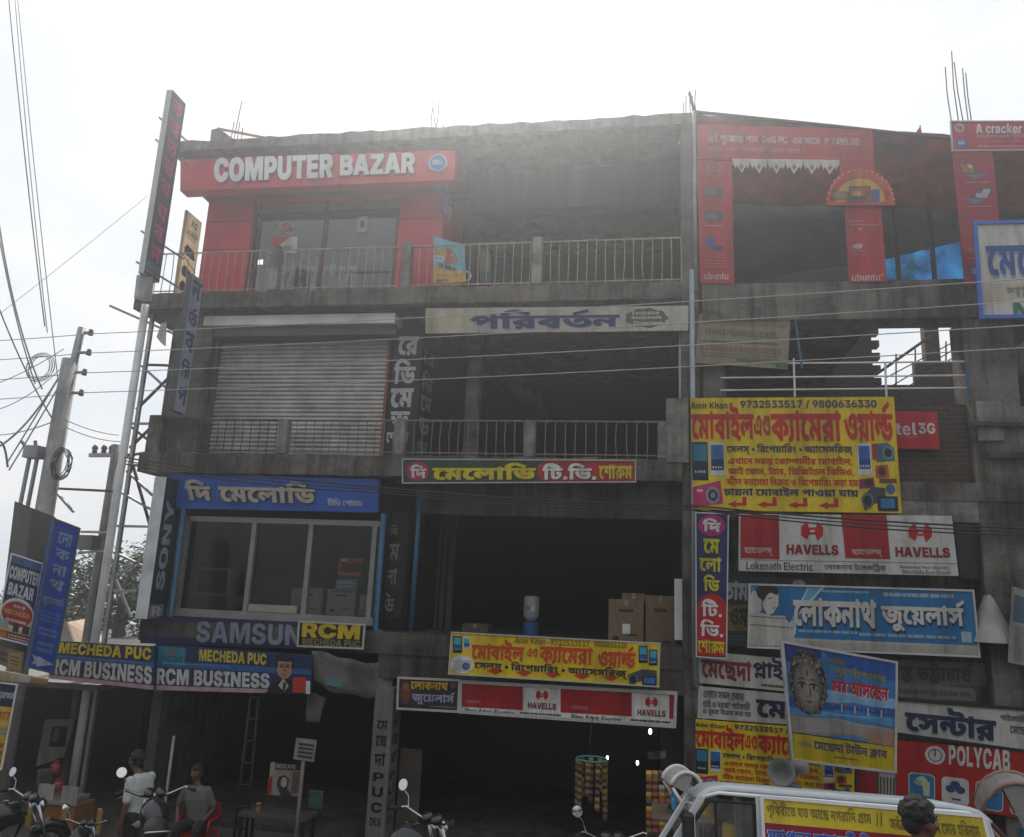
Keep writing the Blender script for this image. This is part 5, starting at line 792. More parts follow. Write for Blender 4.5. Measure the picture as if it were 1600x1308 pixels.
def _t(s, t, x0, y0, x1, y1, col, **k):
    a = _uv(s, x0, (y0 + y1) / 2); b = _uv(s, x1, (y0 + y1) / 2); c = _uv(s, (x0 + x1) / 2, y0); d = _uv(s, (x0 + x1) / 2, y1)
    s.text(t, a[0], c[1], b[0], d[1], col, **k)
def _r(s, x0, y0, x1, y1, col, layer=1):
    a = _uv(s, x0, (y0 + y1) / 2); b = _uv(s, x1, (y0 + y1) / 2); c = _uv(s, (x0 + x1) / 2, y0); d = _uv(s, (x0 + x1) / 2, y1)
    s.rect(a[0], c[1], b[0], d[1], col, layer)
def _pp(s, pts, col, layer=1): s.poly([_uv(s, *p) for p in pts], col, layer)
def _e(s, cx, cy, rx, ry, col, layer=1, **k):
    a = _uv(s, cx, cy); b = _uv(s, cx + rx, cy); c = _uv(s, cx, cy - ry)
    s.ell(a[0], a[1], b[0] - a[0], a[1] - c[1], col, layer, **k)
def _ln(s, x0, y0, x1, y1, n, col, **k):
    a = _uv(s, x0, (y0 + y1) / 2); b = _uv(s, x1, (y0 + y1) / 2); c = _uv(s, (x0 + x1) / 2, y0); d = _uv(s, (x0 + x1) / 2, y1)
    s.lines(a[0], c[1], b[0], d[1], n, col, **k)
Sign.uv, Sign.t, Sign.r, Sign.pp, Sign.e, Sign.ln = _uv, _t, _r, _pp, _e, _ln
def phone(s, x0, y0, x1, y1, case='1a1c22', layer=1, scr='1d5f9e', scr2='49b6d8', skew=0):
    s.pp([(x0, y0), (x1, y0 + skew), (x1, y1 + skew), (x0, y1)], case, layer)
    w, h = x1 - x0, y1 - y0
    s.pp([(x0 + w * .1, y0 + h * .08), (x1 - w * .1, y0 + h * .08 + skew), (x1 - w * .1, y0 + h * .5 + skew), (x0 + w * .1, y0 + h * .5)], scr2, layer + 1)
    s.pp([(x0 + w * .1, y0 + h * .5), (x1 - w * .1, y0 + h * .5 + skew), (x1 - w * .1, y1 - h * .14 + skew), (x0 + w * .1, y1 - h * .14)], scr, layer + 1)
    for k in range(4): s.r(x0 + w * (.18 + .18 * k), y0 + h * .76, x0 + w * (.27 + .18 * k), y0 + h * .81, 'd8dde0', layer + 2)
def pcam(s, x0, y0, x1, y1, body, layer=1):
    w, h = x1 - x0, y1 - y0
    s.r(x0, y0, x1, y1, body, layer); s.r(x0, y0, x1, y0 + h * .18, 'd0d0d4', layer + 1)
    s.e(x0 + w * .66, y0 + h * .58, w * .27, h * .4, 'b9bcc2', layer + 2); s.e(x0 + w * .66, y0 + h * .58, w * .19, h * .29, '3a3d45', layer + 3); s.e(x0 + w * .66, y0 + h * .58, w * .09, h * .14, '8fa7c9', layer + 4)
    s.r(x0 + w * .1, y0 + h * .25, x0 + w * .26, y0 + h * .36, 'efefef', layer + 2)
def camcorder(s, x0, y0, x1, y1, layer=1):
    w, h = x1 - x0, y1 - y0
    s.pp([(x0, y0 + h * .35), (x0 + w * .5, y0 + h * .02), (x1, y0 + h * .1), (x1, y0 + h * .6), (x0 + w * .45, y0 + h * .75), (x0 + w * .05, y1)], '4a5058', layer)
    s.e(x0 + w * .18, y0 + h * .62, w * .17, h * .33, '6d737c', layer + 1); s.e(x0 + w * .18, y0 + h * .62, w * .11, h * .23, '1b1d22', layer + 2)
    s.r(x0 + w * .5, y0 + h * .45, x1, y1, '20242b', layer + 2); s.r(x0 + w * .56, y0 + h * .53, x1 - w * .06, y1 - h * .12, '2f7fc4', layer + 3)

# ------------------------------------------------------------------ ground and road
def ground_mesh():
    prof = [(-60, .95), (-6.2, .95), (-3.3, -.2), (60, -.2)]
    m = MB(); xs = [-60, -40, -20, -10, 0, 10, 20, 40, 60]
    vs = [(x, y, z) for y, z in prof for x in xs]; n = len(xs)
    m.add(vs, [(j * n + i, j * n + i + 1, (j + 1) * n + i + 1, (j + 1) * n + i) for j in range(len(prof) - 1) for i in range(n - 1)],
          mat('dusty_ground', (.075, .065, .055), .95, .3, 1.5, bump=.4))
    return m
tag(ground_mesh().build('ground'), kind='structure')
m = MB(); m.box(-59, 59, -22, -6.9, .90, .956, mat('asphalt', (.06, .058, .056), .9, .25, 4, bump=.5, bscale=60)); tag(m.build('road'), kind='structure')
m = MB(); m.box(-59, 59, -6.9, -6.5, .80, 1.06, CONC); tag(m.build('kerb'), kind='structure')

# ------------------------------------------------------------------ the finished building on the left
XL, XM, XR = -9.6, -4.25, .66         # west wall, partition, east column
bl = empty('concrete_building', (-4.5, 3.0, -.2), 'three-storey grey concrete building with railed balconies and a red shop on its top floor', 'building')
def slab(x0, x1, y0, y1, z0, z1, mt, name, extra=(), seed=1, rag=.02):   # a slab whose front arris is chipped and uneven
    r = random.Random(seed); m = MB(); n = int((x1 - x0) / .22); vs = []; fs = []
    for i in range(n + 1):
        x = x0 + (x1 - x0) * i / n; k = r.uniform(-1, 1) * rag
        vs += [(x, y0 + r.uniform(-.3, .3) * rag, z0 + r.uniform(-.5, .5) * rag), (x, y0 + r.uniform(-.4, .4) * rag, z1 - rag * 1.2 + k * .5), (x, y0 + .05, z1 + k), (x, y1, z1), (x, y1, z0)]
    for i in range(n): fs += [(5 * i + j, 5 * i + (j + 1) % 5, 5 * i + 5 + (j + 1) % 5, 5 * i + 5 + j) for j in range(5)]
    fs += [(0, 1, 2, 3, 4), tuple(5 * n + j for j in (4, 3, 2, 1, 0))]
    m.add(vs, fs, mt)
    for e in extra: m.box(*e)
    return m.build(name, bl)
slab(-9.95, .655, -.25, 7.5, 12.8, 13.06, CONC2, 'roof_slab', (), 5, .03)
m = MB(); m.box(-3.7, .645, 1.2, 1.5, 11.95, 12.79, PLAS); m.build('roof_beam', bl)
slab(-10.35, XR, -.1, 6.5, 9.34, 9.69, CONC, 'floor_slab', (), 6); m = MB(); m.box(-9.3, -4.3, .14, .42, at(470, 490, .14).z + .02, 9.34, TEAL); m.box(-4.298, XR, .14, .42, 9.02, 9.34, TEAL); m.build('floor_beam', bl)
slab(-9.72, XR, -.1, 6.5, 5.98, 6.38, CONC, 'floor_slab', (), 7)
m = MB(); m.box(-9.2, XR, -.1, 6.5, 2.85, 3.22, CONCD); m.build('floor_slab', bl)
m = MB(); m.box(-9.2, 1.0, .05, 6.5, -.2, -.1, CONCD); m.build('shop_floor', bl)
# walls
m = MB(); m.box(XL, XL + .2, .95, 6.4, 9.69, 12.8, PLAS); m.box(-9.45, -9.25, .65, 6.4, 6.38, 9.34, CONC); m.box(-9.0, -8.8, .3, 6.4, -.2, 5.98, CONCD); m.build('outer_wall', bl)
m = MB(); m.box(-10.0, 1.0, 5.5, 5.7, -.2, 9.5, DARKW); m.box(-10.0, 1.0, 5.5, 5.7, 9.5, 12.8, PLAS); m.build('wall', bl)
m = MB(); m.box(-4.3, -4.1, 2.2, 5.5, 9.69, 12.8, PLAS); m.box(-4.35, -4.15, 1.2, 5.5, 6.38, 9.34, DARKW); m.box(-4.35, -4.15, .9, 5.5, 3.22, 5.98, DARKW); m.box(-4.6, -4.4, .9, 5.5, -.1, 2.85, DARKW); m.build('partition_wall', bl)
def col_px(pxl, pxr, pyc, y, z0, z1, dp, mt):
    m = MB(); a, b = at(pxl, pyc, y), at(pxr, pyc, y); m.box(a.x, b.x, y, y + dp, z0, z1, mt); return m.build('column', bl, bevel=.012)
m = MB(); m.box(.66, .97, 0, .42, -.2, 13.2, CONC); m.build('column', bl, bevel=.012)
m = MB(); m.box(.652, .9, .425, 5.5, -.2, 12.79, DARKW); m.build('outer_wall', bl)
col_px(264, 325, 560, .12, 6.38, 9.34, .55, CONC)
col_px(727, 748, 620, 1.6, 6.38, 9.34, .3, CONC2)
m = MB(); a, b = at(607, 600, .55).x, at(663, 600, .55).x; m.box(a, b, .5, 1.25, 6.38, 9.02, DARKW); m.build('column', bl)
a, b = at(596, 880, .35).x, at(640, 880, .35).x
m = MB(); m.box(a, b, .36, .9, 3.22, 5.98, DARKW); m.build('column', bl)
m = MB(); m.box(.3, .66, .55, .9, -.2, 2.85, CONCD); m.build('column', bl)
# pale door posts deep in the first floor opening, stair flights in the two middle bays
m = MB()
for p0, p1 in ((676, 684), (688, 694), (698, 706)):
    a, b = at(p0, 920, 2.0).x, at(p1, 920, 2.0).x; m.box(a, b, 2.0, 2.12, 3.22, 5.6, mat('dun_timber', (.10, .088, .072), .8, .25, 5))
m.build('door_frame', bl)
def stair(x0, x1, y0, y1, z_hi, z_lo, name='staircase'):
    m = MB(); n = 11
    a = V((x0, 0, z_hi)); b = V((x1, 0, z_lo))
    m.add([(x0, y0, z_hi), (x1, y0, z_lo), (x1, y1, z_lo), (x0, y1, z_hi), (x0, y0, z_hi - .2), (x1, y0, z_lo - .2), (x1, y1, z_lo - .2), (x0, y1, z_hi - .2)],
          [(0, 1, 2, 3), (7, 6, 5, 4), (0, 4, 5, 1), (1, 5, 6, 2), (2, 6, 7, 3), (3, 7, 4, 0)], CONCD)
    for i in range(n):
        t = (i + .5) / n; c = a.lerp(b, t); w = (x1 - x0) / n; m.box(c.x - w * .5, c.x + w * .5, y0 + .02, y1 - .02, c.z - .1, c.z + .09, CONCD)
    return m.build(name, bl)
p, q = at(715, 262, 2.6), at(842, 372, 2.6); stair(p.x, q.x, 2.6, 3.9, p.z, q.z)
p, q = at(690, 520, 2.6), at(845, 628, 2.6); stair(p.x, q.x, 2.6, 3.9, p.z, q.z)
# balcony railings
def railing(x0, x1, z0, z1, y, gap, mt, n_posts=(), post_w=.22, top=.0, lo=.0):
    m = MB(); m.tube([(x0, y, z1), (x1, y, z1)], .017, mt, 6); m.tube([(x0, y, z0 + .06), (x1, y, z0 + .06)], .014, mt, 6)
    n = int((x1 - x0) / gap)
    for i in range(n + 1):
        x = x0 + (x1 - x0) * i / n; k = random.gauss(0, .008); m.tube([(x + random.gauss(0, .01), y, z0 + .0), (x + k, y + random.gauss(0, .012), (z0 + z1) / 2), (x, y, z1)], .0095, mt, 5)
    return m.build('railing', bl)
def rail_post(px, py, w, z0, z1, mt, y=-.08):
    x = at(px, py, y).x; m = MB(); m.box(x - w / 2, x + w / 2, y, y + .2, z0, z1, mt); return m.build('railing_post', bl, bevel=.015)
for p0, p1 in ((248, 419), (434, 624), (643, 829), (846, 1064)):
    a, b = at(p0, 400, 0), at(p1, 400, 0); railing(a.x, b.x, 9.69, 10.58, 0, .165, CREAMP)
for px in (427, 633, 838): rail_post(px, 420, .19, 9.69, 10.66, CONC2)
for p0, p1 in ((247, 430), (448, 614), (632, 818), (836, 1028)):
    a, b = at(p0, 690, 0), at(p1, 690, 0); railing(a.x, b.x, 6.38, 7.05, 0, .17, mat('dull_grey_rail', (.17, .16, .15), .7, .3, 6) if p0 > 440 else CONC)
for px, z in ((439, 7.06), (623, 7.08), (827, 7.06), (1036, 7.05)): rail_post(px, 690, .19, 6.38, z, CONC2)
m = MB(); a, b = at(1041, 660, -.12).x, at(1076, 660, -.12).x; m.box(a, b, -.12, .1, 6.3, 7.46, CONC2); m.build('railing_post', bl, bevel=.02)
m = MB(); a, b = at(229, 690, -.05).x, at(251, 690, -.05).x; m.box(a, b, -.08, .6, 6.3, 7.12, CONC); m.build('railing_post', bl, bevel=.02)
# first floor parapet under the middle opening, plaster on the right
m = MB(); a = at(592, 1010, -.08).x; m.box(a, XR, -.07, .1, 2.45, 3.22, CONCD); m.build('parapet', bl)
m = MB(); m.box(-4.2, XR, .3, .5, 5.35, 5.98, CONCD); m.build('lintel', bl)
# rebar and plaster stub on the roof
def rebars(px_list, y, z0, o, name='rebar'):
    for (px, pyb, pxt, pyt) in px_list:
        a, b = at(px, pyb, y), at(pxt, pyt, y); m = MB(); mid = a.lerp(b, .5) + V((random.uniform(-.03, .03), 0, 0)); m.tube([a, mid, b], .011, RUSTY, 5); m.build(name, o)
rebars([(675, 207, 677, 158), (681, 207, 686, 146), (684, 206, 677, 170), (692, 207, 692, 194)], 1.0, 13, bl)
rebars([(365, 220, 378, 158), (371, 220, 375, 190), (360, 222, 366, 190), (375, 222, 379, 200)], 1.0, 13, bl)
rebars([(1071, 195, 1068, 160), (1075, 195, 1072, 150), (1080, 215, 1077, 140), (1084, 215, 1082, 150), (1088, 180, 1087, 140)], .2, 13, bl)
m = MB(); m.bar(at(1077, 145, .2), at(1088, 185, .2), .05, .05, RUSTY); m.bar(at(340, 201, .8), at(432, 219, .8), .045, .045, mat('rusty_orange_angle', (.30, .16, .09), .8, .3, 8)); m.build('angle_iron', bl)
m = MB(); q = px4((341, 200), (367, 224), (367, 232), (328, 228), y=.9); q[3] = at(328, 228, .9); q[0] = at(330, 203, .9); m.quadbox([at(330, 203, .9), at(341, 200, .9), at(372, 222, .9), at(328, 224, .9)], .15, CONC2); m.build('water_tank_stub', bl)

YS = .58
# -------- red shop on the top floor (cladding, glazing and its inside belong to the building)
m = MB()
xa, xb = at(316, 400, YS).x, at(390, 400, YS).x; m.box(xa, xb - .02, YS - .02, YS + .06, 9.69, 12.05, REDP)
m.box(xb + .0, at(619, 400, YS).x, YS - .015, YS + .06, 11.93, 12.05, REDP)
xc, xd = at(619, 400, YS).x, at(689, 400, YS).x; m.box(xc, xd, YS - .02, YS + .06, 9.69, 12.05, REDP); m.box(xd - .07, xd, YS + .06, 2.1, 9.69, 12.05, REDP)
for z in (10.9, 11.55): m.box(xa, xb - .03, YS - .026, YS - .019, z, z + .012, BLACKP); m.box(xc + .01, xd, YS - .026, YS - .019, z - .1, z - .088, BLACKP)
m.build('red_cladding', bl)
BROWNF = mat('brown_window_frame', (.10, .035, .03), .4, .2, 4)
w = bpy.data.objects.new('shop_window', None); COL.objects.link(w); w.parent = bl; w.location = V((-7, YS, 9.69)) - wloc(bl)
m = MB(); xm = at(501, 400, YS).x
for x in (xb, xb + .12, xm, xc - .05): m.box(x, x + (.06 if x != xm else .08), YS - .02, YS + .05, 9.69, 11.95, BROWNF)
m.box(xb, xc, YS - .02, YS + .05, 11.72, 11.925, mat('window_header_grey', (.14, .13, .12), .6, .2, 4)); m.box(xb, xc, YS - .02, YS + .05, 9.69, 9.78, BROWNF); m.build('frame', w)
m = MB(); m.box(xb + .18, xm, YS + .01, YS + .018, 9.78, 11.72, glass('shop_glass', (.84, .88, .90), .065)); m.box(xm + .08, xc - .05, YS + .022, YS + .03, 9.78, 11.72, glass('shop_glass', (.84, .88, .90), .065)); m.build('pane', w)
m = MB(); m.box(xb - .1, xd, 3.6, 3.7, 9.69, 12.7, mat('shop_inner_paint', (.22, .24, .26), .8, .1, 2)); m.box(xb - .1, xd - .1, 1.1, 3.6, 12.1, 12.14, mat('shop_inner_paint', (.22, .24, .26))); m.build('inner_wall', bl)

# -------- roller shutter on the second floor
sh = bpy.data.objects.new('roller_shutter', None); COL.objects.link(sh); sh.parent = bl; sh.location = V((-7, .6, 6.38)) - wloc(bl)
SHUT = mat('dusty_shutter_steel', (.50, .475, .45), .5, .2, 3, metal=.1, dirt=.35)
ys = .62; xa, xb2 = at(325, 600, ys).x, at(603, 600, ys).x
zt = at(470, 528, ys).z; zb = 6.55; n = 27; vs = []; fs = []
for i in range(n):
    z0 = zb + (zt - zb) * i / n; dz = (zt - zb) / n
    for dy, kz in ((0, 0), (-.045, .1), (-.052, .4), (-.045, .66), (-.004, .78), (.0, .96)):
        vs += [(xa, ys + dy, z0 + kz * dz), (xb2, ys + dy, z0 + kz * dz)]
for i in range(len(vs) // 2 - 1): fs.append((2 * i, 2 * i + 1, 2 * i + 3, 2 * i + 2))
m = MB(); m.add(vs, fs, SHUT); m.build('slat_curtain', sh)
m = MB(); m.box(xa, xb2, ys - .03, ys + .03, 6.38, 6.55, mat('shutter_foot_bar', (.34, .33, .31), .5, .2, 5, metal=.3))
for x in (xa + 1.1, xb2 - 1.3): m.box(x, x + .3, ys - .045, ys - .03, 6.44, 6.49, RUSTY)
m.build('foot_bar', sh)
ORNG = mat('red_oxide_rail', (.26, .09, .06), .7, .2, 6, dirt=.3)
for x in (xa - .09, xb2): m = MB(); m.box(x, x + .09, ys - .06, ys + .06, 6.38, zt + .1, ORNG); m.build('guide_rail', sh)
m = MB(); a, b = at(318, 500, .1), at(617, 500, .1); m.box(a.x, b.x, .1, .75, at(470, 507, .1).z, at(470, 491, .1).z, WHITEP); m.build('hood', sh, bevel=.015)
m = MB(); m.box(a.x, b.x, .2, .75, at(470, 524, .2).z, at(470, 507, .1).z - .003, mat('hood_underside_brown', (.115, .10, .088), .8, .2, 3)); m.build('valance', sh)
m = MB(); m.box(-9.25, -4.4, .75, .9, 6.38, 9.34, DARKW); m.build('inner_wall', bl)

# -------- first floor shop window
w = bpy.data.objects.new('shop_window', None); COL.objects.link(w); w.parent = bl; w.location = V((-7, .3, 3.4)) - wloc(bl)
yw = .15; za, zb = at(430, 818, yw).z, 3.44
X = lambda px, py=890: at(px, py, yw).x
m = MB()
for p in (279, 386, 476, 577): m.box(X(p), X(p) + .09, yw, yw + .1, zb, za, ALU)
m.box(X(270), X(592), yw - .02, yw + .12, 3.3, 3.44, ALU); m.box(X(279), X(590), yw, yw + .1, za, za + .1, ALU); m.box(X(395), X(470), yw - .012, yw + .1, 3.45, 3.58, mat('cream_sash', (.30, .28, .22), .6, .2, 4))
m.build('frame', w)
GL1 = glass('dusty_shop_glass', (.80, .80, .78), .03, .06)
m = MB()
for a, b, y in ((288, 386, .05), (395, 476, .07), (485, 577, .05)): m.box(X(a), X(b), yw + y - .004, yw + y, zb, za, GL1)
m.build('pane', w)
m = MB(); m.box(-9.0, X(279), yw + .02, yw + .2, 3.22, 5.98, DARKW); m.box(X(592), at(605, 890, .3).x, yw + .1, yw + .3, 3.22, 5.98, DARKW); m.box(-9.0, X(592), .3, .4, za + .1, 5.98, DARKW); m.build('window_surround', bl)
m = MB(); m.box(-8.8, -4.35, 3.4, 3.5, 3.22, 5.98, mat('first_floor_inner', (.16, .15, .14), .85, .15, 1.5)); m.box(-8.8, -4.35, 1.7, 2.0, 3.22, 4.1, mat('shelf_dark', (.05, .045, .04), .7, .2, 3)); m.build('inner_shelving', bl)
for p in (266, 588):
    m = MB(); a, b = at(p + 6, 800, .05), at(p, 968, .05); m.tube([(b.x, .02, 5.3), (b.x, .02, 3.25), (b.x + .12, .02, 3.2)], .055, BLUEP, 8); m.build('blue_pipe', bl, smooth=True)
m = MB(); b = at(648, 900, .3); m.tube([(b.x, .3, 5.6), (b.x, .3, 3.22)], .045, BLUEP, 8); m.build('blue_pipe', bl, smooth=True)
m = MB(); b = at(1064, 570, .25); m.tube([(b.x, .3, 9.3), (b.x, .3, 7.2)], .04, WHITEP, 8); m.build('white_pipe', bl, smooth=True)
m = MB(); b = at(1083, 700, -.06); m.tube([(b.x, -.06, 9.9), (b.x, -.06, 2.6)], .045, mat('grey_blue_pipe', (.30, .34, .37), .5, .15, 5), 8); m.build('drain_pipe', bl, smooth=True)
m = MB(); b = at(1086, 340, -.04); m.tube([(b.x, -.03, 13.2), (b.x, -.03, 9.5)], .035, GALV, 8); m.build('drain_pipe', bl, smooth=True)
# ground floor left shop: back wall, thin pole, ladder of bamboo is separate
m = MB(); m.box(-9.2, -4.6, 3.0, 3.1, -.1, 2.85, DARKW); m.box(-4.4, .3, 4.4, 4.5, -.1, 2.85, BLACKP); m.build('inner_wall', bl)  # ground floor shade put into near-black back walls

# ------------------------------------------------------------------ the unfinished building on the right
br = empty('unfinished_building', (4.5, 3.0, -.2), 'unfinished bare concrete building at right, open upper floors and tarpaulin roof', 'building')
def part(name, boxes, mt, bev=0, par=br):
    m = MB()
    for b in boxes: m.box(*b, mt)
    return m.build(name, par, bevel=bev)
z5 = at(1300, 500, 0).z
xv = at(1355, 500, .5).x
part('floor_slab', [(1.03, xv, -.05, 6.5, z5, 9.62), (xv + .002, 9.5, -.05, .5, z5, 9.62), (7.9, 9.5, .502, 6.5, z5, 9.62)], CONC)
part('floor_slab', [(1.03, 9.5, -.02, 6.5, 5.75, 6.05)], CONC)
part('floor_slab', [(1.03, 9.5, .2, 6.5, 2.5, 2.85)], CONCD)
x0, x1 = at(1508, 560, 0).x, at(1588, 560, 0).x
part('column', [(x0, x1, .0, .6, -.2, z5)], CONC, .015)
part('column', [(1.03, 1.45, .12, .5, 5.9, z5)], CONC, .015)
part('column', [(1.03, 1.3, .1, .5, 9.62, 12.9)], CONC2, .015)
xb1 = at(1405, 700, .1).x
BRK = brickmat('sooty_brick', '3a2f28', '4a3a30', '57504a')
part('brick_wall', [(1.45, x0, .15, .38, 6.05, 7.42)], BRK)
part('concrete_band', [(1.03, x0, .0, .2, 5.4, 5.75)], CONC2)
part('wall', [(1.03, x0, .42, .6, -.2, 5.4), (x1, 9.5, .42, .6, -.2, 6.0)], CONC)
part('wall', [(x1, 9.5, .35, .5, 6.0, 6.55)], CONCD)
# back wall of the open second floor with a toothed opening to the sky
yb = 4.5
zt, zb_ = at(1410, 512, yb).z, at(1410, 600, yb).z
xo0, xo1 = at(1363, 560, yb).x, at(1508, 560, yb).x
ztop = zt + .5
m = MB(); m.box(1.2, xo0, yb, yb + .25, 6.05, z5 - .01, BRK); m.box(xv + .01, xo0, yb, yb + .25, z5, ztop, BRK)
n = 9
for i in range(n):
    z = zb_ + (zt - zb_) * i / n
    if i % 2 == 0: m.box(xo0, xo0 + .17, yb, yb + .25, z, z + (zt - zb_) / n, BRK)
m.box(xo0, xo1 + .3, yb, yb + .25, 6.05, zb_ - .02, BRK)
a, b = at(1447, 560, yb).x, at(1470, 560, yb).x; m.box(a, b, yb, yb + .25, zb_, ztop, BRK)
a = at(1430, 580, yb).x; m.box(a, xo1 + .2, yb + .02, yb + .2, zb_ - .02, at(1450, 566, yb).z, BRK); m.box(xo1, xo1 + .5, yb, yb + .25, zb_, ztop, BRK)
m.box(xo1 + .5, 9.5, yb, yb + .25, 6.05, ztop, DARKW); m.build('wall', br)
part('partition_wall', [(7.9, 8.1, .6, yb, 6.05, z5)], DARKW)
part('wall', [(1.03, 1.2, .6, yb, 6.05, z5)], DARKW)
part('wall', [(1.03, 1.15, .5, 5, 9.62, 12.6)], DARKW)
m = MB()                                              # stair handrail against the sky
a, b = at(1362, 590, 4.0), at(1456, 524, 4.0); m.tube([a, b], .035, RUSTY, 6); a2, b2 = at(1375, 600, 4.0), at(1505, 516, 4.0)
for k in (0, 18, 36): m.tube([at(1385, 590 + k, 4.0), at(1510, 524 + k * .6, 4.0)], .014, RUSTY, 5)
for px in (1400, 1430, 1478, 1494): m.tube([at(px, 528 + (1500 - px) * .25, 4.0), at(px, 606, 4.0)], .018, RUSTY, 5)
m.build('stair_handrail', br)
m = MB()
for py in (568, 589.5, 609): m.tube([at(1126, py + 1, .05), at(1512, py - 3, .05)], .016, WHITEP, 6)
for px, pt in ((1240, 560), (1383, 566)): m.tube([at(px, pt, .05), at(px + 2, 620, .05)], .018, WHITEP, 6)
m.build('pipe_railing', br)
m = MB(); m.tube([at(1239, 466, .0), at(1248, 540, .0), at(1253, 575, .0)], .022, BLUEP, 6); m.build('blue_pipe', br); m = MB(); m.tube([at(1510, 566, .0), at(1515, 626, .0)], .03, BLUEP, 6); m.build('blue_pipe', br)
part('stone_blocks', [(at(1562, 640, .1).x, 7.2, .1, .4, at(1580, 658, .1).z, at(1580, 634, .1).z), (at(1566, 690, .1).x, 7.4, .12, .4, at(1580, 703, .1).z, at(1580, 667, .1).z), (at(1520, 690, .2).x, at(1560, 690, .2).x, -.05, .0, at(1540, 690, 0).z, at(1540, 628, 0).z)], CONC2, .02)
part('ledge', [(at(1515, 664, 0).x, 8, -.12, .3, at(1540, 668, 0).z, at(1540, 661, 0).z), (at(1540, 712, 0).x, 8, -.12, .3, at(1560, 717, 0).z, at(1560, 708, 0).z)], CONCD)
rebars([(1487, 192, 1477, 105), (1498, 192, 1487, 80), (1505, 190, 1491, 97), (1513, 190, 1504, 107), (1518, 190, 1509, 114)], .6, 13, br)

# ------------------------------------------------------------------ signs on the left building
WH, YE, BK, RD, BL = 'e9e8e4', 'f2d21c', '17171a', 'cf1722', '1f4f9f'
def havells_mark(s, cx, cy, w, h, layer=2):
    s.pp([(cx - w * .5, cy - h * .25), (cx - w * .22, cy - h * .5), (cx - w * .16, cy - h * .18), (cx + w * .16, cy - h * .18), (cx + w * .22, cy - h * .5), (cx + w * .5, cy - h * .2),
          (cx + w * .5, cy + h * .2), (cx + w * .24, cy + h * .5), (cx + w * .14, cy + h * .16), (cx - w * .14, cy + h * .16), (cx - w * .22, cy + h * .42), (cx - w * .5, cy + h * .22)], RD, layer)
    s.r(cx - w * .1, cy - h * .05, cx + w * .1, cy + h * .05, WH, layer + 1)

# red fascia with raised white letters
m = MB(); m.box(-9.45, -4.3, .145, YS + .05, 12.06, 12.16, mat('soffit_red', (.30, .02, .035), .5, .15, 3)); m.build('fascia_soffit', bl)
q = px4((282, 250), (712, 234.5), (710, 281), (281.5, 298.5), y=-.14)
s = Sign('long red fascia box reading COMPUTER BAZAR in raised white letters, with a round blue badge', q, bm=REDP, th=.28, name='fascia_sign')
s.t('COMPUTER', 337, 246, 522, 284, WHITEP, layer=1, fat=26, depth=.06, dm=mat('letter_side', (.35, .33, .33), .5))
s.t('BAZAR', 533, 243, 650, 275, WHITEP, layer=1, fat=26, depth=.06, dm=MATS['letter_side'])
for px in (434, 531): s.r(px, 243, px + 1, 293, '7a0f1c', 0)
s.done()
c = at(685, 256, -.16)
m = MB(); m.lathe([(.19, 0), (.19, .05), (.17, .052)], c, WHITEP, 36, V((0, -1, 0))); b = m.build('badge', s.o)
m = MB(); m.lathe([(.165, .05), (.163, .06)], c, mat('badge_blue', '1f6fb5', .4, .06), 36, V((0, -1, 0))); m.build('disc', b)
bs = Sign('x', [c + V((x, -.062, z)) for x, z in ((-.11, .05), (.11, .05), (.11, -.05), (-.11, -.05))], board_obj=False); bs.text('DELL', 0, 0, 1, 1, WHITEP, layer=0, fat=10)
l = bs.let.build('lettering', b); bpy.data.objects.remove(bs.o)

xw = at(689, 320, YS).x + .03                    # round blue badge on the red return wall
c = atx(697.5, 330, xw); rr = .46
m = MB(); m.lathe([(rr, -.02), (rr, .03), (rr - .02, .04)], c, mat('badge_deep_blue', '1c4fb0', .45, .1), 40, V((1, 0, 0))); d = m.build('round_sign')
tag(d, 'round blue disc reading hp on the side of the red shop', 'sign')
bs = Sign('x', [c + V((.045, y, z)) for y, z in ((-.24, .26), (.24, .26), (.24, -.26), (-.24, -.26))], board_obj=False); bs.text('hp', 0, 0, 1, 1, WHITEP, layer=0, slant=.25)
l = bs.let.build('lettering', d); bpy.data.objects.remove(bs.o)

# boards standing out from the facade: front edge plus a face turned to the right
def fin(label, x, y0, y1, z0, z1, w, face, edge, frame=None, name='projecting_sign', zt1=None):
    q = [V((x, y0, z1)), V((x, y1, z1 if zt1 is None else zt1)), V((x, y1, z0)), V((x, y0, z0))]
    s = Sign(label, q, board_obj=False, name=name)
    m = MB(); m.box(x - w, x - .004, y0, y1 if w > .06 else y0 + .04, z0, z1, edge); m.build('case', s.o, bevel=.008)
    m = MB(); m.add(q, [(0, 3, 2, 1)], ink(face) if isinstance(face, str) else face); m.build('face', s.o); return s
s = fin('tall projecting sign with pink Bengali letters, rising above the roof at the left corner', -9.56, -1.0, -.5, 9.72, 13.74, .13, '3b2f45', mat('sign_case_grey', (.42, .44, .43), .5, .15, 4, metal=.3))
for i, t in enumerate(['ক', 'হ', 'ত', 'ভ', 'ব', 'ঘ', 'ব', 'ন']):
    v = .03 + i * .112 + (.02 if i > 4 else 0); s.text(t, .2, v, .84, v + .082, 'd0357e', layer=1, fat=8)
s.rect(.05, .925, .95, .965, '2f7f86', 1); s.rect(.05, .97, .95, .985, '9a6a5a', 1); s.done()
m = MB()
for z in (13.1, 12.6, 10.6, 9.95): m.bar((-9.75, -1.02, z), (-9.5, .1, z - .1), .03, .03, GALV)
m.tube([(-9.70, -.75, 9.75), (-9.72, -.7, 9.3)], .16, GALV, 8); m.build('bracket', s.o)

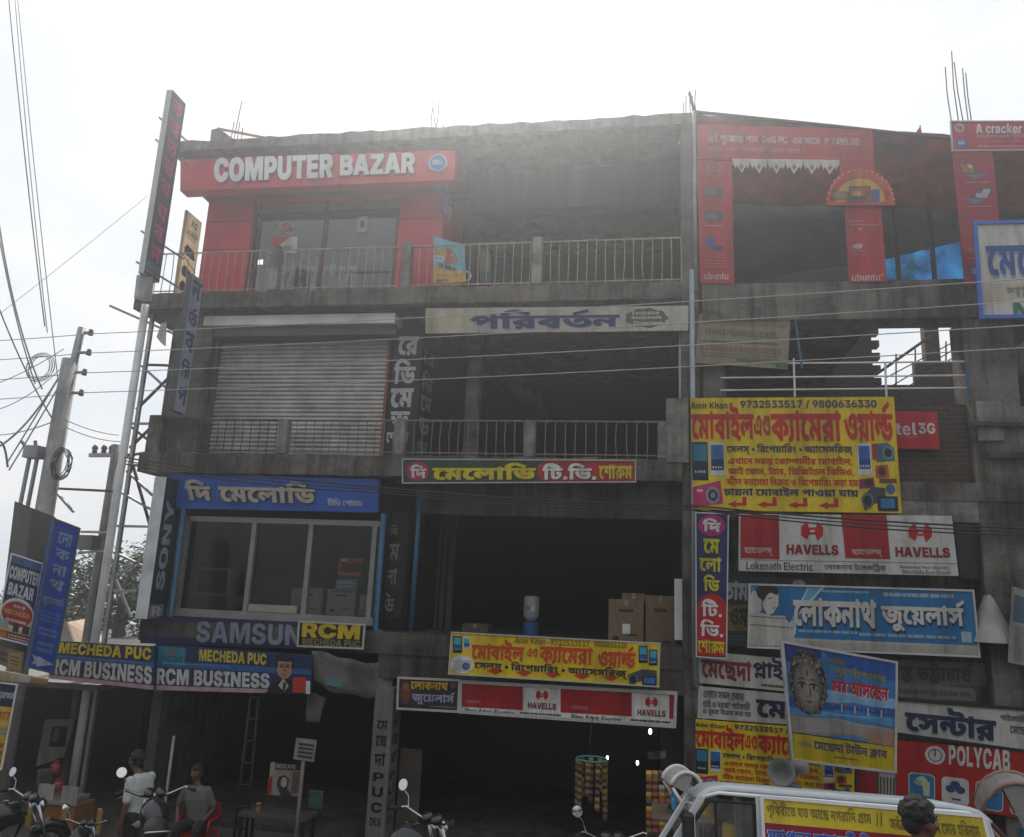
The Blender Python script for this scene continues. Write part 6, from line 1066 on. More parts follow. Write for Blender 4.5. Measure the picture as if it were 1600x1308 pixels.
s = fin('narrow tan poster panel with faded purple shoes at the left end of the top balcony', -9.66, .2, .8, 9.78, 11.68, .05, flex('tan_flex', (.80, .60, .36), .65), mat('tan_edge', (.4, .3, .2), .6), name='shoe_poster')
s.text('XC', .35, .07, .75, .14, '3a3440', 1, fat=0); s.text('AGBOR', .15, .2, .85, .27, 'd76a50', 1)
s.rect(.2, .29, .8, .3, 'b98a60', 1)
for v in (.43, .68, .86): s.poly([(.15, v), (.3, v - .06), (.7, v - .03), (.88, v + .05), (.8, v + .08), (.2, v + .07)], '6a4a72', 1)
s.poly([(0, .5), (1, .62), (1, .635), (0, .515)], '3b3236', 2); s.done()

s = fin('slim projecting board with blue Bengali lettering beside the roller shutter', -8.86, -.5, -.1, 7.12, 9.9, .12, 'a9b3c0', mat('dark_case', (.05, .055, .065), .6, .2, 4))
for i, t in enumerate(['ন', 'র্ত', 'ব', 'রি', 'প']): s.text(t, .12, .03 + i * .195, .9, .17 + i * .195, '24477f', 1, fat=6)
s.done()
s = fin('vertical blue lightbox reading SONY upwards, white front edge, left of the first floor shop', -8.86, -.42, .06, 3.24, 5.84, .25, '26324a', mat('lightbox_white', (.62, .64, .66), .5, .1, 3, dirt=.35))
s.text('SONY', .22, .16, .78, .8, 'aeb4bb', 1, fat=10, rot=90); s.rect(.02, .9, .98, .995, '8d8f90', 1); s.text('R', .2, .915, .8, .98, 'c9c9c4', 2); s.done()

# yellow and blue board leaning inside the top railing
s = Sign('yellow and blue poster board with an orange animal, leaning inside the top floor railing', px4((677, 369), (726, 383), (728, 441), (677, 443), y=.06), '7cc6dc', .02, name='poster_board', cat='poster')
s.poly([(0, .62), (.35, .72), (.7, .68), (1, .76), (1, 1), (0, 1)], 'e9b61c', 1)
s.rect(.03, .24, .45, .4, 'f1d84b', 1); s.text('SUPER', .05, .26, .42, .32, 'b5801a', 2); s.text('SALE', .05, .33, .3, .39, '8d6a20', 2); s.rect(.03, .41, .36, .52, 'eef0ee', 1); s.text('0%', .06, .43, .3, .5, '41607c', 2)
s.poly([(.3, .56), (.42, .42), (.44, .2), (.48, .14), (.5, .22), (.55, .13), (.57, .22), (.68, .27), (.78, .42), (.76, .5), (.6, .46), (.66, .54), (.5, .56)], 'c4713a', 2);
s.ell(.6, .33, .03, .025, 'ffffff', 3); s.ell(.61, .33, .012, .012, BK, 4); s.poly([(.15, .56), (.7, .64), (.68, .72), (.2, .66)], '4a5870', 2)
s.ell(.82, .74, .07, .05, 'e8eef2', 2); s.lines(.1, .8, .9, .86, 1, 'd39a16', 4); s.rect(.1, .92, .5, .98, '8a6a14', 2); s.done()
m = MB(); a = at(726, 432, .1); pts = [a + V((.1 * math.sin(t) + .02, 0, .1 * math.cos(t))) for t in [k * .35 for k in range(0, 9)]]; m.tube(pts, .018, WHITEP, 6)
tag(m.build('cable_loop', smooth=True), 'small white curled cable beside the leaning yellow and blue poster board', 'cable')

# পরিবর্তন board above the middle balcony
s = Sign('long cream board with big blue Bengali name and a small dark scalloped badge', px4((665, 482), (1076, 477.5), (1075, 516.5), (665, 521), y=-.06), 'c9c4b6', .06)
s.t('পরিবর্তন', 734, 484, 968, 514, '182f66', fat=16, sh=(.003, .04, '8fa3c4'))
s.r(668, 485, 686, 519, 'c2b79e', 1); s.e(712, 501, 20, 12, 'cbbfa4', 1)
pts = [(1010 + 33 * (1 + .06 * math.cos(9 * k)) * math.cos(k), 497 + 15 * (1 + .06 * math.cos(9 * k)) * math.sin(k)) for k in [i * .157 for i in range(40)]]
s.pp(pts, '5d5950', 1); s.t('Exclusive', 988, 485.5, 1030, 492, 'd2cfc6', fat=-8); s.t('Readymade', 987, 493.5, 1034, 500, 'd2cfc6'); s.t('Showroom', 989, 501.5, 1036, 508, 'd2cfc6'); s.done()
# the vertical readymade boards on the pillar
s = Sign('black vertical board with white Bengali letters facing the street, right of the roller shutter', px4((620, 512), (661, 512), (645.5, 713), (600, 713), y=.46), '24262b', .04)
for t, y0, y1, x0, x1 in (('রে', 526, 556, 622, 654), ('ডি', 561, 600, 616, 650), ('মে', 607, 637, 610, 646), ('ড', 643, 668, 610, 640), ('শোরুম', 674, 692, 604, 638)): s.t(t, x0, y0, x1, y1, 'cfd1d3', fat=14)
s.done()
xp = at(663, 600, .5).x + .02
s = Sign('dark vertical board with grey Bengali letters on the inner side of the pillar', [atx(661, 520, xp), atx(683, 536, xp), atx(668, 716, xp), atx(647, 713, xp)], '2c2d30', .02)
for i, (t, v0, v1) in enumerate((('রে', .12, .24), ('ডি', .29, .46), ('মে', .5, .63), ('ড', .68, .82), ('শোরুম', .87, .97))): s.text(t, .12, v0, .9, v1, 'a2a3a4', fat=10)
s.done()
# green strip
s = Sign('long green strip board with a yellow Bengali name, red right end and pink oval', px4((629, 717.5), (993, 719.5), (993, 753), (629, 755), y=-.16), '2f4f38', .05, frame=mat('strip_rim', (.42, .42, .38), .5), fw=.02)
s.e(652.5, 736.5, 18, 15, 'c22a66', 1); s.t('দি', 641, 726, 666, 747, WH, fat=12)
s.t('মেলোডি', 676, 723, 837, 750, 'e6d21a', fat=26, sh=(.004, .06, '1c2b20'))
s.pp([(856, 721), (992, 721), (992, 751.5), (856, 752.5), (843, 748), (838, 737), (843, 725)], 'b9212a', 1)
s.t('টি.ভি.', 848, 724, 932, 750, WH, fat=16, sh=(.004, .06, '55101a')); s.t('শোরুম', 936, 726, 988, 749, 'e6d21a', fat=6); s.done()
# blue first floor sign with raised letters
s = Sign('wide blue fascia with raised stone coloured Bengali letters above the first floor shop window', px4((262, 739), (592, 749), (590, 801), (276, 794), y=-.02), '2257a8', .12, bm=mat('fascia_blue', '1f55ac', .4, .1, 2, dirt=.3))
GOLD = mat('letter_brass', (.40, .35, .27), .4, .25, 8, metal=.4)
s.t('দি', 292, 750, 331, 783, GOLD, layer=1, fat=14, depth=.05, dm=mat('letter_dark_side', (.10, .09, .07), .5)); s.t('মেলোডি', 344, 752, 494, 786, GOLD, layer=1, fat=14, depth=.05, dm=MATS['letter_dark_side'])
s.t('টিভি শোরুম', 512, 779, 567, 791, 'c9ced6', fat=-4); s.r(366, 742, 366.7, 796, '17407e', 0); s.r(480, 745, 480.7, 799, '17407e', 0); s.done()
# dark pillar board
s = Sign('dark pillar board with dim grey Bengali letters right of the first floor shop window', px4((601, 800), (640, 800), (627, 966), (590, 966), y=.33), '262322', .03)
for t, x0, y0, x1, y1 in (('দি', 609, 820, 622, 838), ('মে', 600, 850, 624, 876), ('লো', 596, 888, 620, 914), ('ডি', 594, 926, 616, 956)): s.t(t, x0, y0, x1, y1, '8f8b86', fat=-4)
s.done()
# row under the window
s = Sign('dull blue strip sign with pale SAMSUNG letters under the first floor shop window', px4((222, 962), (468, 972), (466, 1014), (219, 1005), y=-.1), '1b2a55', .06)
s.t('SAMSUNG', 307, 974, 500, 1007, '8b93a6', fat=4, sh=(.004, .03, '141d3a')); s.r(253, 966, 254, 1004, '39456a', 1); s.done()
s = Sign('small black sign with yellow RCM letters below the first floor window', px4((468, 971), (570, 976.5), (567, 1013.5), (465, 1009.5), y=-.2), '211f20', .05, frame=mat('dull_white_rim', (.4, .39, .37), .5, .2, 6), fw=.03)
s.t('RCM', 472, 974, 563, 998, 'd9b91c', fat=22); s.t('MECHEDA PUC', 473, 999, 563, 1010, '93855a'); s.done()
def rcm(label, q, logo, y, portrait):
    s = Sign(label, q, '1d2f5c', .05)
    s.rect(0, .36, 1, .5, '2f5f97', 1); s.rect(0, .9, 1, 1, 'b79aa4', 1)
    a, b = (.05, .99) if not logo else (.29, .74)
    s.text('MECHEDA PUC', a if logo else .06, .04 if logo else .03, b - .02, .32, 'c9b53a' if logo else 'e0c52a', fat=14)
    s.text('RCM BUSINESS', .02 if logo else .01, .52 if logo else .46, .745 if logo else .985, .88, 'c9c9c6', fat=14)
    for k in range(40 if not logo else 20): s.rect(.06 + k * (.85 / 40), .385, .06 + k * (.85 / 40) + .01, .42, '6d9bc6', 2)
    if logo:
        s.rect(.02, .04, .2, .44, '1f7f8f', 2); s.poly([(.08, .2), (.11, .09), (.14, .2)], 'a8583a', 3); s.text('RCM', .04, .24, .18, .38, '145a6a', 3)
    if portrait:
        s.poly([(.72, 1), (.77, .74), (.83, .62), (.93, .72), (1, 1)], '15161c', 2); s.poly([(.80, .8), (.83, .62), (.865, .8), (.84, .96)], 'c8c8cc', 3); s.poly([(.832, .72), (.842, .7), (.85, .74), (.842, .95), (.828, .93)], '50202a', 4)
        s.ell(.835, .34, .05, .3, 'b98a72', 3); s.ell(.835, .2, .058, .2, '17141a', 4, 0, 180); s.poly([(.777, .2), (.79, .2), (.793, .36), (.781, .4)], '17141a', 4); s.poly([(.88, .2), (.893, .2), (.89, .4), (.877, .36)], '17141a', 4)
        for cu in (.817, .853): s.ell(cu, .33, .012, .022, '2a1d1a', 5); s.rect(cu - .014, .27, cu + .014, .285, '2a1d1a', 5)
        s.poly([(.832, .34), (.84, .34), (.845, .45), (.827, .45)], '9b6f5b', 5); s.rect(.818, .52, .852, .54, '7b3f3a', 5)
        s.rect(.89, .58, .97, .96, 'c8342c', 3); s.rect(.972, .66, .998, .99, 'd5d3cf', 3)
    return s.done()
rcm('blue shop sign reading MECHEDA PUC over RCM BUSINESS, leftmost one beside the blue upright board', px4((86, 1001), (242, 1010.5), (240, 1078), (76, 1060), y=-1.1), False, -1.1, False)
rcm('blue MECHEDA PUC, RCM BUSINESS sign with a man in a dark suit at its right', px4((243, 1006), (488, 1024), (485, 1085), (240, 1078), y=[-1.0] * 4), True, -1, True)
# sagging faded banner
m = MB(); N = 14; vs = []; fs = []
A, B_, C_, D_ = at(487, 1017, -.9), at(619, 1040, .1), at(612, 1092, .0), at(486, 1064, -1.0)
bsn = random.Random(5)
for j in range(6):
    for i in range(N + 1):
        u, v = i / N, j / 5; p = A * ((1 - u) * (1 - v)) + B_ * (u * (1 - v)) + C_ * (u * v) + D_ * ((1 - u) * v)
        vs.append(p + V((0, .1 * math.sin(u * 9 + v * 2) + bsn.uniform(-.02, .02), -.09 * math.sin(math.pi * u) * (.4 + v) * .7 + .02 * math.sin(u * 17))))
for j in range(5):
    for i in range(N): fs.append((j * (N + 1) + i, j * (N + 1) + i + 1, (j + 1) * (N + 1) + i + 1, (j + 1) * (N + 1) + i))
m.add(vs, fs, mat('faded_banner_cloth', (.13, .123, .113), .8, .35, 3.5, dirt=.5))
bn = m.build('cloth_banner', smooth=True, solid=.008); tag(bn, 'sagging faded grey cloth banner with ghostly lettering under the small black and yellow sign', 'banner')
s = Sign('x', [A.lerp(B_, .3) + V((0, -.16, -.06)), B_.lerp(A, .06) + V((0, -.16, -.04)), C_.lerp(D_, .06) + V((0, -.16, .3)), D_.lerp(C_, .3) + V((0, -.16, .3))], board_obj=False)
s.text('MECHEDA PUC', 0, .05, 1, .6, '4c4a48', 0, fat=-4); l = s.let.build('lettering', bn); bpy.data.objects.remove(s.o)
s = Sign('x', [A.lerp(B_, .22) + V((0, -.17, -.3)), A.lerp(B_, .4) + V((0, -.17, -.3)), D_.lerp(C_, .4) + V((0, -.17, .0)), D_.lerp(C_, .22) + V((0, -.17, .0))], board_obj=False)
m = MB(); m.add([s.P(0, .3), s.P(1, .3), s.P(1, .9), s.P(0, .9)], [(0, 3, 2, 1)], ink('4a6f74')); m.build('printed_patch', bn); bpy.data.objects.remove(s.o)

# small dark jeweller sign + long red Havells strip + yellow strip above
s = Sign('small dark jeweller sign, yellow over lilac Bengali letters, left of the red strip', px4((623, 1059), (718, 1063), (716, 1112), (621, 1107), y=-.35), '35302c', .06, frame=mat('dull_white_rim', (.4, .39, .37)), fw=.035)
s.t('লোকনাথ', 642, 1064.5, 700, 1078, 'd0a92a', fat=10); s.t('জুয়েলার্স', 644, 1080, 711, 1102, 'a9a2c8', fat=6); s.e(634, 1083, 8, 17, '7a3a36', 1); s.e(634, 1072, 5, 6, '8a5a44', 2); s.e(708, 1071, 5, 5, '6a4a68', 1); s.ln(672, 1103, 712, 1106, 1, '8d867c', seed=4); s.done()
s = Sign('long red and white strip with two small HAVELLS marks over the dark ground floor', px4((720, 1065), (1056, 1083), (1054, 1135), (719, 1112), y=-.35), WH, .08, frame=mat('dull_white_rim', (.4, .39, .37)), fw=.05)
hb = lambda x: 1068 + (x - 720) * .0536; hm = lambda x: 1104 + (x - 720) * .058
for a, b in ((722, 817), (876, 987), (1046, 1053)): s.pp([(a, hb(a)), (b, hb(b)), (b, hm(b)), (a, hm(a))], 'b01a24', 1)
s.t('হ্যাভেল্স্', 728, 1094, 752, 1101, 'd29090', fat=-10, layer=2); s.t('হ্যাভেল্স্', 894, 1103, 919, 1111, 'd29090', fat=-10, layer=2)
for cx, cy in ((847, 1086), (1018, 1097)): havells_mark(s, cx, cy, 19, 17); s.t('HAVELLS', cx - 22, cy + 12, cx + 22, cy + 22, '8c1a22', fat=8)
s.t('New Adok Electric', 727, 1108, 804, 1116, BK, fat=-12); s.t('New Adok Electric', 893, 1118, 972, 1127, BK, fat=-12); s.ln(812, 1113.5, 878, 1118, 1, '55504c', seed=8); s.ln(985, 1124, 1048, 1130, 1, '55504c', seed=9); s.done()
s = Sign('tilted yellow mobile shop strip with red Bengali headline and a row of red down arrows', px4((706, 988), (1031, 1005.5), (1029, 1073), (701, 1053), y=-.5), YE, .05, frame=mat('strip_rim', (.42, .42, .38)), fw=.02)
s.t('Amir Khan-9732533517', 804, 998, 921, 1008, '9a5a1c', fat=-16); s.t('9800636330', 928, 1003, 980, 1012, '9a5a1c', fat=-16)
s.t('মোবাইল', 737, 999, 819, 1034, 'e04a1e', fat=10); s.t('এণ্ড', 824, 1013, 840, 1027, 'e04a1e', fat=0); s.t('ক্যামেরা', 843, 1009, 926, 1039, 'e04a1e', fat=10); s.t('ওয়ার্ল্ড', 934, 1008, 993, 1044, 'e04a1e', fat=10)
s.t('সেলস্ • রিপেয়ারিং • অ্যাসেসরিজ্', 741, 1037, 980, 1055, '20243c', fat=4)
for i in range(5):
    cx = 773 + i * 45; cy = 1049 + i * 2.6; s.pp([(cx - 13, cy - 2), (cx - 7, cy - 2), (cx - 7, cy - 4), (cx + 9, cy - 4), (cx + 9, cy - 2), (cx + 15, cy - 1), (cx + 1, cy + 5)], 'd8401c', 2)
phone(s, 708, 994, 722, 1020); phone(s, 724, 996, 735, 1014, 'e8e8e8'); s.e(722, 1038, 19, 14, 'efece4', 1); s.r(708, 1031, 736, 1049, 'c9c9cc', 2); s.e(728, 1041, 6, 6, '5a6068', 3); s.e(728, 1041, 3, 3, '2f7fc4', 4)
phone(s, 998, 1009, 1012, 1036); phone(s, 1014, 1015, 1027, 1040); camcorder(s, 981, 1045, 1026, 1071, 1); s.done()

# ------------------------------------------------------------------ signs on the right building
RB = 'c4202f'
# festival gate banner: header, left strip, right strip, scallops, arch
g = Sign('big red festival gate banner with white price line, scalloped garland and gadget arch', px4((1089, 194), (1363, 203), (1366, 253), (1090, 249), y=-.08), RB, .03, name='gate_banner', cat='banner')
g.t('এই পূজোয় পান  Dell PC  এর দামে  ₹ 7499.00', 1106, 210, 1342, 229, 'e6c9cc', fat=2); g.t('মনের মতন সেলিব্রেট করার পালা ।', 1106, 229, 1256, 239, 'd79aa0', fat=-8)
for a, b in (((1102, 206), (1356, 209)), ((1102, 243), (1358, 247))): g.pp([a, b, (b[0], b[1] + 1), (a[0], a[1] + 1)], 'd8603c', 1)
g.pp([(1355, 209), (1356, 209), (1359, 247), (1358, 247)], 'd8603c', 1)
def sub(q, col, name):
    t = Sign('x', q, board_obj=False); m = MB(); m.quadbox(t.q, .03, ink(col)); p = m.build(name, g.o); return t, p
def fin_sub(t, p):
    if t.art.v: t.art.build('artwork', p)
    if t.let.v: t.let.build('lettering', p)
    bpy.data.objects.remove(t.o)
t, p = sub(px4((1090, 250), (1144, 252), (1147, 443), (1094, 442), y=-.08), RB, 'banner_leg')
a = t.uv(1116, 265); t.ring(a[0], a[1], .24, .062, .1, 'd99aa0', 1); t.t('DELL', 1106, 261, 1126, 269, 'd99aa0', fat=-6)
for cy, c in ((300, '6b5a58'), (338, '6b5a58')):
    t.r(1102, cy - 8, 1130, cy + 8, c, 1); t.r(1104, cy - 6, 1120, cy + 4, '86807a', 2); t.r(1121, cy - 4, 1129, cy + 6, '4b5a68', 2)
t.r(1102, 352, 1128, 354, 'd99aa0', 1); t.e(1110, 378, 8, 9, '355f9e', 1); t.e(1122, 388, 9, 4, '3a4a70', 2); t.ln(1100, 396, 1138, 420, 5, 'd07a80', seed=2, fill=.25); t.t('ubuntu', 1100, 426, 1138, 437, 'e8c8ca', fat=-20)
fin_sub(t, p)
t, p = sub(px4((1319, 316), (1376, 316), (1386, 440), (1327, 441), y=-.08), RB, 'banner_leg')
t.ln(1326, 344, 1350, 348, 1, 'e0a0a4', seed=3, fill=.4); t.ln(1328, 350, 1374, 354, 1, 'e0a0a4', seed=4, fill=.4); t.e(1344, 358, 3, 2, 'e0a23c', 2)
for dx, dy in ((0, 0), (4, -1), (8, 0), (2, 3), (6, 3), (-2, 2)): t.e(1337 + dx, 384 + dy, 3.2, 1.8, 'eadfe0', 2)
t.ln(1332, 391, 1352, 394, 1, 'e0a0a4', seed=5, fill=.4); t.ln(1332, 397, 1380, 399, 1, 'd98a90', seed=6, fill=.3); t.t('ubuntu', 1331, 428, 1375, 439, 'eddcdc', fat=-20); t.ring(*t.uv(1379, 430), .03, .016, .3, 'eddcdc', 3)
fin_sub(t, p)
t, p = sub(px4((1310, 250), (1366, 252), (1370, 318), (1318, 316), y=-.085), RB, 'banner_leg'); fin_sub(t, p)
t = Sign('x', px4((1144, 248), (1312, 250), (1310, 272), (1146, 269), y=-.1), board_obj=False)      # scalloped garland
n = 6; mm = MB()
for i in range(n):
    u0, u1 = i / n, (i + 1) / n; uc = (u0 + u1) / 2; w = u1 - u0
    t.poly([(u0, 0), (u1, 0), (u1 - w * .02, .35), (uc + w * .36, .75), (uc + w * .3, .5), (uc + w * .16, .72), (uc, 1.08), (uc - w * .16, .72), (uc - w * .3, .5), (uc - w * .36, .75), (u0 + w * .02, .35)], 'dcdad6', 0, mm)
    t.ell(uc, .42, w * .17, .26, 'c8242f', 1); t.poly([(uc - w * .13, .5), (uc + w * .13, .5), (uc, .82)], 'c8242f', 2); t.ell(uc, .42, w * .06, .1, 'e08a3a', 3); t.ell(u0, .25, w * .05, .1, 'e0a23c', 2)
gp = mm.build('garland', g.o, solid=.006); fin_sub(t, gp)
t = Sign('x', px4((1289, 262), (1399, 262), (1399, 321), (1289, 321), y=-.13), board_obj=False); mm = MB()    # arch of gadgets
u0, v0 = t.uv(1344, 316); ru = .5; rv = .92
pts = []
for i in range(41):
    a = math.pi * i / 40; k = 1.0 if i % 2 else .93; pts.append((u0 + ru * k * math.cos(a), v0 - rv * k * math.sin(a)))
pts = [(u0 + .5, v0 + .08)] + pts + [(u0 - .5, v0 + .08)]
t.poly(pts, 'd8452a', 0, mm); ap = mm.build('arch_panel', g.o, solid=.02)
t.ell(u0, v0, .43, .78, 'e39a2e', 4, 0, 180); t.ell(u0, v0, .37, .66, 'c53324', 5, 0, 180); t.ell(u0, v0, .35, .62, 'e2aa2c', 6, 0, 180); t.ell(u0, v0, .2, .35, 'f0e8de', 7, 0, 180)
for i in range(17):
    a = math.pi * (i + .5) / 17; t.ell(u0 + .465 * math.cos(a), v0 - .85 * math.sin(a), .011, .02, 'f3d9b0', 5)
t.r(1326, 292, 1360, 312, '2b2c30', 8); t.r(1328, 294, 1358, 308, 'b45c34', 9); t.r(1330, 300, 1344, 307, 'd8b04a', 10); t.r(1322, 312, 1364, 316, '55575c', 8); t.r(1300, 300, 1326, 313, '6e5a48', 8); t.r(1303, 302, 1322, 310, 'a87a4e', 9); t.r(1362, 297, 1374, 316, '2f62b0', 8); t.r(1352, 300, 1363, 315, '8a5a34', 9)
fin_sub(t, ap); g.done()

# second red banner at the right edge
h = Sign('red computer offer banner with white headline at the upper right edge of the building', px4((1485, 190), (1640, 190), (1640, 234), (1488, 236), y=-.12), RB, .03, name='gate_banner', cat='banner', frame=mat('thin_grey_rim', (.45, .43, .42), .5), fw=.025)
h.t('A cracker offer', 1524, 193, 1638, 209, 'efe4e4', fat=10); h.e(1499, 200, 8, 7, 'd9d2d4', 1); h.t('hp', 1494, 195, 1504, 206, 'c4202f', fat=0); h.r(1494, 217, 1510, 231, '3f68c0', 1); h.r(1497, 220, 1507, 227, '7f9fe0', 2); h.t('intel', 1497, 221, 1507, 226, 'e8ecf4', fat=-14)
h.t('Get offers worth ₹15,000', 1526, 210, 1606, 217, 'e2b2b6', fat=-10); h.t('on Notebooks & Desktops', 1527, 218, 1604, 224, 'd0888e', fat=-20); h.ln(1528, 227, 1630, 231, 1, 'dba4aa', seed=3, fill=.5)
g = h
t, p = sub(px4((1488, 238), (1551, 237), (1571, 444), (1508, 446), y=-.12), 'a81f38', 'banner_leg')
def laptop(s, x, y, flip, sc1, sc2):
    k = -1 if flip else 1
    s.pp([(x - 20 * k, y - 14), (x + 4 * k, y - 12), (x + 10 * k, y + 4), (x - 13 * k, y + 5)], '4a3a3c', 2); s.pp([(x - 18 * k, y - 12), (x + 2 * k, y - 10), (x + 7 * k, y + 2), (x - 12 * k, y + 3)], sc1, 3); s.pp([(x - 6 * k, y - 11), (x + 2 * k, y - 10), (x + 3 * k, y - 4), (x - 4 * k, y - 5)], sc2, 4)
    s.pp([(x - 12 * k, y + 5), (x + 10 * k, y + 4), (x + 27 * k, y + 4.5), (x + 6 * k, y + 12)], '6d7fa0', 2)
laptop(t, 1517, 268, False, 'b7702c', 'd8d0b0'); laptop(t, 1530, 307, True, 'b9b6c4', '6a4a58'); t.ln(1507, 284, 1545, 286, 1, 'd0858e', seed=5, fill=.6); t.ln(1510, 322, 1550, 324, 1, 'd0858e', seed=6, fill=.6); t.ln(1512, 388, 1530, 396, 2, 'd0858e', seed=7, fill=.4); t.ln(1512, 402, 1532, 407, 1, 'd0858e', seed=8, fill=.4); t.r(1516, 416, 1534, 436, '3a50a8', 1); t.r(1518, 419, 1531, 428, '8aa0dc', 2)
fin_sub(t, p); h.done()
# white board with blue rim in front of it
s = Sign('white board with blue rim and big blue Bengali letters at the right edge', px4((1523, 349), (1690, 345), (1700, 493), (1533, 496), y=[-.7, -.9, -.9, -.7]), 'dcdad2', .06, frame=mat('rim_blue', '2f62b8', .5, .15, 5), fw=.06)
s.t('মেছেদা', 1541, 378, 1684, 434, '2c5aa8', fat=6, sh=(.004, .03, '8fa6c8')); s.pp([(1534, 443), (1690, 437), (1694, 470), (1536, 474)], 'cfc4b4', 1); s.t('শাড়ি', 1572, 442, 1640, 468, '8b8680', fat=0); s.t('M', 1583, 473, 1614, 492, '2f7a68', fat=20); s.t('ECHEDA', 1618, 472, 1685, 491, '2f7a68', fat=20); s.done()
# beige faded sign
s = Sign('faded beige notice board with washed out red and grey lines, under the right floor slab', px4((1093, 490), (1235, 498), (1231, 577), (1086, 567), y=-.02), '9a9278', .02, cat='notice board')
s.t('SRIRAMKRISHNA ASHRAM', 1098, 499, 1230, 509, '9b7a60', fat=-16); s.t('MAHAPRABHU JEWEL', 1102, 516, 1216, 526, '6d6b5c', fat=-16); s.pp([(1098, 531), (1216, 537), (1216, 540), (1098, 534)], '66645a', 1); s.t('KARMAKAR ASSOCIATES', 1094, 542, 1221, 551, '9c6450', fat=-16); s.ln(1096, 553, 1222, 562, 2, '7d7a66', seed=4, fill=.4); s.r(1150, 563, 1228, 568, '66705c', 1); s.r(1212, 569, 1230, 575, '4a6a50', 1); s.done()
# telecom sign behind yellow board
s = Sign('red telecom sign reading tel 3G in white, half hidden behind the big yellow board', px4((1330, 641), (1464, 643.5), (1468, 702), (1334, 700), y=.0), 'c01a2c', .05)
s.t('airtel', 1366, 659, 1432, 680, 'd9c6c8', fat=0); s.t('3G', 1435, 661, 1461, 678, 'e4d8da', fat=4); s.ln(1408, 682, 1440, 684, 1, 'd08a92', seed=3, fill=.5); s.done()
# big yellow board
def yellow(label, q, th, crop=False, y=0):
    s = Sign(label, q, YE, th); T = s.text
    NB = '2a2f66'; RR = 'd3201c'
    T('Amir Khan', 0, .035, .185, .1, '3a3420', fat=-10); T('9732533517 / 9800636330', .25, .025, .915, .105, NB, fat=-4)
    T('মোবাইল', .0, .045, .315, .4, RR, fat=12); T('এণ্ড', .315, .16, .395, .345, RR, fat=0); T('ক্যামেরা', .4, .12, .74, .41, RR, fat=12); T('ওয়ার্ল্ড', .755, .04, .985, .4, RR, fat=12)
    T('সেলস্ • রিপেয়ারিং • অ্যাসেসরিজ্', .175, .41, .79, .515, '2a3458', fat=0)
    T('এখানে সমস্ত কোম্পানীর মোবাইল,', .18, .52, .785, .605, RR, fat=-2); T('আই ফোন, ট্যাব, ডিজিট্যাল ভিডিও,', .18, .61, .79, .695, RR, fat=-2)
    T('স্টীল ক্যামেরা বিক্রয় ও রিপেয়ারিং করা হয়', .17, .7, .805, .785, RR, fat=-6); T('চায়না মোবাইল পাওয়া যায়', .155, .785, .805, .875, NB, fat=4)
    def ph(u0, v0, u1, v1, c, a, b):
        s.rect(u0, v0, u1, v1, c, 1); s.rect(u0 + .006, v0 + .02, u1 - .006, (v0 + v1) / 2, b, 2); s.rect(u0 + .006, (v0 + v1) / 2, u1 - .006, v1 - .05, a, 2)
        for k in range(4): s.rect(u0 + (u1 - u0) * (.16 + .18 * k), v1 - .085, u0 + (u1 - u0) * (.26 + .18 * k), v1 - .065, 'd8dde0', 3)
    ph(.0, .4, .08, .74, '1b2230', '14304e', '2c86a8'); ph(.09, .405, .165, .7, 'd8d8d4', '172a5c', '3d6fb0'); ph(.81, .41, .875, .68, 'e4e4e4', '1f3f8a', '3a6cc0')
    s.poly([(.0, .8), (.14, .74), (.15, .94), (.0, .98)], 'c8306c', 1); s.ell(.1, .87, .036, .075, '9a9ca2', 2); s.ell(.1, .87, .024, .05, '3a3a40', 3); s.ell(.1, .87, .012, .024, '8a9ab8', 4); s.rect(.02, .82, .05, .84, 'efd5de', 2)
    s.poly([(.88, .42), (.955, .4), (.985, .45), (.985, .56), (.9, .57)], '47708a', 1); s.ell(.955, .49, .03, .06, '6f8fa0', 2); s.ell(.955, .49, .018, .038, '1c2a36', 3); s.rect(.88, .41, .905, .55, 'a8302c', 2)
    s.poly([(.89, .6), (.95, .59), (.955, .7), (.89, .71)], 'c4622a', 1); s.ell(.92, .65, .02, .04, '6a3018', 2); s.rect(.905, .71, .985, .75, '7c4a2a', 1)
    s.poly([(.81, .72), (.88, .7), (.885, .79), (.81, .8)], 'a02a78', 1); s.ell(.855, .75, .02, .035, '3a2030', 2)
    s.poly([(.815, .88), (.87, .78), (.93, .79), (.93, .9), (.87, .93), (.83, .99)], '454b52', 1); s.ell(.845, .9, .028, .07, '6d737c', 2); s.ell(.845, .9, .018, .045, '1b1d22', 3); s.rect(.89, .86, .985, .985, '20242b', 3); s.rect(.905, .88, .97, .96, '2f7fc4', 4); s.ell(.955, .8, .022, .045, '3f6c98', 2)
    for i in range(4):
        u = .17 + i * .147; s.poly([(u, .945), (u + .045, .915), (u + .045, .932), (u + .075, .932), (u + .075, .88), (u + .095, .88), (u + .095, .955), (u + .045, .955), (u + .045, .972)], RR, 2)
    return s.done()
yellow('largest yellow mobile and camera shop board with red Bengali headline and four red bent arrows', px4((1079, 622), (1397, 620), (1409, 802), (1083, 797), y=-.14), .05)
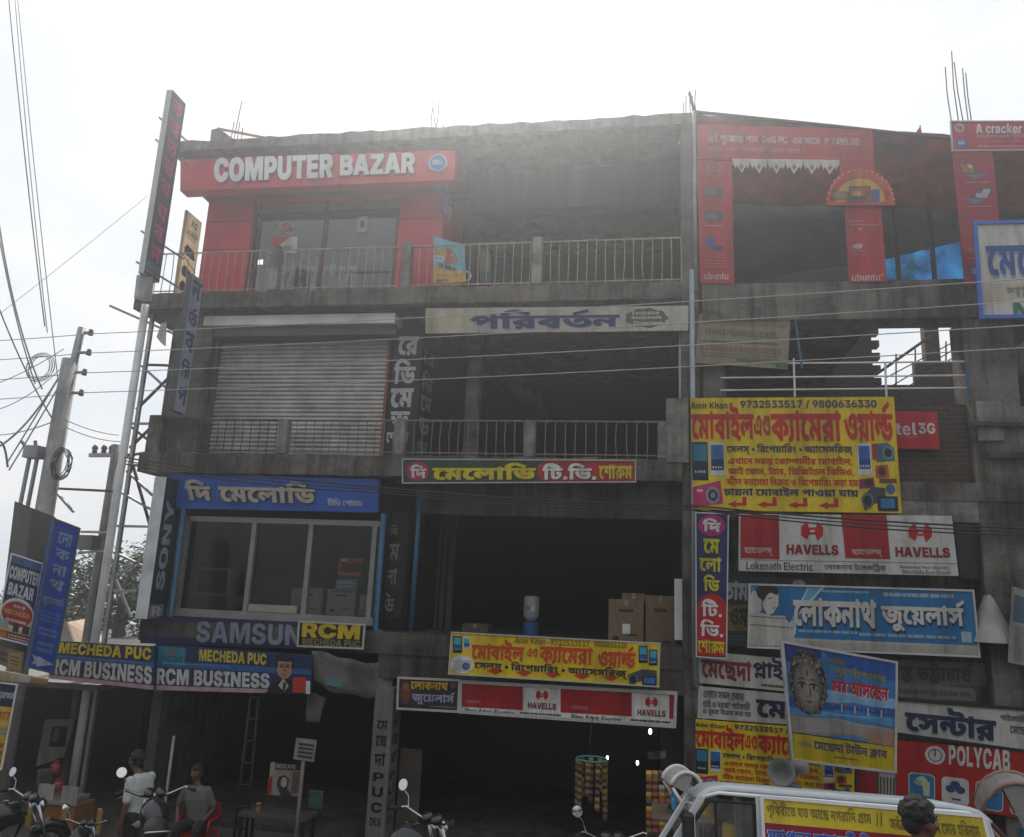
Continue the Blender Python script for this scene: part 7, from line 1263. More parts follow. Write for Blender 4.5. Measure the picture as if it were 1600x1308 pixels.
# vertical board on the pipe
s = Sign('narrow vertical navy and red board with yellow and white Bengali letters, beside the pipe', px4((1087, 801), (1138, 803), (1135, 1029), (1088, 1026), y=-.3), '2c3166', .06, frame=mat('vertical_rim', (.45, .5, .5), .5, .1), fw=.02)
s.e(1112, 821, 21, 17, 'b92a78', 1); s.t('দি', 1098, 810, 1126, 831, WH, fat=14)
for t, y0, y1 in (('মে', 842, 865), ('লো', 870, 893), ('ডি', 898, 924)): s.t(t, 1099 - (6 if t == 'লো' else 0), y0, 1124 + (3 if t == 'লো' else 0), y1, 'd9d01f', fat=10)
s.pp([(1089, 1024), (1089, 946), (1094, 935), (1103, 929), (1112, 927), (1122, 930), (1131, 937), (1135, 948), (1134, 1026)], 'c4181f', 1)
s.t('টি.', 1096, 936, 1128, 964, 'ecebe8', fat=4); s.t('ভি.', 1094, 968, 1130, 995, 'ecebe8', fat=4); s.t('শোরুম', 1090, 1000, 1132, 1021, 'ddd021', fat=0); s.done()
# Havells main
s = Sign('white board with red blocks and two large HAVELLS marks below the big yellow board', px4((1155, 803), (1487, 806), (1498, 900), (1154, 892), y=-.16), 'd9d7d2', .12)
for a, b, c, d in ((1157, 1217, 1218, 1157), (1314, 1385, 1391, 1321)): s.pp([(a, 804), (b, 805), (c, 874), (d, 872)], 'b3202a', 1)
s.t('হ্যাভেল্স্', 1163, 855, 1207, 868, 'e0c8c6', fat=-12, layer=2); s.t('হ্যাভেল্স্', 1331, 858, 1378, 870, 'e0c8c6', fat=-12, layer=2)
for cx, w in ((1269, 34), (1438, 36)): havells_mark(s, cx, 830 + (cx - 1269) * .012, w, 31)
s.t('HAVELLS', 1229, 851, 1310, 867, '9c1a24', fat=16); s.t('HAVELLS', 1399, 855, 1484, 871, '9c1a24', fat=16)
s.pp([(1156, 874), (1494, 880), (1494, 881), (1156, 875)], '8a8884', 2); s.t('Lokenath Electric', 1166, 878, 1270, 891, '3a3a3c', fat=-22); s.t('লোকনাথ ইলেকট্রিক', 1288, 880, 1384, 893, '55555a', fat=-14); s.t('Nandapur New Market,', 1406, 884, 1482, 890, '6a6a6c', fat=-26); s.t('Mecheda Bus Stand', 1410, 891, 1484, 897, '6a6a6c', fat=-26); s.done()
m = MB(); m.quadbox(px4((1489, 803), (1529, 804), (1532, 906), (1500, 903), y=.1), .2, BLACKP); tag(m.build('dark_interior_sheet', bevel=.01), 'black sheet standing in for the dark interior right of the large HAVELLS board', 'panel')  # flat black sheet drawn where the interior is only in shade
# board hidden behind the jeweller sign
s = Sign('dim blue grey board with white Bengali letters, half hidden left of the blue jeweller board', px4((1136, 899), (1284, 904), (1282, 1012), (1134, 1008), y=.1), '3a464e', .04)
s.t('তাম', 1128, 908, 1170, 938, 'c4c4c0', fat=20, sh=(.006, .04, '22282e')); s.r(1137, 946, 1172, 986, '8a7424', 1); s.t('ওম', 1140, 950, 1168, 978, '2c2a1c', fat=10); s.pp([(1210, 906), (1256, 908), (1248, 917), (1218, 914)], '4a3a34', 1); s.e(1248, 912, 10, 6, 'b8b0a8', 2); s.ln(1138, 992, 1168, 1002, 2, '5a6268', seed=2); s.done()
# jeweller sign
s = Sign('blue jeweller board with big white Bengali letters and a woman in white at its left', px4((1171, 913), (1520, 923), (1530, 1026), (1169, 1011), y=-.1), '1f78b4', .1, frame=mat('pale_rim', (.5, .49, .46), .5, .1, 4, dirt=.3), fw=.03)
s.pp([(1171, 994), (1528, 1009), (1529, 1024), (1171, 1010)], 'b5b0a6', 1); s.pp([(1172, 916), (1188, 916), (1174, 950)], '2f93bc', 2)
s.pp([(1224, 993), (1262, 918), (1288, 918), (1245, 965), (1243, 992)], 'c4d6dc', 1); s.pp([(1264, 918), (1283, 918), (1240, 962), (1236, 990), (1230, 990)], '5fb0d4', 2)
s.pp([(1171, 960), (1176, 955), (1192, 958), (1205, 962), (1226, 962), (1240, 985), (1243, 1010), (1171, 1008)], 'd2ccc2', 3)
s.pp([(1171, 930), (1178, 922), (1190, 928), (1190, 955), (1174, 962), (1171, 958)], 'd8d3cb', 3)
s.pp([(1190, 928), (1200, 922), (1216, 926), (1216, 946), (1208, 958), (1200, 962), (1192, 950)], 'ded6cc', 4); s.pp([(1180, 920), (1192, 913.5), (1210, 915), (1217, 924), (1214, 930), (1204, 926), (1198, 930), (1193, 940), (1184, 932)], '2a2632', 5); s.pp([(1200, 935), (1206, 933.5), (1206, 935), (1200, 936.5)], '3a3034', 6); s.pp([(1206, 950), (1211, 948.5), (1210, 951)], '9a4a48', 6)
s.pp([(1171, 962), (1240, 967), (1240, 968), (1171, 963)], '6a6660', 5); s.pp([(1171, 975), (1240, 981), (1240, 982), (1171, 976)], '6a6660', 5)
s.t('লোকনাথ', 1239, 935, 1369, 980, 'd8d4cc', fat=16, sh=(.004, .04, '133a5c'), layer=5); s.t('জুয়েলার্স', 1377, 936, 1508, 988, 'd8d4cc', fat=12, sh=(.004, .04, '133a5c'), layer=5)
s.ln(1284, 922, 1358, 927, 1, '8fb6cc', seed=3, fill=.7); s.ln(1380, 926, 1490, 934, 1, 'a6bccc', seed=4, fill=.7); s.ln(1248, 984, 1340, 990, 1, '8fb6cc', seed=5, fill=.7); s.ln(1342, 990, 1494, 997, 1, '9ab0c0', seed=6, fill=.7); s.r(1502, 987, 1518, 1004, 'a8c0cc', 2); s.done()
# ply board, second white board
s = Sign('white board with dark red and navy Bengali words, below the vertical navy board', px4((1090, 1017), (1245, 1031), (1245, 1082), (1092, 1067), y=-.02), 'd2cfc8', .04)
s.t('মেছেদা', 1096, 1030, 1174, 1064, '8f2430', fat=6); s.t('প্লাই', 1176, 1027, 1224, 1062, '252b4c', fat=4); s.t('ও', 1226, 1030, 1240, 1060, '8f2430'); s.ln(1190, 1069, 1238, 1076, 1, '6a6866', seed=3); s.done()
s = Sign('white board with three lines of small black Bengali text beside bold navy letters', px4((1091, 1072), (1245, 1086), (1245, 1133), (1090, 1122), y=-.03), 'cecbc4', .04)
s.t('এখানে সকল প্রকার', 1099, 1080, 1162, 1093, '4a4a4c', fat=-10); s.t('প্লাই ও দরজা পাইকারী', 1098, 1094, 1172, 1108, '4a4a4c', fat=-10); s.t('ও খুচরা বিক্রয় করা হয়', 1098, 1107, 1173, 1120, '4a4a4c', fat=-10); s.t('মো', 1181, 1092, 1244, 1122, '252b4c', fat=14); s.done()
yellow('smaller yellow mobile shop board low down, partly hidden by van and festival poster', px4((1087, 1124), (1335, 1143), (1335, 1262), (1087, 1238), y=-.05), .03)
s = Sign('small red and grey board low between the festival poster and red cable board', px4((1338, 1146), (1402, 1152), (1402, 1270), (1338, 1262), y=-.02), '5a544e', .03)
s.rect(.05, .5, .5, .98, 'a8202a', 1); s.rect(.55, .5, .98, .98, 'b2aea6', 1)
for k in range(5): s.rect(.58 + k * .08, .55, .61 + k * .08, .96, '3a3634', 2)
s.done()
# festival poster in front
s = Sign('tilted blue festival poster with a garlanded goddess face and a yellow strip at the bottom', px4((1223, 1003), (1401, 1035), (1399, 1207), (1239, 1187), y=[-1.0, -1.1, -1.05, -.9]), '3f87c8', .03, name='festival_poster', cat='poster', frame=mat('pale_rim', (.5, .49, .46)), fw=.03)
s.rect(0, 0, .34, .16, '2a3f86', 1); s.poly([(.34, 0), (1, 0), (1, .18), (.5, .12)], '2560b0', 1); s.poly([(0, .47), (1, .43), (1, .5), (0, .55)], '2b5fae', 1); s.poly([(.3, .36), (1, .34), (1, .43), (.3, .47)], '8fc0e0', 1); s.poly([(0, .6), (.3, .58), (1, .62), (1, .77), (0, .77)], 'a39a98', 1); s.poly([(0, .56), (1, .52), (1, .6), (0, .62)], '5a9ac8', 2); s.poly([(.7, .68), (1, .64), (1, .77), (.75, .77)], 'b08a78', 2)
s.rect(0, .77, 1, 1, 'cbb41c', 1); s.rect(0, .765, 1, .775, '4a4230', 2)
s.t('মেছেদা টাউন ক্লাব', 1272, 1160, 1386, 1180, '4a4578', fat=-2); s.t('পরিঃ', 1246, 1158, 1268, 1166, '8a82a0', fat=-14); s.ln(1302, 1183, 1340, 1187, 1, '7a6f28', seed=3)
s.t('মা', 1299, 1063, 1324, 1081, 'd01c38', fat=10, sh=(.006, .012, 'e8d8dc')); s.t('আসছেন', 1327, 1068, 1388, 1093, 'd01c38', fat=10, sh=(.006, .012, 'e8d8dc')); s.t('শারদীয়া', 1292, 1028, 1322, 1039, '9a8a38', fat=-8); s.t('দুর্গোৎসব', 1304, 1045, 1384, 1064, 'a8963a', fat=-4)
for i in range(14): s.rect(.42 + i * .04, .46, .435 + i * .04, .49 + .02 * (i % 3), ('d84a4a', '4a6ad0', 'c8c8d8')[i % 3], 3)
# face: garland of flowers round an oval, third eye, brows, eyes, nose, lips, nose ring
fc = (.205, .33); r = random.Random(4)
s.ell(fc[0], fc[1], .172, .28, '35312a', 3)
for i in range(150):
    a = r.uniform(0, 6.283); k = r.uniform(.72, 1.04); s.ell(fc[0] + .172 * k * math.cos(a), fc[1] - .28 * k * math.sin(a), r.uniform(.007, .014), r.uniform(.010, .018), r.choice(['6a675f', '8c887e', '5a5750', '77736a', '9c988e', '4e4b44']), 4, n=7)
for i, (k, c) in enumerate(((1, '6c6962'), (.9, '7c7870'), (.76, '8b877e'), (.6, '98948a'))): s.ell(fc[0] - .006, fc[1] + .028, .128 * k, .222 * k, c, 5 + i * .4)
for sx in (-1, 1):
    ex = fc[0] + sx * .055 - .004; s.ell(ex, fc[1] + .015, .042, .03, '5a4d42', 7, n=14)
    s.poly([(ex - .044, fc[1] + .026), (ex - .018, fc[1] + .002), (ex + .018, fc[1] + .002), (ex + .044, fc[1] + .024), (ex + .01, fc[1] + .04), (ex - .012, fc[1] + .04)], 'b5aa9a', 7.6); s.ell(ex, fc[1] + .02, .014, .019, '3a342e', 8.2, n=12)
    s.poly([(ex - .046, fc[1] + .024), (ex - .018, fc[1] - .004), (ex + .018, fc[1] - .004), (ex + .048, fc[1] + .02), (ex + .016, fc[1] + .006), (ex - .016, fc[1] + .006)], '3c362f', 8.6); s.poly([(ex - .048, fc[1] - .026 - .006 * sx), (ex, fc[1] - .052), (ex + .048, fc[1] - .026 + .006 * sx), (ex, fc[1] - .038)], '46403a', 7.6)
    s.ell(fc[0] + sx * .062, fc[1] + .1, .034, .04, '9d978c', 7, n=14)
s.poly([(fc[0] - .010, fc[1] - .03), (fc[0] + .002, fc[1] - .03), (fc[0] + .008, fc[1] + .09), (fc[0] - .012, fc[1] + .09)], 'a99c8a', 7.2); s.poly([(fc[0] + .004, fc[1] - .0), (fc[0] + .012, fc[1]), (fc[0] + .026, fc[1] + .1), (fc[0] + .006, fc[1] + .108)], '6a5d50', 7.2); s.ell(fc[0] - .013, fc[1] + .108, .008, .007, '4a3e35', 7.6, n=10); s.ell(fc[0] + .012, fc[1] + .108, .008, .007, '4a3e35', 7.6, n=10)
s.poly([(fc[0] - .036, fc[1] + .15), (fc[0] - .01, fc[1] + .139), (fc[0], fc[1] + .143), (fc[0] + .01, fc[1] + .139), (fc[0] + .034, fc[1] + .15), (fc[0], fc[1] + .174)], '7c5a52', 7.4); s.poly([(fc[0] - .034, fc[1] + .15), (fc[0], fc[1] + .153), (fc[0] + .032, fc[1] + .15), (fc[0], fc[1] + .157)], '45261f', 7.9)
s.poly([(fc[0] - .012, fc[1] - .09), (fc[0] - .002, fc[1] - .14), (fc[0] + .008, fc[1] - .09), (fc[0] - .002, fc[1] - .066)], '6a3a30', 7.4); s.ring(fc[0] + .03, fc[1] + .115, .02, .024, .18, 'b09a6a', 8.4)
for i in range(9): s.ell(fc[0] - .11 + i * .026, fc[1] - .2 + .0028 * (i - 4) ** 2 * .6, .012, .02, ('a89a7c', '7c7058')[i % 2], 7, n=8)
s.done()
m = MB(); m.tube([at(1221, 1002, -.95), at(1238, 1190, -.85), at(1246, 1308, -.8)], .03, GALV, 8); tag(m.build('poster_pole', smooth=True), 'thin grey pole carrying the tilted blue festival poster', 'pole')
# right hand boards
s = Sign('faded grey board with ghostly Bengali letters right of the festival poster', px4((1396, 1030), (1540, 1037), (1545, 1104), (1394, 1094), y=.2), '6d6860', .04)
s.t('ান্ত ভট্টাচার্য', 1398, 1034, 1520, 1068, '3c4038', fat=10); s.r(1396, 1072, 1524, 1092, '767a7c', 1); s.ln(1402, 1076, 1518, 1090, 1, '5c5a58', seed=3); s.done()
s = Sign('white board with one large navy Bengali word, above the red cable board at right', px4((1396, 1092), (1650, 1112), (1650, 1180), (1398, 1146), y=-.04), 'c9c6c0', .05, frame=BLACKP, fw=.045)
s.t('সেন্টার', 1414, 1106, 1556, 1151, '232b4a', fat=20, sh=(.004, .03, '8fb4cc')); s.t('পাইকারী ও খুচরা', 1562, 1117, 1640, 1132, '4a4844', fat=-14); s.t('মেছেদা বাজার', 1578, 1136, 1645, 1150, '4a4844', fat=-14); s.done()
s = Sign('red cable company board reading POLYCAB with a row of rounded picture tiles', px4((1399, 1157), (1660, 1178), (1660, 1290), (1401, 1245), y=-.05), 'b3201e', .05)
u0, v0 = s.uv(1461, 1180); s.ell(u0, v0, .062, .155, 'd6d0cb', 1); s.ring(u0, v0, .043, .108, .14, '3a2422', 2); s.rect(u0 - .004, v0 - .1, u0 + .004, v0 + .02, '3a2422', 3)
s.t('POLYCAB', 1482, 1168, 1578, 1200, 'd8d2cc', fat=6)
for i, c in enumerate(('1f7fae', 'cfccc8', '1f7fae', 'c4c0bc')):
    a = .075 + i * .205; s.rrect(a, .53, a + .165, .96, .03, .07, 'd8d4d0', 1); s.rrect(a + .006, .545, a + .159, .945, .028, .065, c, 2); k = a + .0825
    if i == 0: s.ell(k, .66, .035, .08, 'd3d6a8', 3); s.poly([(k, .66), (k + .05, .66), (k + .045, .9), (k + .01, .9)], 'c8cdb0', 4); s.ell(k - .02, .69, .03, .05, '9ac0b8', 4)
    elif i == 1:
        for dx, dy in ((0, -.06), (-.03, .02), (.03, .02)): s.ell(k + dx, .7 + dy, .03, .06, '3f4a78', 3)
        s.rect(k - .02, .86, k + .03, .89, '4a4a52', 3)
    elif i == 2: s.ell(k, .62, .014, .03, 'd8b46a', 3); s.poly([(k - .06, .72), (k + .06, .68), (k + .06, .73), (k - .06, .77)], '3f5a7c', 3); s.poly([(k - .03, .8), (k + .04, .76), (k + .05, .9), (k - .02, .92)], '2f6ea8', 3)
    else: s.ell(k, .7, .05, .1, '6a6a70', 3); s.rect(k - .05, .6, k + .04, .63, '3c3c42', 4)
s.done()
s = Sign('slim white and blue board seen edge on at the far right, beyond the cone', px4((1586, 917), (1625, 930), (1625, 1045), (1580, 1036), y=[-.4, -.1, -.1, -.4]), 'a9a8a4', .05)
s.rect(.6, 0, 1, .4, '8a2430', 1); s.rect(0, .1, .5, .45, '4a6a84', 1); s.rect(.1, .5, .8, .95, '8f8d88', 1); s.done()
m = MB(); c0 = at(1552, 1006, .0)                        # white cone shaped cover
m.lathe([(.36, 0), (.34, .06), (.05, .74), (.02, .76)], V((c0.x, .05, at(1552, 1004, 0).z)), mat('dull_white_cone', (.36, .35, .33), .7, .15, 4, dirt=.3), 24); tag(m.build('cone_shade', smooth=False), 'dull white cone hanging on the wall right of the blue jeweller board', 'cone')

# ------------------------------------------------------------------ cloth, tarpaulins
def cloth(q, nu, nv, amp, mt, seed=1, th=.01, fu=9, sag=0.0, name='tarpaulin'):
    r = random.Random(seed); a, b, c, d = [V(p) for p in q]; n = qnorm([a, b, c, d]); vs = []; fs = []
    ph = [r.uniform(0, 6) for _ in range(4)]
    for j in range(nv + 1):
        for i in range(nu + 1):
            u, v = i / nu, j / nv; p = a * ((1 - u) * (1 - v)) + b * (u * (1 - v)) + c * (u * v) + d * ((1 - u) * v)
            k = math.sin(fu * u + ph[0] + 2.2 * v) + .6 * math.sin(fu * 2.3 * u + ph[1] - 3 * v) + .5 * math.sin(7 * v + ph[2] + 2 * u) + r.uniform(-.3, .3)
            vs.append(p + n * (amp * k) - V((0, 0, sag * 4 * u * (1 - u))))
    for j in range(nv):
        for i in range(nu): fs.append((j * (nu + 1) + i, j * (nu + 1) + i + 1, (j + 1) * (nu + 1) + i + 1, (j + 1) * (nu + 1) + i))
    m = MB(); m.add(vs, fs, mt); return m.build(name, smooth=True, solid=th)
def translucent(name, col, k=.35, var=.35):
    m = mat(name, col, .6, var + .25, 1.3, bump=.8, bscale=5, dirt=.65); t = m.node_tree
    if t.nodes.get('tl'): return m
    b = t.nodes['Principled BSDF']; tl = t.nodes.new('ShaderNodeBsdfTranslucent'); tl.name = 'tl'; mxn = t.nodes.new('ShaderNodeMixShader'); mxn.inputs[0].default_value = k
    t.links.new(b.inputs['Base Color'].links[0].from_socket, tl.inputs['Color']); t.links.new(b.outputs[0], mxn.inputs[1]); t.links.new(tl.outputs[0], mxn.inputs[2]); t.links.new(mxn.outputs[0], t.nodes['Material Output'].inputs['Surface']); return m
o = cloth([at(1088, 178, -.02), at(1640, 224, -.02), at(1640, 330, 1.6), at(1088, 318, 1.6)], 46, 14, .03, translucent('red_brown_tarp', (.27, .07, .042), .36), 2, fu=26); tag(o, 'red brown tarpaulin stretched as a sloping roof behind the festival banners', 'tarpaulin')
o = cloth([at(1088, 285, 1.75), at(1640, 318, 1.75), at(1640, 344, 1.9), at(1088, 452, 1.9)], 60, 26, .10, translucent('navy_tarp', (.028, .031, .05), .12), 5, fu=8, sag=.12); tag(o, 'dark navy tarpaulin curtain hanging under the red brown one', 'tarpaulin')
o = cloth([at(1370, 366, 2.3), at(1530, 366, 2.3), at(1535, 450, 2.2), at(1370, 440, 2.2)], 30, 8, .035, translucent('bright_blue_tarp', (.10, .46, .95), .72, .2), 8, fu=14); tag(o, 'bright blue plastic sheet strip low between the two red gate banners', 'tarpaulin')
m = MB(); m.tube([at(1086, 175, -.05), at(1300, 197, -.05), at(1490, 218, -.05)], .035, mat('dark_bamboo', (.05, .035, .025), .8, .3, 9), 8); tag(m.build('bamboo_pole', smooth=True), 'dark bamboo pole along the top edge of the red brown tarpaulin', 'pole')
m = MB(); m.tube([at(1437, 212, -.05), at(1438, 196, -.05)], .012, RUSTY, 5); m.add([at(1438, 197, -.06), at(1431, 207, -.02), at(1441, 209, -.08)], [(0, 1, 2)], ink('c23a26')); tag(m.build('small_flag'), 'tiny red flag on the bamboo pole above the tarpaulin', 'flag')
part('wall', [(1.1, xv - .1, 4.2, 4.4, 9.62, 11.9), (xv - .1, 9.5, 4.2, 4.4, 10.5, 11.9)], DARKW)
for px in (1402, 1458): part('timber_prop', [(at(px, 430, 1.2).x, at(px, 430, 1.2).x + .07, 1.2, 1.27, 9.62, 12.4)], DARKW)

# ------------------------------------------------------------------ left: poles, lattice, wires
def vtube(px, py0, py1, y, r0, r1, mt, name, n=12, par=None, zb=None):
    a, b = at(px[0], py0, y), at(px[1], py1, y); b = V((a.x * .5 + b.x * .5, y, b.z)); a = V((b.x, y, a.z if zb is None else zb))
    m = MB(); m.tube([a, b], [r0, r1], mt, n); return m.build(name, par, smooth=True)
up = empty('utility_pole', at(80, 900, -1.2), 'pale concrete utility pole with a steel top and four wires at far left', 'utility pole')
pb, pt = at(74, 830, -1.2), at(101, 562, -1.2); xp_ = (pb.x + pt.x) / 2
m = MB(); m.tube([(xp_, -1.2, -.2), (xp_, -1.2, pt.z)], [.19, .145], mat('pole_concrete', (.30, .295, .29), .85, .35, 3, streak=.6), 12); m.build('shaft', up, smooth=True)
qa, qb = at(114, 566, -1.2), at(133, 512, -1.2); xq = (qa.x + qb.x) / 2
m = MB(); m.tube([(xq - .08, -1.2, qa.z - .5), (xq, -1.2, qb.z)], .07, GALV, 8); m.build('steel_top', up, smooth=True)
for i, (px, py) in enumerate(((136, 520), (133, 551), (126, 582), (121, 614))):
    c = at(px, py, -1.2); m = MB(); m.bar((xq, -1.2, c.z), (c.x + .12, -1.2, c.z), .03, .05, GALV); m.lathe([(.02, -.06), (.05, -.05), (.035, -.01), (.055, .0), (.035, .03), (.045, .05), (.02, .07)], (c.x + .08, -1.2, c.z), mat('porcelain_brown', (.18, .12, .10), .3, .1), 10); m.build('insulator', up, smooth=True)
m = MB(); r = random.Random(9)
c = at(100, 726, -1.35)
for k in range(7):
    rr = r.uniform(.17, .24); m.tube([c + V((rr * math.cos(t) * .8 + r.uniform(-.01, .01), r.uniform(-.02, .02) - .02 * k, rr * 1.25 * math.sin(t))) for t in [i * math.pi / 12 for i in range(25)]], .009, CABLE, 5)
m.build('cable_coil', up)
c = at(66, 575, -1.2); m = MB()
for k in range(3): m.tube([c + V(((.2 + .05 * k) * math.cos(t) + .0, -.05, (.22 + .03 * k) * math.sin(t))) for t in [i * math.pi / 10 for i in range(3, 24)]], .01, WIRE, 5)
m.build('cable_coil', up)
fb = empty('fuse_box', at(52, 790, -1.4), 'grey fuse box on two stays beside the utility pole', 'fuse box')
a, b = at(40, 716, -1.4), at(66, 697, -1.4); m = MB(); m.box(a.x, b.x, -1.5, -1.25, a.z, b.z, GALV); m.build('case', fb, bevel=.01)
for px in (46, 58): a, b = at(px, 716, -1.4), at(px - 9, 792, -1.4); m = MB(); m.bar(a, (a.x - .02, -1.4, b.z), .05, .05, GALV); m.build('stay', fb)
for px, py, qx, qy in ((34, 690, 42, 700), (56, 698, 55, 689)): m = MB(); m.tube([at(px, py, -1.4), at(qx, qy, -1.4)], .03, mat('porcelain_brown', (.18, .12, .10)), 8); m.build('insulator', fb)
lt = empty('lattice_tower', at(180, 950, .2), 'slender steel lattice ladder tower standing against the left side of the building', 'lattice tower')
PALE = mat('pale_galvanised', (.62, .63, .63), .5, .15, 3, dirt=.2)
X1, X2 = at(200, 660, -.4).x, at(214, 660, .2).x
m = MB(); m.tube([(X1, -.4, -.2), (X1, -.4, 9.3)], .075, PALE, 8); m.build('leg', lt, smooth=True)
m = MB(); m.bar((X2, .2, -.2), (X2, .2, 9.4), .07, .07, GALV); m.build('leg', lt)
m = MB(); m.bar((X2 + 1.05, .9, -.2), (X2 + 1.05, .9, 9.3), .07, .07, GALV); m.build('leg', lt)
def brace(p, q, y0=.2, y1=.2): m = MB(); m.bar(at(*p, y0), at(*q, y1), .045, .045, RUSTY if random.random() < .3 else GALV); m.build('brace', lt)
for p, q in (((172, 478), (272, 522)), ((226, 570), (262, 571)), ((214, 565), (258, 605)), ((213, 640), (262, 592)), ((206, 662), (245, 662)), ((205, 667), (232, 688)), ((203, 700), (236, 668)), ((200, 712), (236, 706)), ((200, 726), (226, 727)), ((198, 736), (238, 774)), ((82, 763), (184, 768)), ((190, 770), (236, 796)),
             ((182, 822), (232, 823)), ((208, 728), (234, 820)), ((176, 862), (224, 885)), ((180, 902), (224, 872)), ((160, 922), (214, 924)), ((127, 831), (176, 832)), ((123, 864), (170, 860)), ((181, 905), (205, 965)), ((84, 765), (115, 800))): brace(p, q)
m = MB(); r = random.Random(2); A = at(252, 505, .1)
m = MB(); m.add([A, A + V((.12, 0, .02)), A + V((.16, .02, -.5)), A + V((.05, 0, -.42)), A + V((-.06, 0, -.3))], [(0, 1, 2, 3, 4)], mat('torn_plastic', (.5, .5, .48), .6)); tag(m.build('torn_sheet', solid=.006), 'torn pale plastic sheet snagged on the lattice braces', 'plastic sheet')
p2 = empty('utility_pole', at(165, 900, 1.2), 'dark thick post with a transformer bracket, between the utility pole and the lattice tower', 'utility pole')
a = at(166, 800, 1.2); m = MB(); m.tube([(a.x, 1.2, -.2), (a.x, 1.2, at(176, 695, 1.2).z)], [.095, .08], mat('dark_post', (.2, .195, .19), .8, .25, 4, streak=.4), 12); m.build('shaft', p2, smooth=True)
z = at(176, 712, 1.2).z; m = MB(); m.bar((a.x - .6, 1.2, z), (a.x + .3, 1.2, z + .02), .08, .08, GALV); m.build('cross_arm', p2)
for dx in (-.5, -.28, -.1): m = MB(); m.lathe([(.03, 0), (.06, .03), (.04, .08), (.07, .1), (.05, .16), (.02, .2)], (a.x + dx, 1.2, z + .04), mat('porcelain_brown', (.18, .12, .10)), 10); m.build('insulator', p2, smooth=True)
c = at(140, 848, 1.0); m = MB(); m.box(c.x - .16, c.x + .16, .85, 1.15, c.z - .15, c.z + .15, mat('dark_post', (.12, .115, .11))); m.build('meter_box', p2, bevel=.02)

def wire(label, p0, p1, sag=.1, r=.009, mt=None, n=16, name='overhead_wire', cat='wire', grp='overhead wires'):
    p0, p1 = V(p0), V(p1); pts = [p0.lerp(p1, i / n) - V((0, 0, sag * 4 * (i / n) * (1 - i / n))) for i in range(n + 1)]
    m = MB(); m.tube(pts, r, mt or WIRE, 5); return tag(m.build(name, smooth=True), label, cat, grp)
ordn = ('topmost', 'second highest', 'third highest', 'lowest')
for i, (p, q, l) in enumerate((((136, 522), (1640, 433), (-140, 538)), ((133, 552), (1640, 468), (-140, 568)), ((126, 583), (1640, 506), (-140, 600)), ((121, 614), (1640, 541), (-140, 630)))):
    wire('%s of the four pale wires crossing the building from the utility pole' % ordn[i], at(*p, -1.25), at(*q, -2.6), .06, .0085, mat('bright_wire', (.42, .41, .40), .4, .1, 3, metal=.4), grp='four wires across the facade')
    wire('%s of the four wires running left from the utility pole out of frame' % ordn[i], at(*p, -1.25), at(*l, -1.0), .03, .008, WIRE, grp='four wires to the left')
for i, (p, q) in enumerate((((195, 716), (1640, 826)), ((195, 722), (1640, 835)), ((190, 708), (1640, 819)))):
    pts = [at(195, 715 + 5 * i, -.6), at(600, 762 + 4 * i, -.7), at(1085, 790 + 3 * i, -.8), at(1640, 827 + 5 * i, -.9)]; P = []
    for a, b in zip(pts, pts[1:]): P += [a.lerp(b, k / 8) - V((0, 0, (.05 + .02 * i) * 4 * (k / 8) * (1 - k / 8))) for k in range(8)]
    m = MB(); m.tube(P + [pts[-1]], (.016, .011, .013)[i], CABLE, 6); tag(m.build('cable_run', smooth=True), ('thickest', 'thinnest', 'middle')[i] + ' strand of the black cable bundle sagging along the first floor', 'cable', 'black cable bundle')
for i, (p, q, sag) in enumerate((((12, -20), (70, 510), .1), ((22, -20), (74, 520), .12), ((26, -20), (96, 640), .1), ((-6, 320), (66, 608), .3), ((-6, 345), (55, 600), .15), ((-6, 470), (82, 655), .1), ((-6, 600), (100, 545), .05), ((-4, 640), (96, 575), .12), ((-6, 700), (92, 590), .2), ((-6, 495), (232, 305), .02), ((100, 655), (185, 680), .05), ((104, 668), (190, 690), .06), ((80, 660), (-6, 680), .05), ((10, 725), (92, 590), .02), ((14, 735), (95, 598), .02), ((0, 690), (12, 730), -.1))):
    e1 = at(*q, -1.25) if q[0] > 0 and q[0] < 120 else at(*q, .3)
    nm = ('thin wire dropping from the top edge to the utility pole', 'wire dropping steeply beside another from the top edge', 'long wire falling from the top edge to mid pole', 'looped wire sagging from the left edge to the pole top', 'taut wire from the left edge to the coil on the pole', 'dark wire from left edge crossing down to the pole', 'faint wire rising from the left edge to the pole top', 'wire rising from the left edge under the pole top', 'thick service wire from the lower left to the pole top', 'faint thin wire rising diagonally across the sky to the pink lettered sign', 'slack wire from pole to lattice tower, upper', 'slack wire from pole to lattice tower, lower', 'slack wire from the pole to the left edge above the fuse box', 'stay wire slanting from pole top down past the fuse box', 'second stay wire slanting beside the first', 'short looped wire at the left edge')[i]
    wire(nm, at(*p, -1.4) if p[0] > 90 else at(*p, -2.2 + .2 * (i % 4)), e1, sag, (.012, .009, .009, .016, .012, .014, .008, .008, .018, .005, .01, .01, .01, .013, .013, .02)[i], None, 14, grp=None)

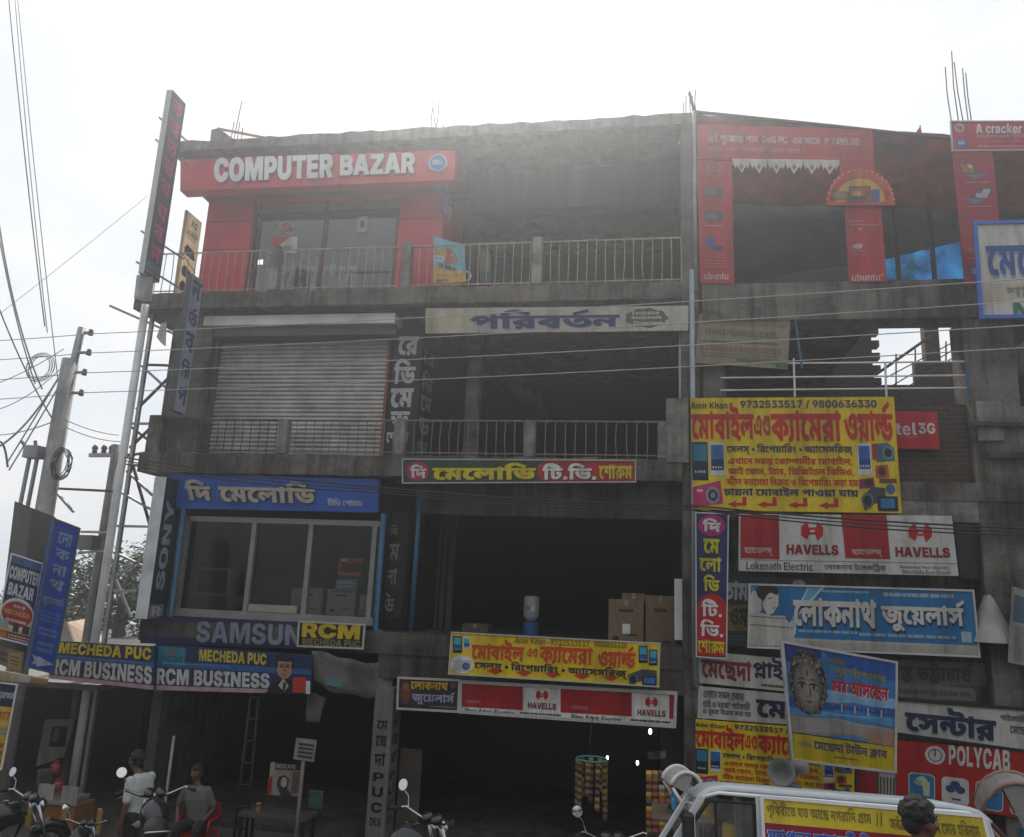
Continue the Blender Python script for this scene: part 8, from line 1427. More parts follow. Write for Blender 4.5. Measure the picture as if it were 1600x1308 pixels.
# ------------------------------------------------------------------ left: upright signs
s = Sign('plain dark grey back of a sign box behind the blue upright board', px4((23, 783), (86, 808), (62, 1044), (-6, 1020), y=[-2.9, -2.6, -2.6, -2.9]), '57534e', .1, cat='sign board')
s.rect(.02, .01, .42, .99, '716d68', 1); s.done()
s = Sign('tall blue upright jeweller board with pale Bengali letters stacked down it, at lower left', px4((85, 811), (124, 826), (83, 1052), (43, 1042), y=[-3.1, -2.7, -2.7, -3.1]), '1d50b8', .08, frame=mat('board_rim_dark', (.08, .09, .12), .5), fw=.025)
for t, v0, v1 in (('লো', .06, .15), ('ক', .185, .25), ('না', .285, .36), ('থ', .39, .46)): s.text(t, .25, v0, .8, v1, '93a6c0', 2, fat=0)
s.text('জুয়েলার্স', .08, .5, .92, .58, '8fa0bc', 2, fat=-6); s.lines(.1, .61, .9, .69, 3, '4f78c8', seed=2); s.lines(.15, .72, .85, .78, 2, '6f8fd0', seed=6); s.lines(.2, .81, .8, .89, 2, '5f92c0', seed=7)
s.poly([(.06, .91), (.3, .925), (.3, .915), (.95, .945), (.3, .985), (.3, .97), (.1, .98), (.2, .945)], 'b9c6dc', 1); s.done()
s = Sign('small navy board reading COMPUTER BAZAR over a red oval, at the left edge', px4((18, 865), (67, 881), (46, 1008), (-8, 995), y=[-3.3, -3.0, -3.0, -3.3]), '20245e', .06, frame=WHITEP, fw=.02)
s.rect(0, 0, 1, .1, '3f6f9c', 1); s.text('COMPUTER', .05, .13, .97, .29, 'd8dade', fat=14); s.text('BAZAR', .1, .33, .88, .48, 'd8dade', fat=14)
s.rect(0, .72, 1, .9, 'd8cf5a', 1); s.ell(.5, .68, .5, .19, 'e0e0da', 2); s.ell(.5, .68, .45, .15, 'b5252c', 3); s.text('Now @', .35, .57, .7, .62, 'e8d8d8', 4); s.text('MECHEDA', .12, .64, .88, .7, 'e0b04a', 4, fat=-6); s.lines(.2, .74, .8, .79, 1, 'e8d0d0', seed=3, layer=4)
s.rect(.02, .78, .3, .86, '9ab4c0', 4); s.rect(.45, .79, .62, .89, '2a2c30', 4); s.rect(.72, .79, .92, .89, '34363c', 4); s.rect(0, .9, 1, 1, '7a2c30', 2); s.rect(0, .91, .3, 1, 'c8762c', 3); s.lines(.34, .92, .98, .985, 2, 'd0b0b0', seed=5, layer=3); s.done()
s = Sign('dusty yellow notice board below the navy COMPUTER BAZAR board', px4((-10, 1008), (37, 1020), (33, 1052), (-10, 1034), y=-3.0), '8a7f62', .04); s.rect(.55, .1, .95, .9, 'b0924a', 1); s.lines(.1, .2, .5, .8, 2, '5f5848', seed=2); s.lines(.6, .25, .9, .8, 3, '7a6030', seed=3); s.done()
s = Sign('thin slanting strip with white and orange panels under the notice board', px4((-10, 1046), (74, 1061), (72, 1069), (-10, 1062), y=-2.4), 'b9b08c', .03); s.rect(.45, 0, .75, 1, 'd0d0cc', 1); s.rect(.7, .3, 1, 1, 'c8882c', 2); s.done()
s = Sign('yellow and navy shop board hanging at the lower left edge', px4((-40, 1062), (27, 1070), (2, 1202), (-70, 1198), y=[-3.2, -3.0, -3.0, -3.2]), 'd0b02c', .05, frame=WHITEP, fw=.02)
s.rect(0, 0, 1, .27, '1d2146', 1); s.text('Agarwal', .55, .08, .98, .2, 'c9ccd4', 2, fat=-10); s.text('977', .72, .33, .96, .43, 'b5412c', 2); s.lines(.6, .5, .98, .62, 2, '8a97a0', seed=3); s.lines(.5, .68, .95, .95, 3, 'a8641c', seed=4); s.done()

# ------------------------------------------------------------------ background at left: trees, house
def tree(x, y, h, cr, label, seed, leafc, n=2600, grp=None):
    r = random.Random(seed); t = empty('leafy_tree', (x, y, -.2), label, 'tree', grp); m = MB()
    pts = [V((x, y, -.2)), V((x + r.uniform(-.2, .2), y, h * .3)), V((x + r.uniform(-.4, .4), y, h * .6)), V((x + r.uniform(-.5, .5), y, h * .9))]; m.tube(pts, [.22, .17, .11, .03], mat('bark', (.06, .045, .035), .9, .3, 8), 8)
    ends = []
    for i in range(11):
        p = pts[1].lerp(pts[3], r.random()); a = r.uniform(0, 6.28); l = cr * r.uniform(.5, 1.0); e = p + V((math.cos(a) * l, math.sin(a) * l, r.uniform(.1, .9) * cr * .7)); m.tube([p, p.lerp(e, .5) + V((0, 0, .1)), e], [.07, .045, .015], MATS['bark'], 6); ends += [e, p.lerp(e, .6)]
    m.build('trunk', t, smooth=True); m = MB(); mts = [mat('leaf_%d' % k, c, .5, .3, 5) for k, c in enumerate(leafc)]
    for i in range(n):
        e = r.choice(ends); d = V((r.gauss(0, 1), r.gauss(0, 1), r.gauss(0, .8))); p = e + d * cr * .17; s = r.uniform(.07, .15)
        u = V((r.uniform(-1, 1), r.uniform(-1, 1), r.uniform(-.6, .3))).normalized(); w = u.cross(V((r.uniform(-1, 1), r.uniform(-1, 1), r.uniform(-1, 1)))).normalized()
        m.add([p, p + u * s + w * s * .35, p + u * s * 2.1, p + u * s - w * s * .35], [(0, 1, 2, 3)], mts[(i * 7 + int(e.x * 10)) % len(mts)])
    m.build('crown', t); return t
LF = [(.045, .07, .022), (.035, .055, .018), (.06, .085, .03)]
for i, (px, y, ptop, cr, lab) in enumerate(((190, 9, 884, 1.7, 'dark leafy tree just behind the lattice tower'), (140, 12, 892, 2.0, 'leafy tree left of the lattice tower, above the tan roof'), (205, 15, 905, 2.2, 'tree farthest back beside the building corner'), (60, 22, 930, 2.6, 'tree far left, mostly behind the blue upright board'))):
    p = at(px, ptop, y); tree(p.x, y, p.z + .2, cr, lab, 20 + i, LF)
hs = empty('small_house', at(130, 1000, 4.5), 'low house with a tan sloping tin roof behind the blue shop signs', 'house')
TAN = mat('tan_tin_roof', (.42, .30, .20), .6, .15, 4, dirt=.3); a = [at(104, 972, 4.0), at(138, 966, 6.0), at(170, 1010, 6.0), at(118, 1012, 4.0)]
m = MB(); m.quadbox(a, .06, TAN); m.quadbox([at(88, 985, 4.2), at(103, 972, 4.01), at(117, 1012, 4.01), at(86, 1012, 4.2)], .05, mat('grey_gable', (.3, .29, .27), .8)); m.build('roof', hs)
x0_, x1_ = at(60, 1000, 4.3).x, at(200, 1000, 4.3).x; m = MB(); m.box(x0_, x1_, 4.3, 8, -.2, at(110, 1008, 4.2).z, PLAS); m.build('wall', hs)
sl = empty('roadside_stall', (-12.5, 1.0, -.2), 'dark low stall at the far left edge, roofed with sheet metal behind the upright boards', 'stall')
m = MB(); m.box(-18, -9.3, -.9, 3.6, 2.02, 2.12, mat('stall_roof_sheet', (.10, .095, .09), .7, .3, 3)); m.build('roof', sl)
m = MB(); m.box(-18, -9.25, 3.2, 3.4, -.2, 2.15, BLACKP); m.build('wall', sl)  # near-black wall, the darkness of the shop put into its colour
m = MB(); m.box(-9.15, -9.05, .3, 3.2, -.2, 2.15, DARKW); m.build('wall', sl)

# ------------------------------------------------------------------ goods on the top floor behind the red shop glass
def flat(label, q, col, name='poster', cat='poster', grp=None, th=.012):
    return Sign(label, q, col, th, cat=cat, name=name, group=grp)
yg = YS - .01
s = flat('white and salmon flyer taped high behind the left shop pane', px4((437, 346), (459, 345), (459, 359), (436, 360), y=yg), 'dcd8d4'); s.e(447, 353, 9, 5, 'c98a78', 1); s.r(437, 355, 459, 359.5, 'd08a7c', 2); s.done()
s = flat('red and white split poster behind the left shop pane', px4((426, 371), (465, 370), (464, 395), (422, 397), y=yg), 'e4e2de'); s.pp([(426, 371), (453, 370.5), (423, 394)], 'd2453c', 1); s.e(450, 387, 10, 3, 'c9a08a', 1); s.done()
s = flat('small pale flyer with a dark figure high behind the right shop pane', px4((559, 339), (575, 338), (574, 362), (557, 363), y=yg), 'c9d0d2'); s.e(566, 350, 4, 6, '5a5a5e', 1); s.done()
m = MB(); a, b = at(385, 440, 1.35), at(424, 419, 1.35); m.box(a.x, b.x, 1.35, 1.6, 9.69, b.z, WHITEP); tag(m.build('display_counter', bevel=.01), 'pale low counter behind the left end of the red shop window', 'counter')
m = MB(); a, b = at(400, 417, 1.5), at(415, 407, 1.5); m.box(a.x, b.x, 1.42, 1.55, a.z, b.z, WHITEP); m.box(a.x + .02, b.x - .02, 1.415, 1.42, a.z + .02, b.z - .02, glow('lit_monitor', (1, 1, 1), 1.6)); tag(m.build('monitor'), 'small bright lit screen standing on the pale counter', 'monitor')
bx = [(437, 448), (450, 462), (464, 477), (480, 492), (497, 510), (513, 525), (527, 540), (542, 555)]
for i, (p, q) in enumerate(bx):
    a, b = at(p, 440, 1.28), at(q, 416, 1.28); bo = empty('product_box', (a.x, 1.28, 9.72), '%s white product box in the row on the red shop sill' % ('first', 'second', 'third', 'fourth', 'fifth', 'sixth', 'seventh', 'last')[i], 'box', 'white product boxes on the shop sill')
    m = MB(); m.box(a.x, b.x, 1.28, 1.42, 9.72, b.z + .02 * (i % 3), ink('d9dfe0')); m.build('carton', bo)
    t = Sign('x', [V((a.x, 1.28, b.z)), V((b.x, 1.28, b.z)), V((b.x, 1.28, 9.72)), V((a.x, 1.28, 9.72))], board_obj=False)
    c = ('39435c', '5f7a86', '3c4a52', '34507c', '44505a', '2c3a44', '52616a', '34424c')[i]
    t.rect(.12, .2, .55, .85, c, 1); t.ell(.75, .3, .12, .1, '7f97a0', 1); t.rect(.62, .55, .9, .6, '8f9ba0', 1); t.rect(.1, .08, .9, .13, '9fb0b4', 1)
    t.art.build('artwork', bo); bpy.data.objects.remove(t.o)
# middle bay clutter, top floor
ch = empty('wooden_chair', at(970, 430, 2.0), 'brown wooden chair on the middle top balcony behind the railing', 'chair'); c = V((at(975, 430, 2).x, 2.0, 9.69)); WD = mat('brown_wood', (.16, .08, .045), .6, .25, 6)
for dx in (-.2, .2):
    for dy in (-.2, .2): m = MB(); m.box(c.x + dx - .02, c.x + dx + .02, 2 + dy - .02, 2 + dy + .02, 9.69, 10.14 if dy < 0 else 10.75, WD); m.build('leg', ch)
m = MB(); m.box(c.x - .23, c.x + .23, 1.77, 2.23, 10.14, 10.18, WD); m.build('seat', ch, bevel=.01)
for z in (10.3, 10.48, 10.66): m = MB(); m.box(c.x - .18, c.x + .18, 2.185, 2.205, z, z + .07, WD); m.build('back_slat', ch)
st = empty('banner_stand', at(757, 435, 1.6), 'pale rolled banner stand leaning in the middle bay beside the red shop', 'banner stand')
m = MB(); m.quadbox([at(748, 385, 1.7), at(766, 394, 1.7), at(766, 442, 1.5), at(750, 442, 1.5)], .02, ink('8d8a86')); m.build('panel', st); m = MB(); m.quadbox([at(750, 425, 1.48), at(766, 425, 1.48), at(766, 440, 1.46), at(751, 440, 1.46)], .01, ink('4a7482')); m.build('printed_base', st)
# first floor goods seen through the dusty glass
CARD = mat('brown_cardboard', (.20, .14, .085), .8, .15, 5, dirt=.3)
def carton(label, px0, px1, pyt, pyb, y, dp, grp=None, white=0, mt=None, name='cardboard_box'):
    a, b = at(px0, pyb, y), at(px1, pyt, y); o = empty(name, ((a.x + b.x) / 2, y, a.z), label, 'box', grp)
    m = MB(); m.box(a.x, b.x, y, y + dp, a.z, b.z, mt or CARD); m.build('carton', o, bevel=.012)
    m = MB(); m.box((a.x + b.x) / 2 - .03, (a.x + b.x) / 2 + .03, y - .004, y + dp + .004, b.z - .1, b.z + .003, mat('packing_tape', (.3, .22, .13), .4)); m.build('tape', o)
    if white: m = MB(); w = (b.x - a.x); m.box(a.x + w * white, a.x + w * (white + .22), y - .004, y - .001, a.z + (b.z - a.z) * .3, a.z + (b.z - a.z) * .5, WHITEP); m.build('label', o)
    t = Sign('x', [V((a.x, y - .002, b.z)), V((b.x, y - .002, b.z)), V((b.x, y - .002, a.z)), V((a.x, y - .002, a.z))], board_obj=False); t.rect(.3, .2, .7, .26, '4a3420', 0); t.rect(.12, .75, .3, .85, '4a3420', 0); t.rect(.55, .7, .85, .74, '4a3420', 0); t.art.build('printed_marks', o); bpy.data.objects.remove(t.o)
    return o
fz = 3.22
carton('large brown carton standing inside the first floor opening, left of another carton', 950, 1006, 938, 1012, .75, .6, 'cartons in the first floor opening', .4)
carton('tall brown carton at the right end of the first floor opening', 1008, 1056, 932, 1030, .8, .6, 'cartons in the first floor opening')
carton('small carton on top of the large brown carton', 972, 1008, 928, 939, .85, .45, 'cartons in the first floor opening')
carton('low dark carton behind the yellow strip, left of the water dispenser', 720, 762, 976, 1010, 1.5, .5, None, 0, mat('grey_card', (.10, .09, .08), .8))
m = MB(); a, b = at(1054, 1000, .3), at(1072, 905, .3); m.box(a.x, b.x, .3, .34, a.z, b.z, WHITEP); tag(m.build('leaning_board', bevel=.005), 'narrow white panel standing at the right end of the first floor opening', 'panel')
wd = empty('water_dispenser', (at(830, 1000, 1.6).x, 1.6, fz), 'water dispenser with a clear upturned bottle in the dark first floor opening', 'water dispenser'); cx = at(830, 960, 1.6).x; zt_ = at(830, 972, 1.6).z
m = MB(); m.lathe([(.15, 0), (.15, zt_ - fz - .02), (.12, zt_ - fz)], (cx, 1.6, fz), mat('dispenser_blue', (.03, .09, .25), .5), 20); m.build('base', wd, smooth=False)
zb2 = at(830, 931, 1.6).z; H = zb2 - zt_
m = MB(); m.lathe([(.05, 0), (.13, .06), (.155, .12), (.15, H * .45), (.157, H * .5), (.15, H * .55), (.155, H - .1), (.14, H - .02), (.1, H)], (cx, 1.6, zt_), mat('cloudy_bottle', (.32, .33, .33), .25, .1, 4), 24); m.build('bottle', wd, smooth=True)
t = Sign('x', [V((cx - .09, 1.44, zt_ + H * .62)), V((cx + .09, 1.44, zt_ + H * .62)), V((cx + .09, 1.44, zt_ + H * .35)), V((cx - .09, 1.44, zt_ + H * .35))], board_obj=False); t.rect(.5, 0, 1, .8, 'd8dcdc', 0); t.rect(0, 0, .5, .5, '8f9494', 0); t.art.build('label', wd); bpy.data.objects.remove(t.o)
tv = empty('television', at(330, 925, .9), 'old grey television behind the left pane of the first floor shop', 'television'); a, b = at(302, 930, .9), at(362, 888, .9)
m = MB(); m.box(a.x, b.x, .9, 1.3, a.z, b.z, mat('tv_case_grey', (.14, .14, .14), .5)); m.build('case', tv, bevel=.02); m = MB(); m.box(a.x + .07, b.x - .07, .885, .9, a.z + .07, b.z - .05, mat('dark_screen', (.02, .024, .028), .1)); m.build('screen', tv, bevel=.01)
m = MB(); a2, b2 = at(290, 948, 1.0), at(400, 931, 1.0); m.box(a2.x, b2.x, .85, 1.5, fz, at(330, 931, .9).z, mat('shelf_dark', (.05, .045, .04))); tag(m.build('display_bench', bevel=.01), 'dark low bench carrying the old grey television', 'bench')
for i, (a, b, c, d, lab, mt) in enumerate(((452, 505, 920, 962, 'white carton with grey print in the right half of the shop window', None), (508, 556, 922, 962, 'white and grey carton next to the window corner', None), (560, 575, 930, 962, 'slim white carton with a red foot at the window corner', None))):
    carton(lab, a, b, c, d, .55, .5, 'white cartons in the first floor window', 0, ink('a3a19c'))
s = flat('orange and dark poster hanging inside the first floor window, near its right end', px4((530, 872), (568, 873), (564, 902), (527, 900), y=.5), 'b5502c'); s.r(533, 880, 566, 893, '4a3028', 1); s.r(533, 873, 543, 877, 'd8d4cc', 2); s.ln(532, 895, 562, 900, 1, 'd89a3a', seed=2); s.done()
s = flat('pale blue poster below the orange one inside the first floor window', px4((526, 904), (560, 905), (557, 924), (523, 923), y=.52), '6a9ab4'); s.ln(530, 908, 555, 920, 2, 'b9cdd8', seed=3); s.done()
# faint letters on the stair soffits of the second floor middle bay
# ------------------------------------------------------------------ ground floor shops
pc = empty('lettered_pillar', (at(592, 1300, -.2).x, -.1, -.2), 'white painted pillar with black letters reading PUC on two faces, ground floor', 'pillar')
pa, pbx = at(578, 1200, -.3).x, at(607, 1200, -.3).x
m = MB(); m.box(pa, pbx, -.3, .2, -.2, 2.3, mat('shaded_grubby_pillar', (.16, .152, .142), .8, .25, 3, streak=.4)); m.build('shaft', pc)  # grime streaks, plus ground floor shade put into the white
def z_at(py): return at(592, py, -.3).z
def pil(q, items):
    t = Sign('x', q, board_obj=False)
    for tx, v0, v1 in items: t.text(tx, .2, v0, .8, v1, '191614', 0, fat=6)
    t.let.build('lettering', pc); bpy.data.objects.remove(t.o)
zt2, zb3 = z_at(1110), z_at(1312)
its = [('মে', .08, .15), ('ছে', .2, .29), ('দা', .335, .44), ('P', .49, .56), ('U', .6, .68), ('C', .72, .8), ('DEX', .84, .9)]
pil([V((pa, -.3, zt2)), V((pbx, -.3, zt2)), V((pbx, -.3, zb3)), V((pa, -.3, zb3))], its)
pil([V((pbx, -.3, zt2)), V((pbx, .2, zt2)), V((pbx, .2, zb3)), V((pbx, -.3, zb3))], its)
m = MB(); a, b = at(617, 1300, .4), at(660, 1172, .4); zz = a.z; n = 30
for i in range(n): x = a.x + (b.x - a.x) * i / n; m.box(x, x + (b.x - a.x) / n * .7, .4, .43 + .012 * (i % 2), -.2, b.z, mat('brown_ribbed_door', (.13, .105, .08), .7, .2, 4))
o = m.build('ribbed_door'); tag(o, 'brown ribbed door right of the white lettered pillar', 'door')
s = flat('framed pale display panel with a dark photograph in the dark left shop', px4((70, 1124), (117, 1124), (100, 1182), (56, 1198), y=.8), '8f8983', 'display_board', 'display board', th=.04); s.pp([(82, 1135), (106, 1135), (102, 1167), (76, 1167)], '1c1a19', 1); s.pp([(86, 1138), (94, 1138), (90, 1158), (82, 1158)], '6a655f', 2); s.done()
s = flat('small white calendar standing on the shop counter', px4((59, 1202), (84, 1200), (78, 1226), (56, 1228), y=-.6), '77787a', 'calendar', 'calendar'); s.ln(60, 1206, 80, 1224, 4, '4a4c50', seed=2, fill=.4); s.done()
ct = empty('shop_counter', (at(90, 1300, -.8).x, -.8, -.2), 'counter with a grey top and orange panels in the left shop', 'counter')
a, b = at(42, 1246, -.9), at(112, 1240, -.9); m = MB(); m.box(a.x, b.x, -1.0, -.4, a.z - .05, a.z + .02, mat('counter_top_grey', (.22, .21, .2), .5)); m.build('top', ct, bevel=.01)
m = MB(); m.box(a.x + .08, b.x + .15, -.95, -.45, -.2, a.z - .05, mat('orange_panel', (.22, .10, .035), .6, .2, 5)); m.build('front_panel', ct)
for k in (.1, .75, 1.4): m = MB(); m.box(a.x + k, a.x + k + .09, -.97, -.95, -.2, a.z - .05, mat('ochre_trim', (.32, .19, .05), .6)); m.build('trim', ct)
for k, c in ((0, 'b9b6b0'), (1, 'a5a29c')): m = MB(); x = a.x + .25 + k * .45; m.box(x, x + .3, -.98, -.972, .2, .5, ink(c)); m.build('sticker', ct)
for i, (px, py) in enumerate(((86, 1200), (90, 1228))):
    j = empty('plastic_jar', at(px, py + 8, -.7), ('upper', 'lower')[i] + ' red lidded jar in the left shop display', 'jar'); c = at(px, py + 8, -.7); m = MB(); m.lathe([(.06, 0), (.075, .02), (.075, .13), (.05, .16)], c, mat('pink_jar', (.28, .05, .06), .4), 14); m.build('body', j, smooth=True); m = MB(); m.lathe([(.055, .16), (.055, .2)], c, ink('b03038'), 14); m.build('lid', j)
def post(label, p, q, y, r, mt, name='bamboo_post', cat='post'):
    a, b = at(*p, y), at(*q, y); m = MB(); m.tube([a, V((a.x * .3 + b.x * .7, y, b.z - .6))], r, mt, 8); return tag(m.build(name, smooth=True), label, cat)
post('thin pale post in the left shop between the standing and the seated man', (272, 1150), (250, 1308), -1.6, .022, mat('pale_post', (.26, .23, .2), .7))
bmb = mat('shade_dark_bamboo', (.016, .0135, .011), .8, .3, 12)  # bamboo made near-black, ground floor shade put into its colour
ld = empty('bamboo_ladder', at(380, 1300, -1.0), 'dim bamboo ladder standing in the dark ground floor left of the coffee poster', 'ladder')
for p, q in (((393, 1080), (364, 1320)), ((405, 1080), (383, 1320))): m = MB(); m.tube([at(*p, -.9), at(*q, -1.2)], .025, bmb, 8); m.build('rail', ld, smooth=True)
for k in range(7): p = at(393 - k * 4.2, 1090 + k * 34, -.95 - .04 * k); q = at(405 - k * 3.2, 1090 + k * 34, -.95 - .04 * k); m = MB(); m.tube([p, q], .018, bmb, 6); m.build('rung', ld)
post('grey metal post beside the coffee poster, holding the tea stall table', (474, 1190), (460, 1320), -1.4, .03, mat('dull_post', (.13, .12, .11), .6), 'stall_post')
tb = empty('tea_table', at(430, 1290, -1.2), 'narrow dark tea stall table below the coffee poster', 'table'); a, b = at(376, 1268, -1.3), at(482, 1276, -1.3); m = MB(); m.box(a.x, b.x, -1.4, -.9, a.z - .05, a.z, mat('dark_table', (.06, .055, .05), .5)); m.build('top', tb)
for x in (a.x + .05, b.x - .05):
    for y in (-1.36, -.94): m = MB(); m.box(x - .02, x + .02, y - .02, y + .02, -.2, a.z - .05, BLACKP); m.build('leg', tb)
c = at(403, 1268, -1.2); cp = empty('paper_cup', V((c.x, -1.2, a.z)), 'small red and white cup on the tea stall table', 'cup'); m = MB(); m.lathe([(.03, 0), (.042, .12)], (c.x, -1.2, a.z), ink('c9988c'), 14); m.build('body', cp); m = MB(); m.lathe([(.0445, .07), (.0455, .1)], (c.x, -1.2, a.z), ink('a83c34'), 14); m.build('band', cp)
s = flat('coffee poster board reading NESCAFE over a black and white portrait, leaning on the tea table', px4((423, 1191), (471, 1194), (466, 1252), (418, 1250), y=-1.25), '9a948c', 'poster_board', 'poster'); s.r(430, 1192, 471, 1203, '2c2320', 1); s.t('NESCAFE', 432, 1194, 462, 1201, 'b0a8a0', fat=0); s.pp([(419, 1216), (426, 1212), (424, 1240), (418, 1242)], '9a3424', 2); s.pp([(440, 1245), (432, 1226), (436, 1214), (446, 1211), (452, 1218), (449, 1232), (458, 1246)], '3c3430', 2); s.e(444, 1222, 5, 8, 'b4aaa0', 3); s.r(456, 1206, 470, 1240, '6a5a50', 1); s.r(419, 1243, 466, 1252, '2c2826', 3); s.done()
s = flat('small white notice with black lines hanging above the coffee poster', px4((463, 1153), (495, 1157), (490, 1191), (458, 1186), y=-1.3), '99948c', 'notice_board', 'notice board'); s.ln(466, 1160, 490, 1186, 4, '3c3834', seed=4, fill=.6); s.done()
m = MB(); o = cloth([at(482, 1080, -.7), at(508, 1090, -.7), at(498, 1130, -.7), at(478, 1128, -.7)], 8, 10, .02, mat('faded_banner_cloth', (.20, .19, .175)), 3, name='hanging_cloth'); tag(o, 'grey cloth scrap hanging under the faded banner', 'cloth')
o = cloth([at(484, 1234, -.5), at(505, 1236, -.5), at(502, 1268, -.5), at(481, 1266, -.5)], 6, 8, .015, mat('green_bag', (.035, .10, .06), .7), 4, name='hanging_bag'); tag(o, 'dull green bag hanging right of the tea stall post', 'bag')
# hanging strips of sachets
def sachets(label, x, y, z1, z0, cols, grp, w=.07, seed=1):
    r = random.Random(seed); m = MB(); z = z1; o = empty('sachet_strip', (x, y, z0), label, 'sachet strip', grp)
    ms = [mat('sachet_' + c, c, .3, .15, 9, spec=.6) for c in cols]
    while z > z0:
        t = r.uniform(-.35, .35); h = .085; dx = math.cos(t) * w / 2; dy = math.sin(t) * w / 2
        m.add([(x - dx, y - dy, z), (x + dx, y + dy, z), (x + dx, y + dy - .012, z - h * .5), (x - dx, y - dy - .012, z - h * .5), (x + dx, y + dy, z - h), (x - dx, y - dy, z - h)], [(0, 1, 2, 3), (3, 2, 4, 5)], ms[r.randrange(len(ms))]); z -= h + .004
    m.build('sachets', o, solid=.004)
rg = at(925, 1186, -2.0); hg = empty('hanging_ring', rg, 'teal ring hanging on a cord, holding strips of yellow sachets in the dark shop', 'hanger')
m = MB(); m.tube([rg + V((.21 * math.cos(t), .21 * math.sin(t), 0)) for t in [i * math.pi / 12 for i in range(25)]], .012, mat('teal_plastic', (.02, .22, .20), .4), 6); m.build('ring', hg)
m = MB(); m.tube([rg, at(921, 1160, -2.0), at(926, 1120, -1.9)], .006, CABLE, 5); m.build('cord', hg)
for i in range(9):
    t = i * 2 * math.pi / 9 + .3; sachets('%s strip of yellow sachets under the teal ring' % ('first', 'second', 'third', 'fourth', 'fifth', 'sixth', 'seventh', 'eighth', 'ninth')[i], rg.x + .2 * math.cos(t), rg.y + .2 * math.sin(t), rg.z - .01, rg.z - (.75, .45, .6, .5, .7, .55, .42, .62, .5)[i], ['7a6018', '5f4c1a', '6a4a22', '4c4424', '4a2a20'], 'strips under the teal ring', .065, i)
for i in range(8):
    p = at(1014 + (i % 4) * 10, 1204, -2.4 + .12 * (i // 4)); sachets('dense gold and brown sachet strip beside the white rickshaw hood', p.x, p.y, p.z, p.z - 1.2, ['a87c2c', '6a4a24', 'c09a50', '8f8a80', '7a3a20', '3a2c20'], 'sachet strips beside the rickshaw', .075, 30 + i)
s = flat('small grey price card above the gold sachet strips', px4((1012, 1176), (1041, 1172), (1041, 1186), (1013, 1187), y=-2.35), '4c4a48', 'price_card', 'card'); s.r(1022, 1175, 1030, 1185, '2c2a2a', 1); s.r(1033, 1175, 1040, 1185, '6f6c68', 1); s.done()
for i, (px, py, y, rr) in enumerate(((1016, 1143, 1.5, .028), (949, 1184, 2.2, .021), (996, 1192, 2.2, .024))):
    c = at(px, py, y); b = empty('lamp_bulb', c, ('highest', 'leftmost', 'lowest right')[i] + ' of the three small lit bulbs in the dark shop', 'lamp', 'lit bulbs in the dark shop')
    m = MB(); m.ell((0, 0, 0), (rr, rr, rr * 1.8), glow('lit_bulb', (1, .98, .92), 6)); m.v = [tuple(V(p) + c) for p in m.v]; m.build('bulb', b, smooth=True); m = MB(); m.lathe([(.02, 0), (.022, .06)], c + V((0, 0, rr * 1.7)), BLACKP, 8); m.tube([c + V((0, 0, rr * 1.7 + .05)), c + V((0, 0, rr * 1.7 + .5))], .006, CABLE, 5); m.build('holder', b)

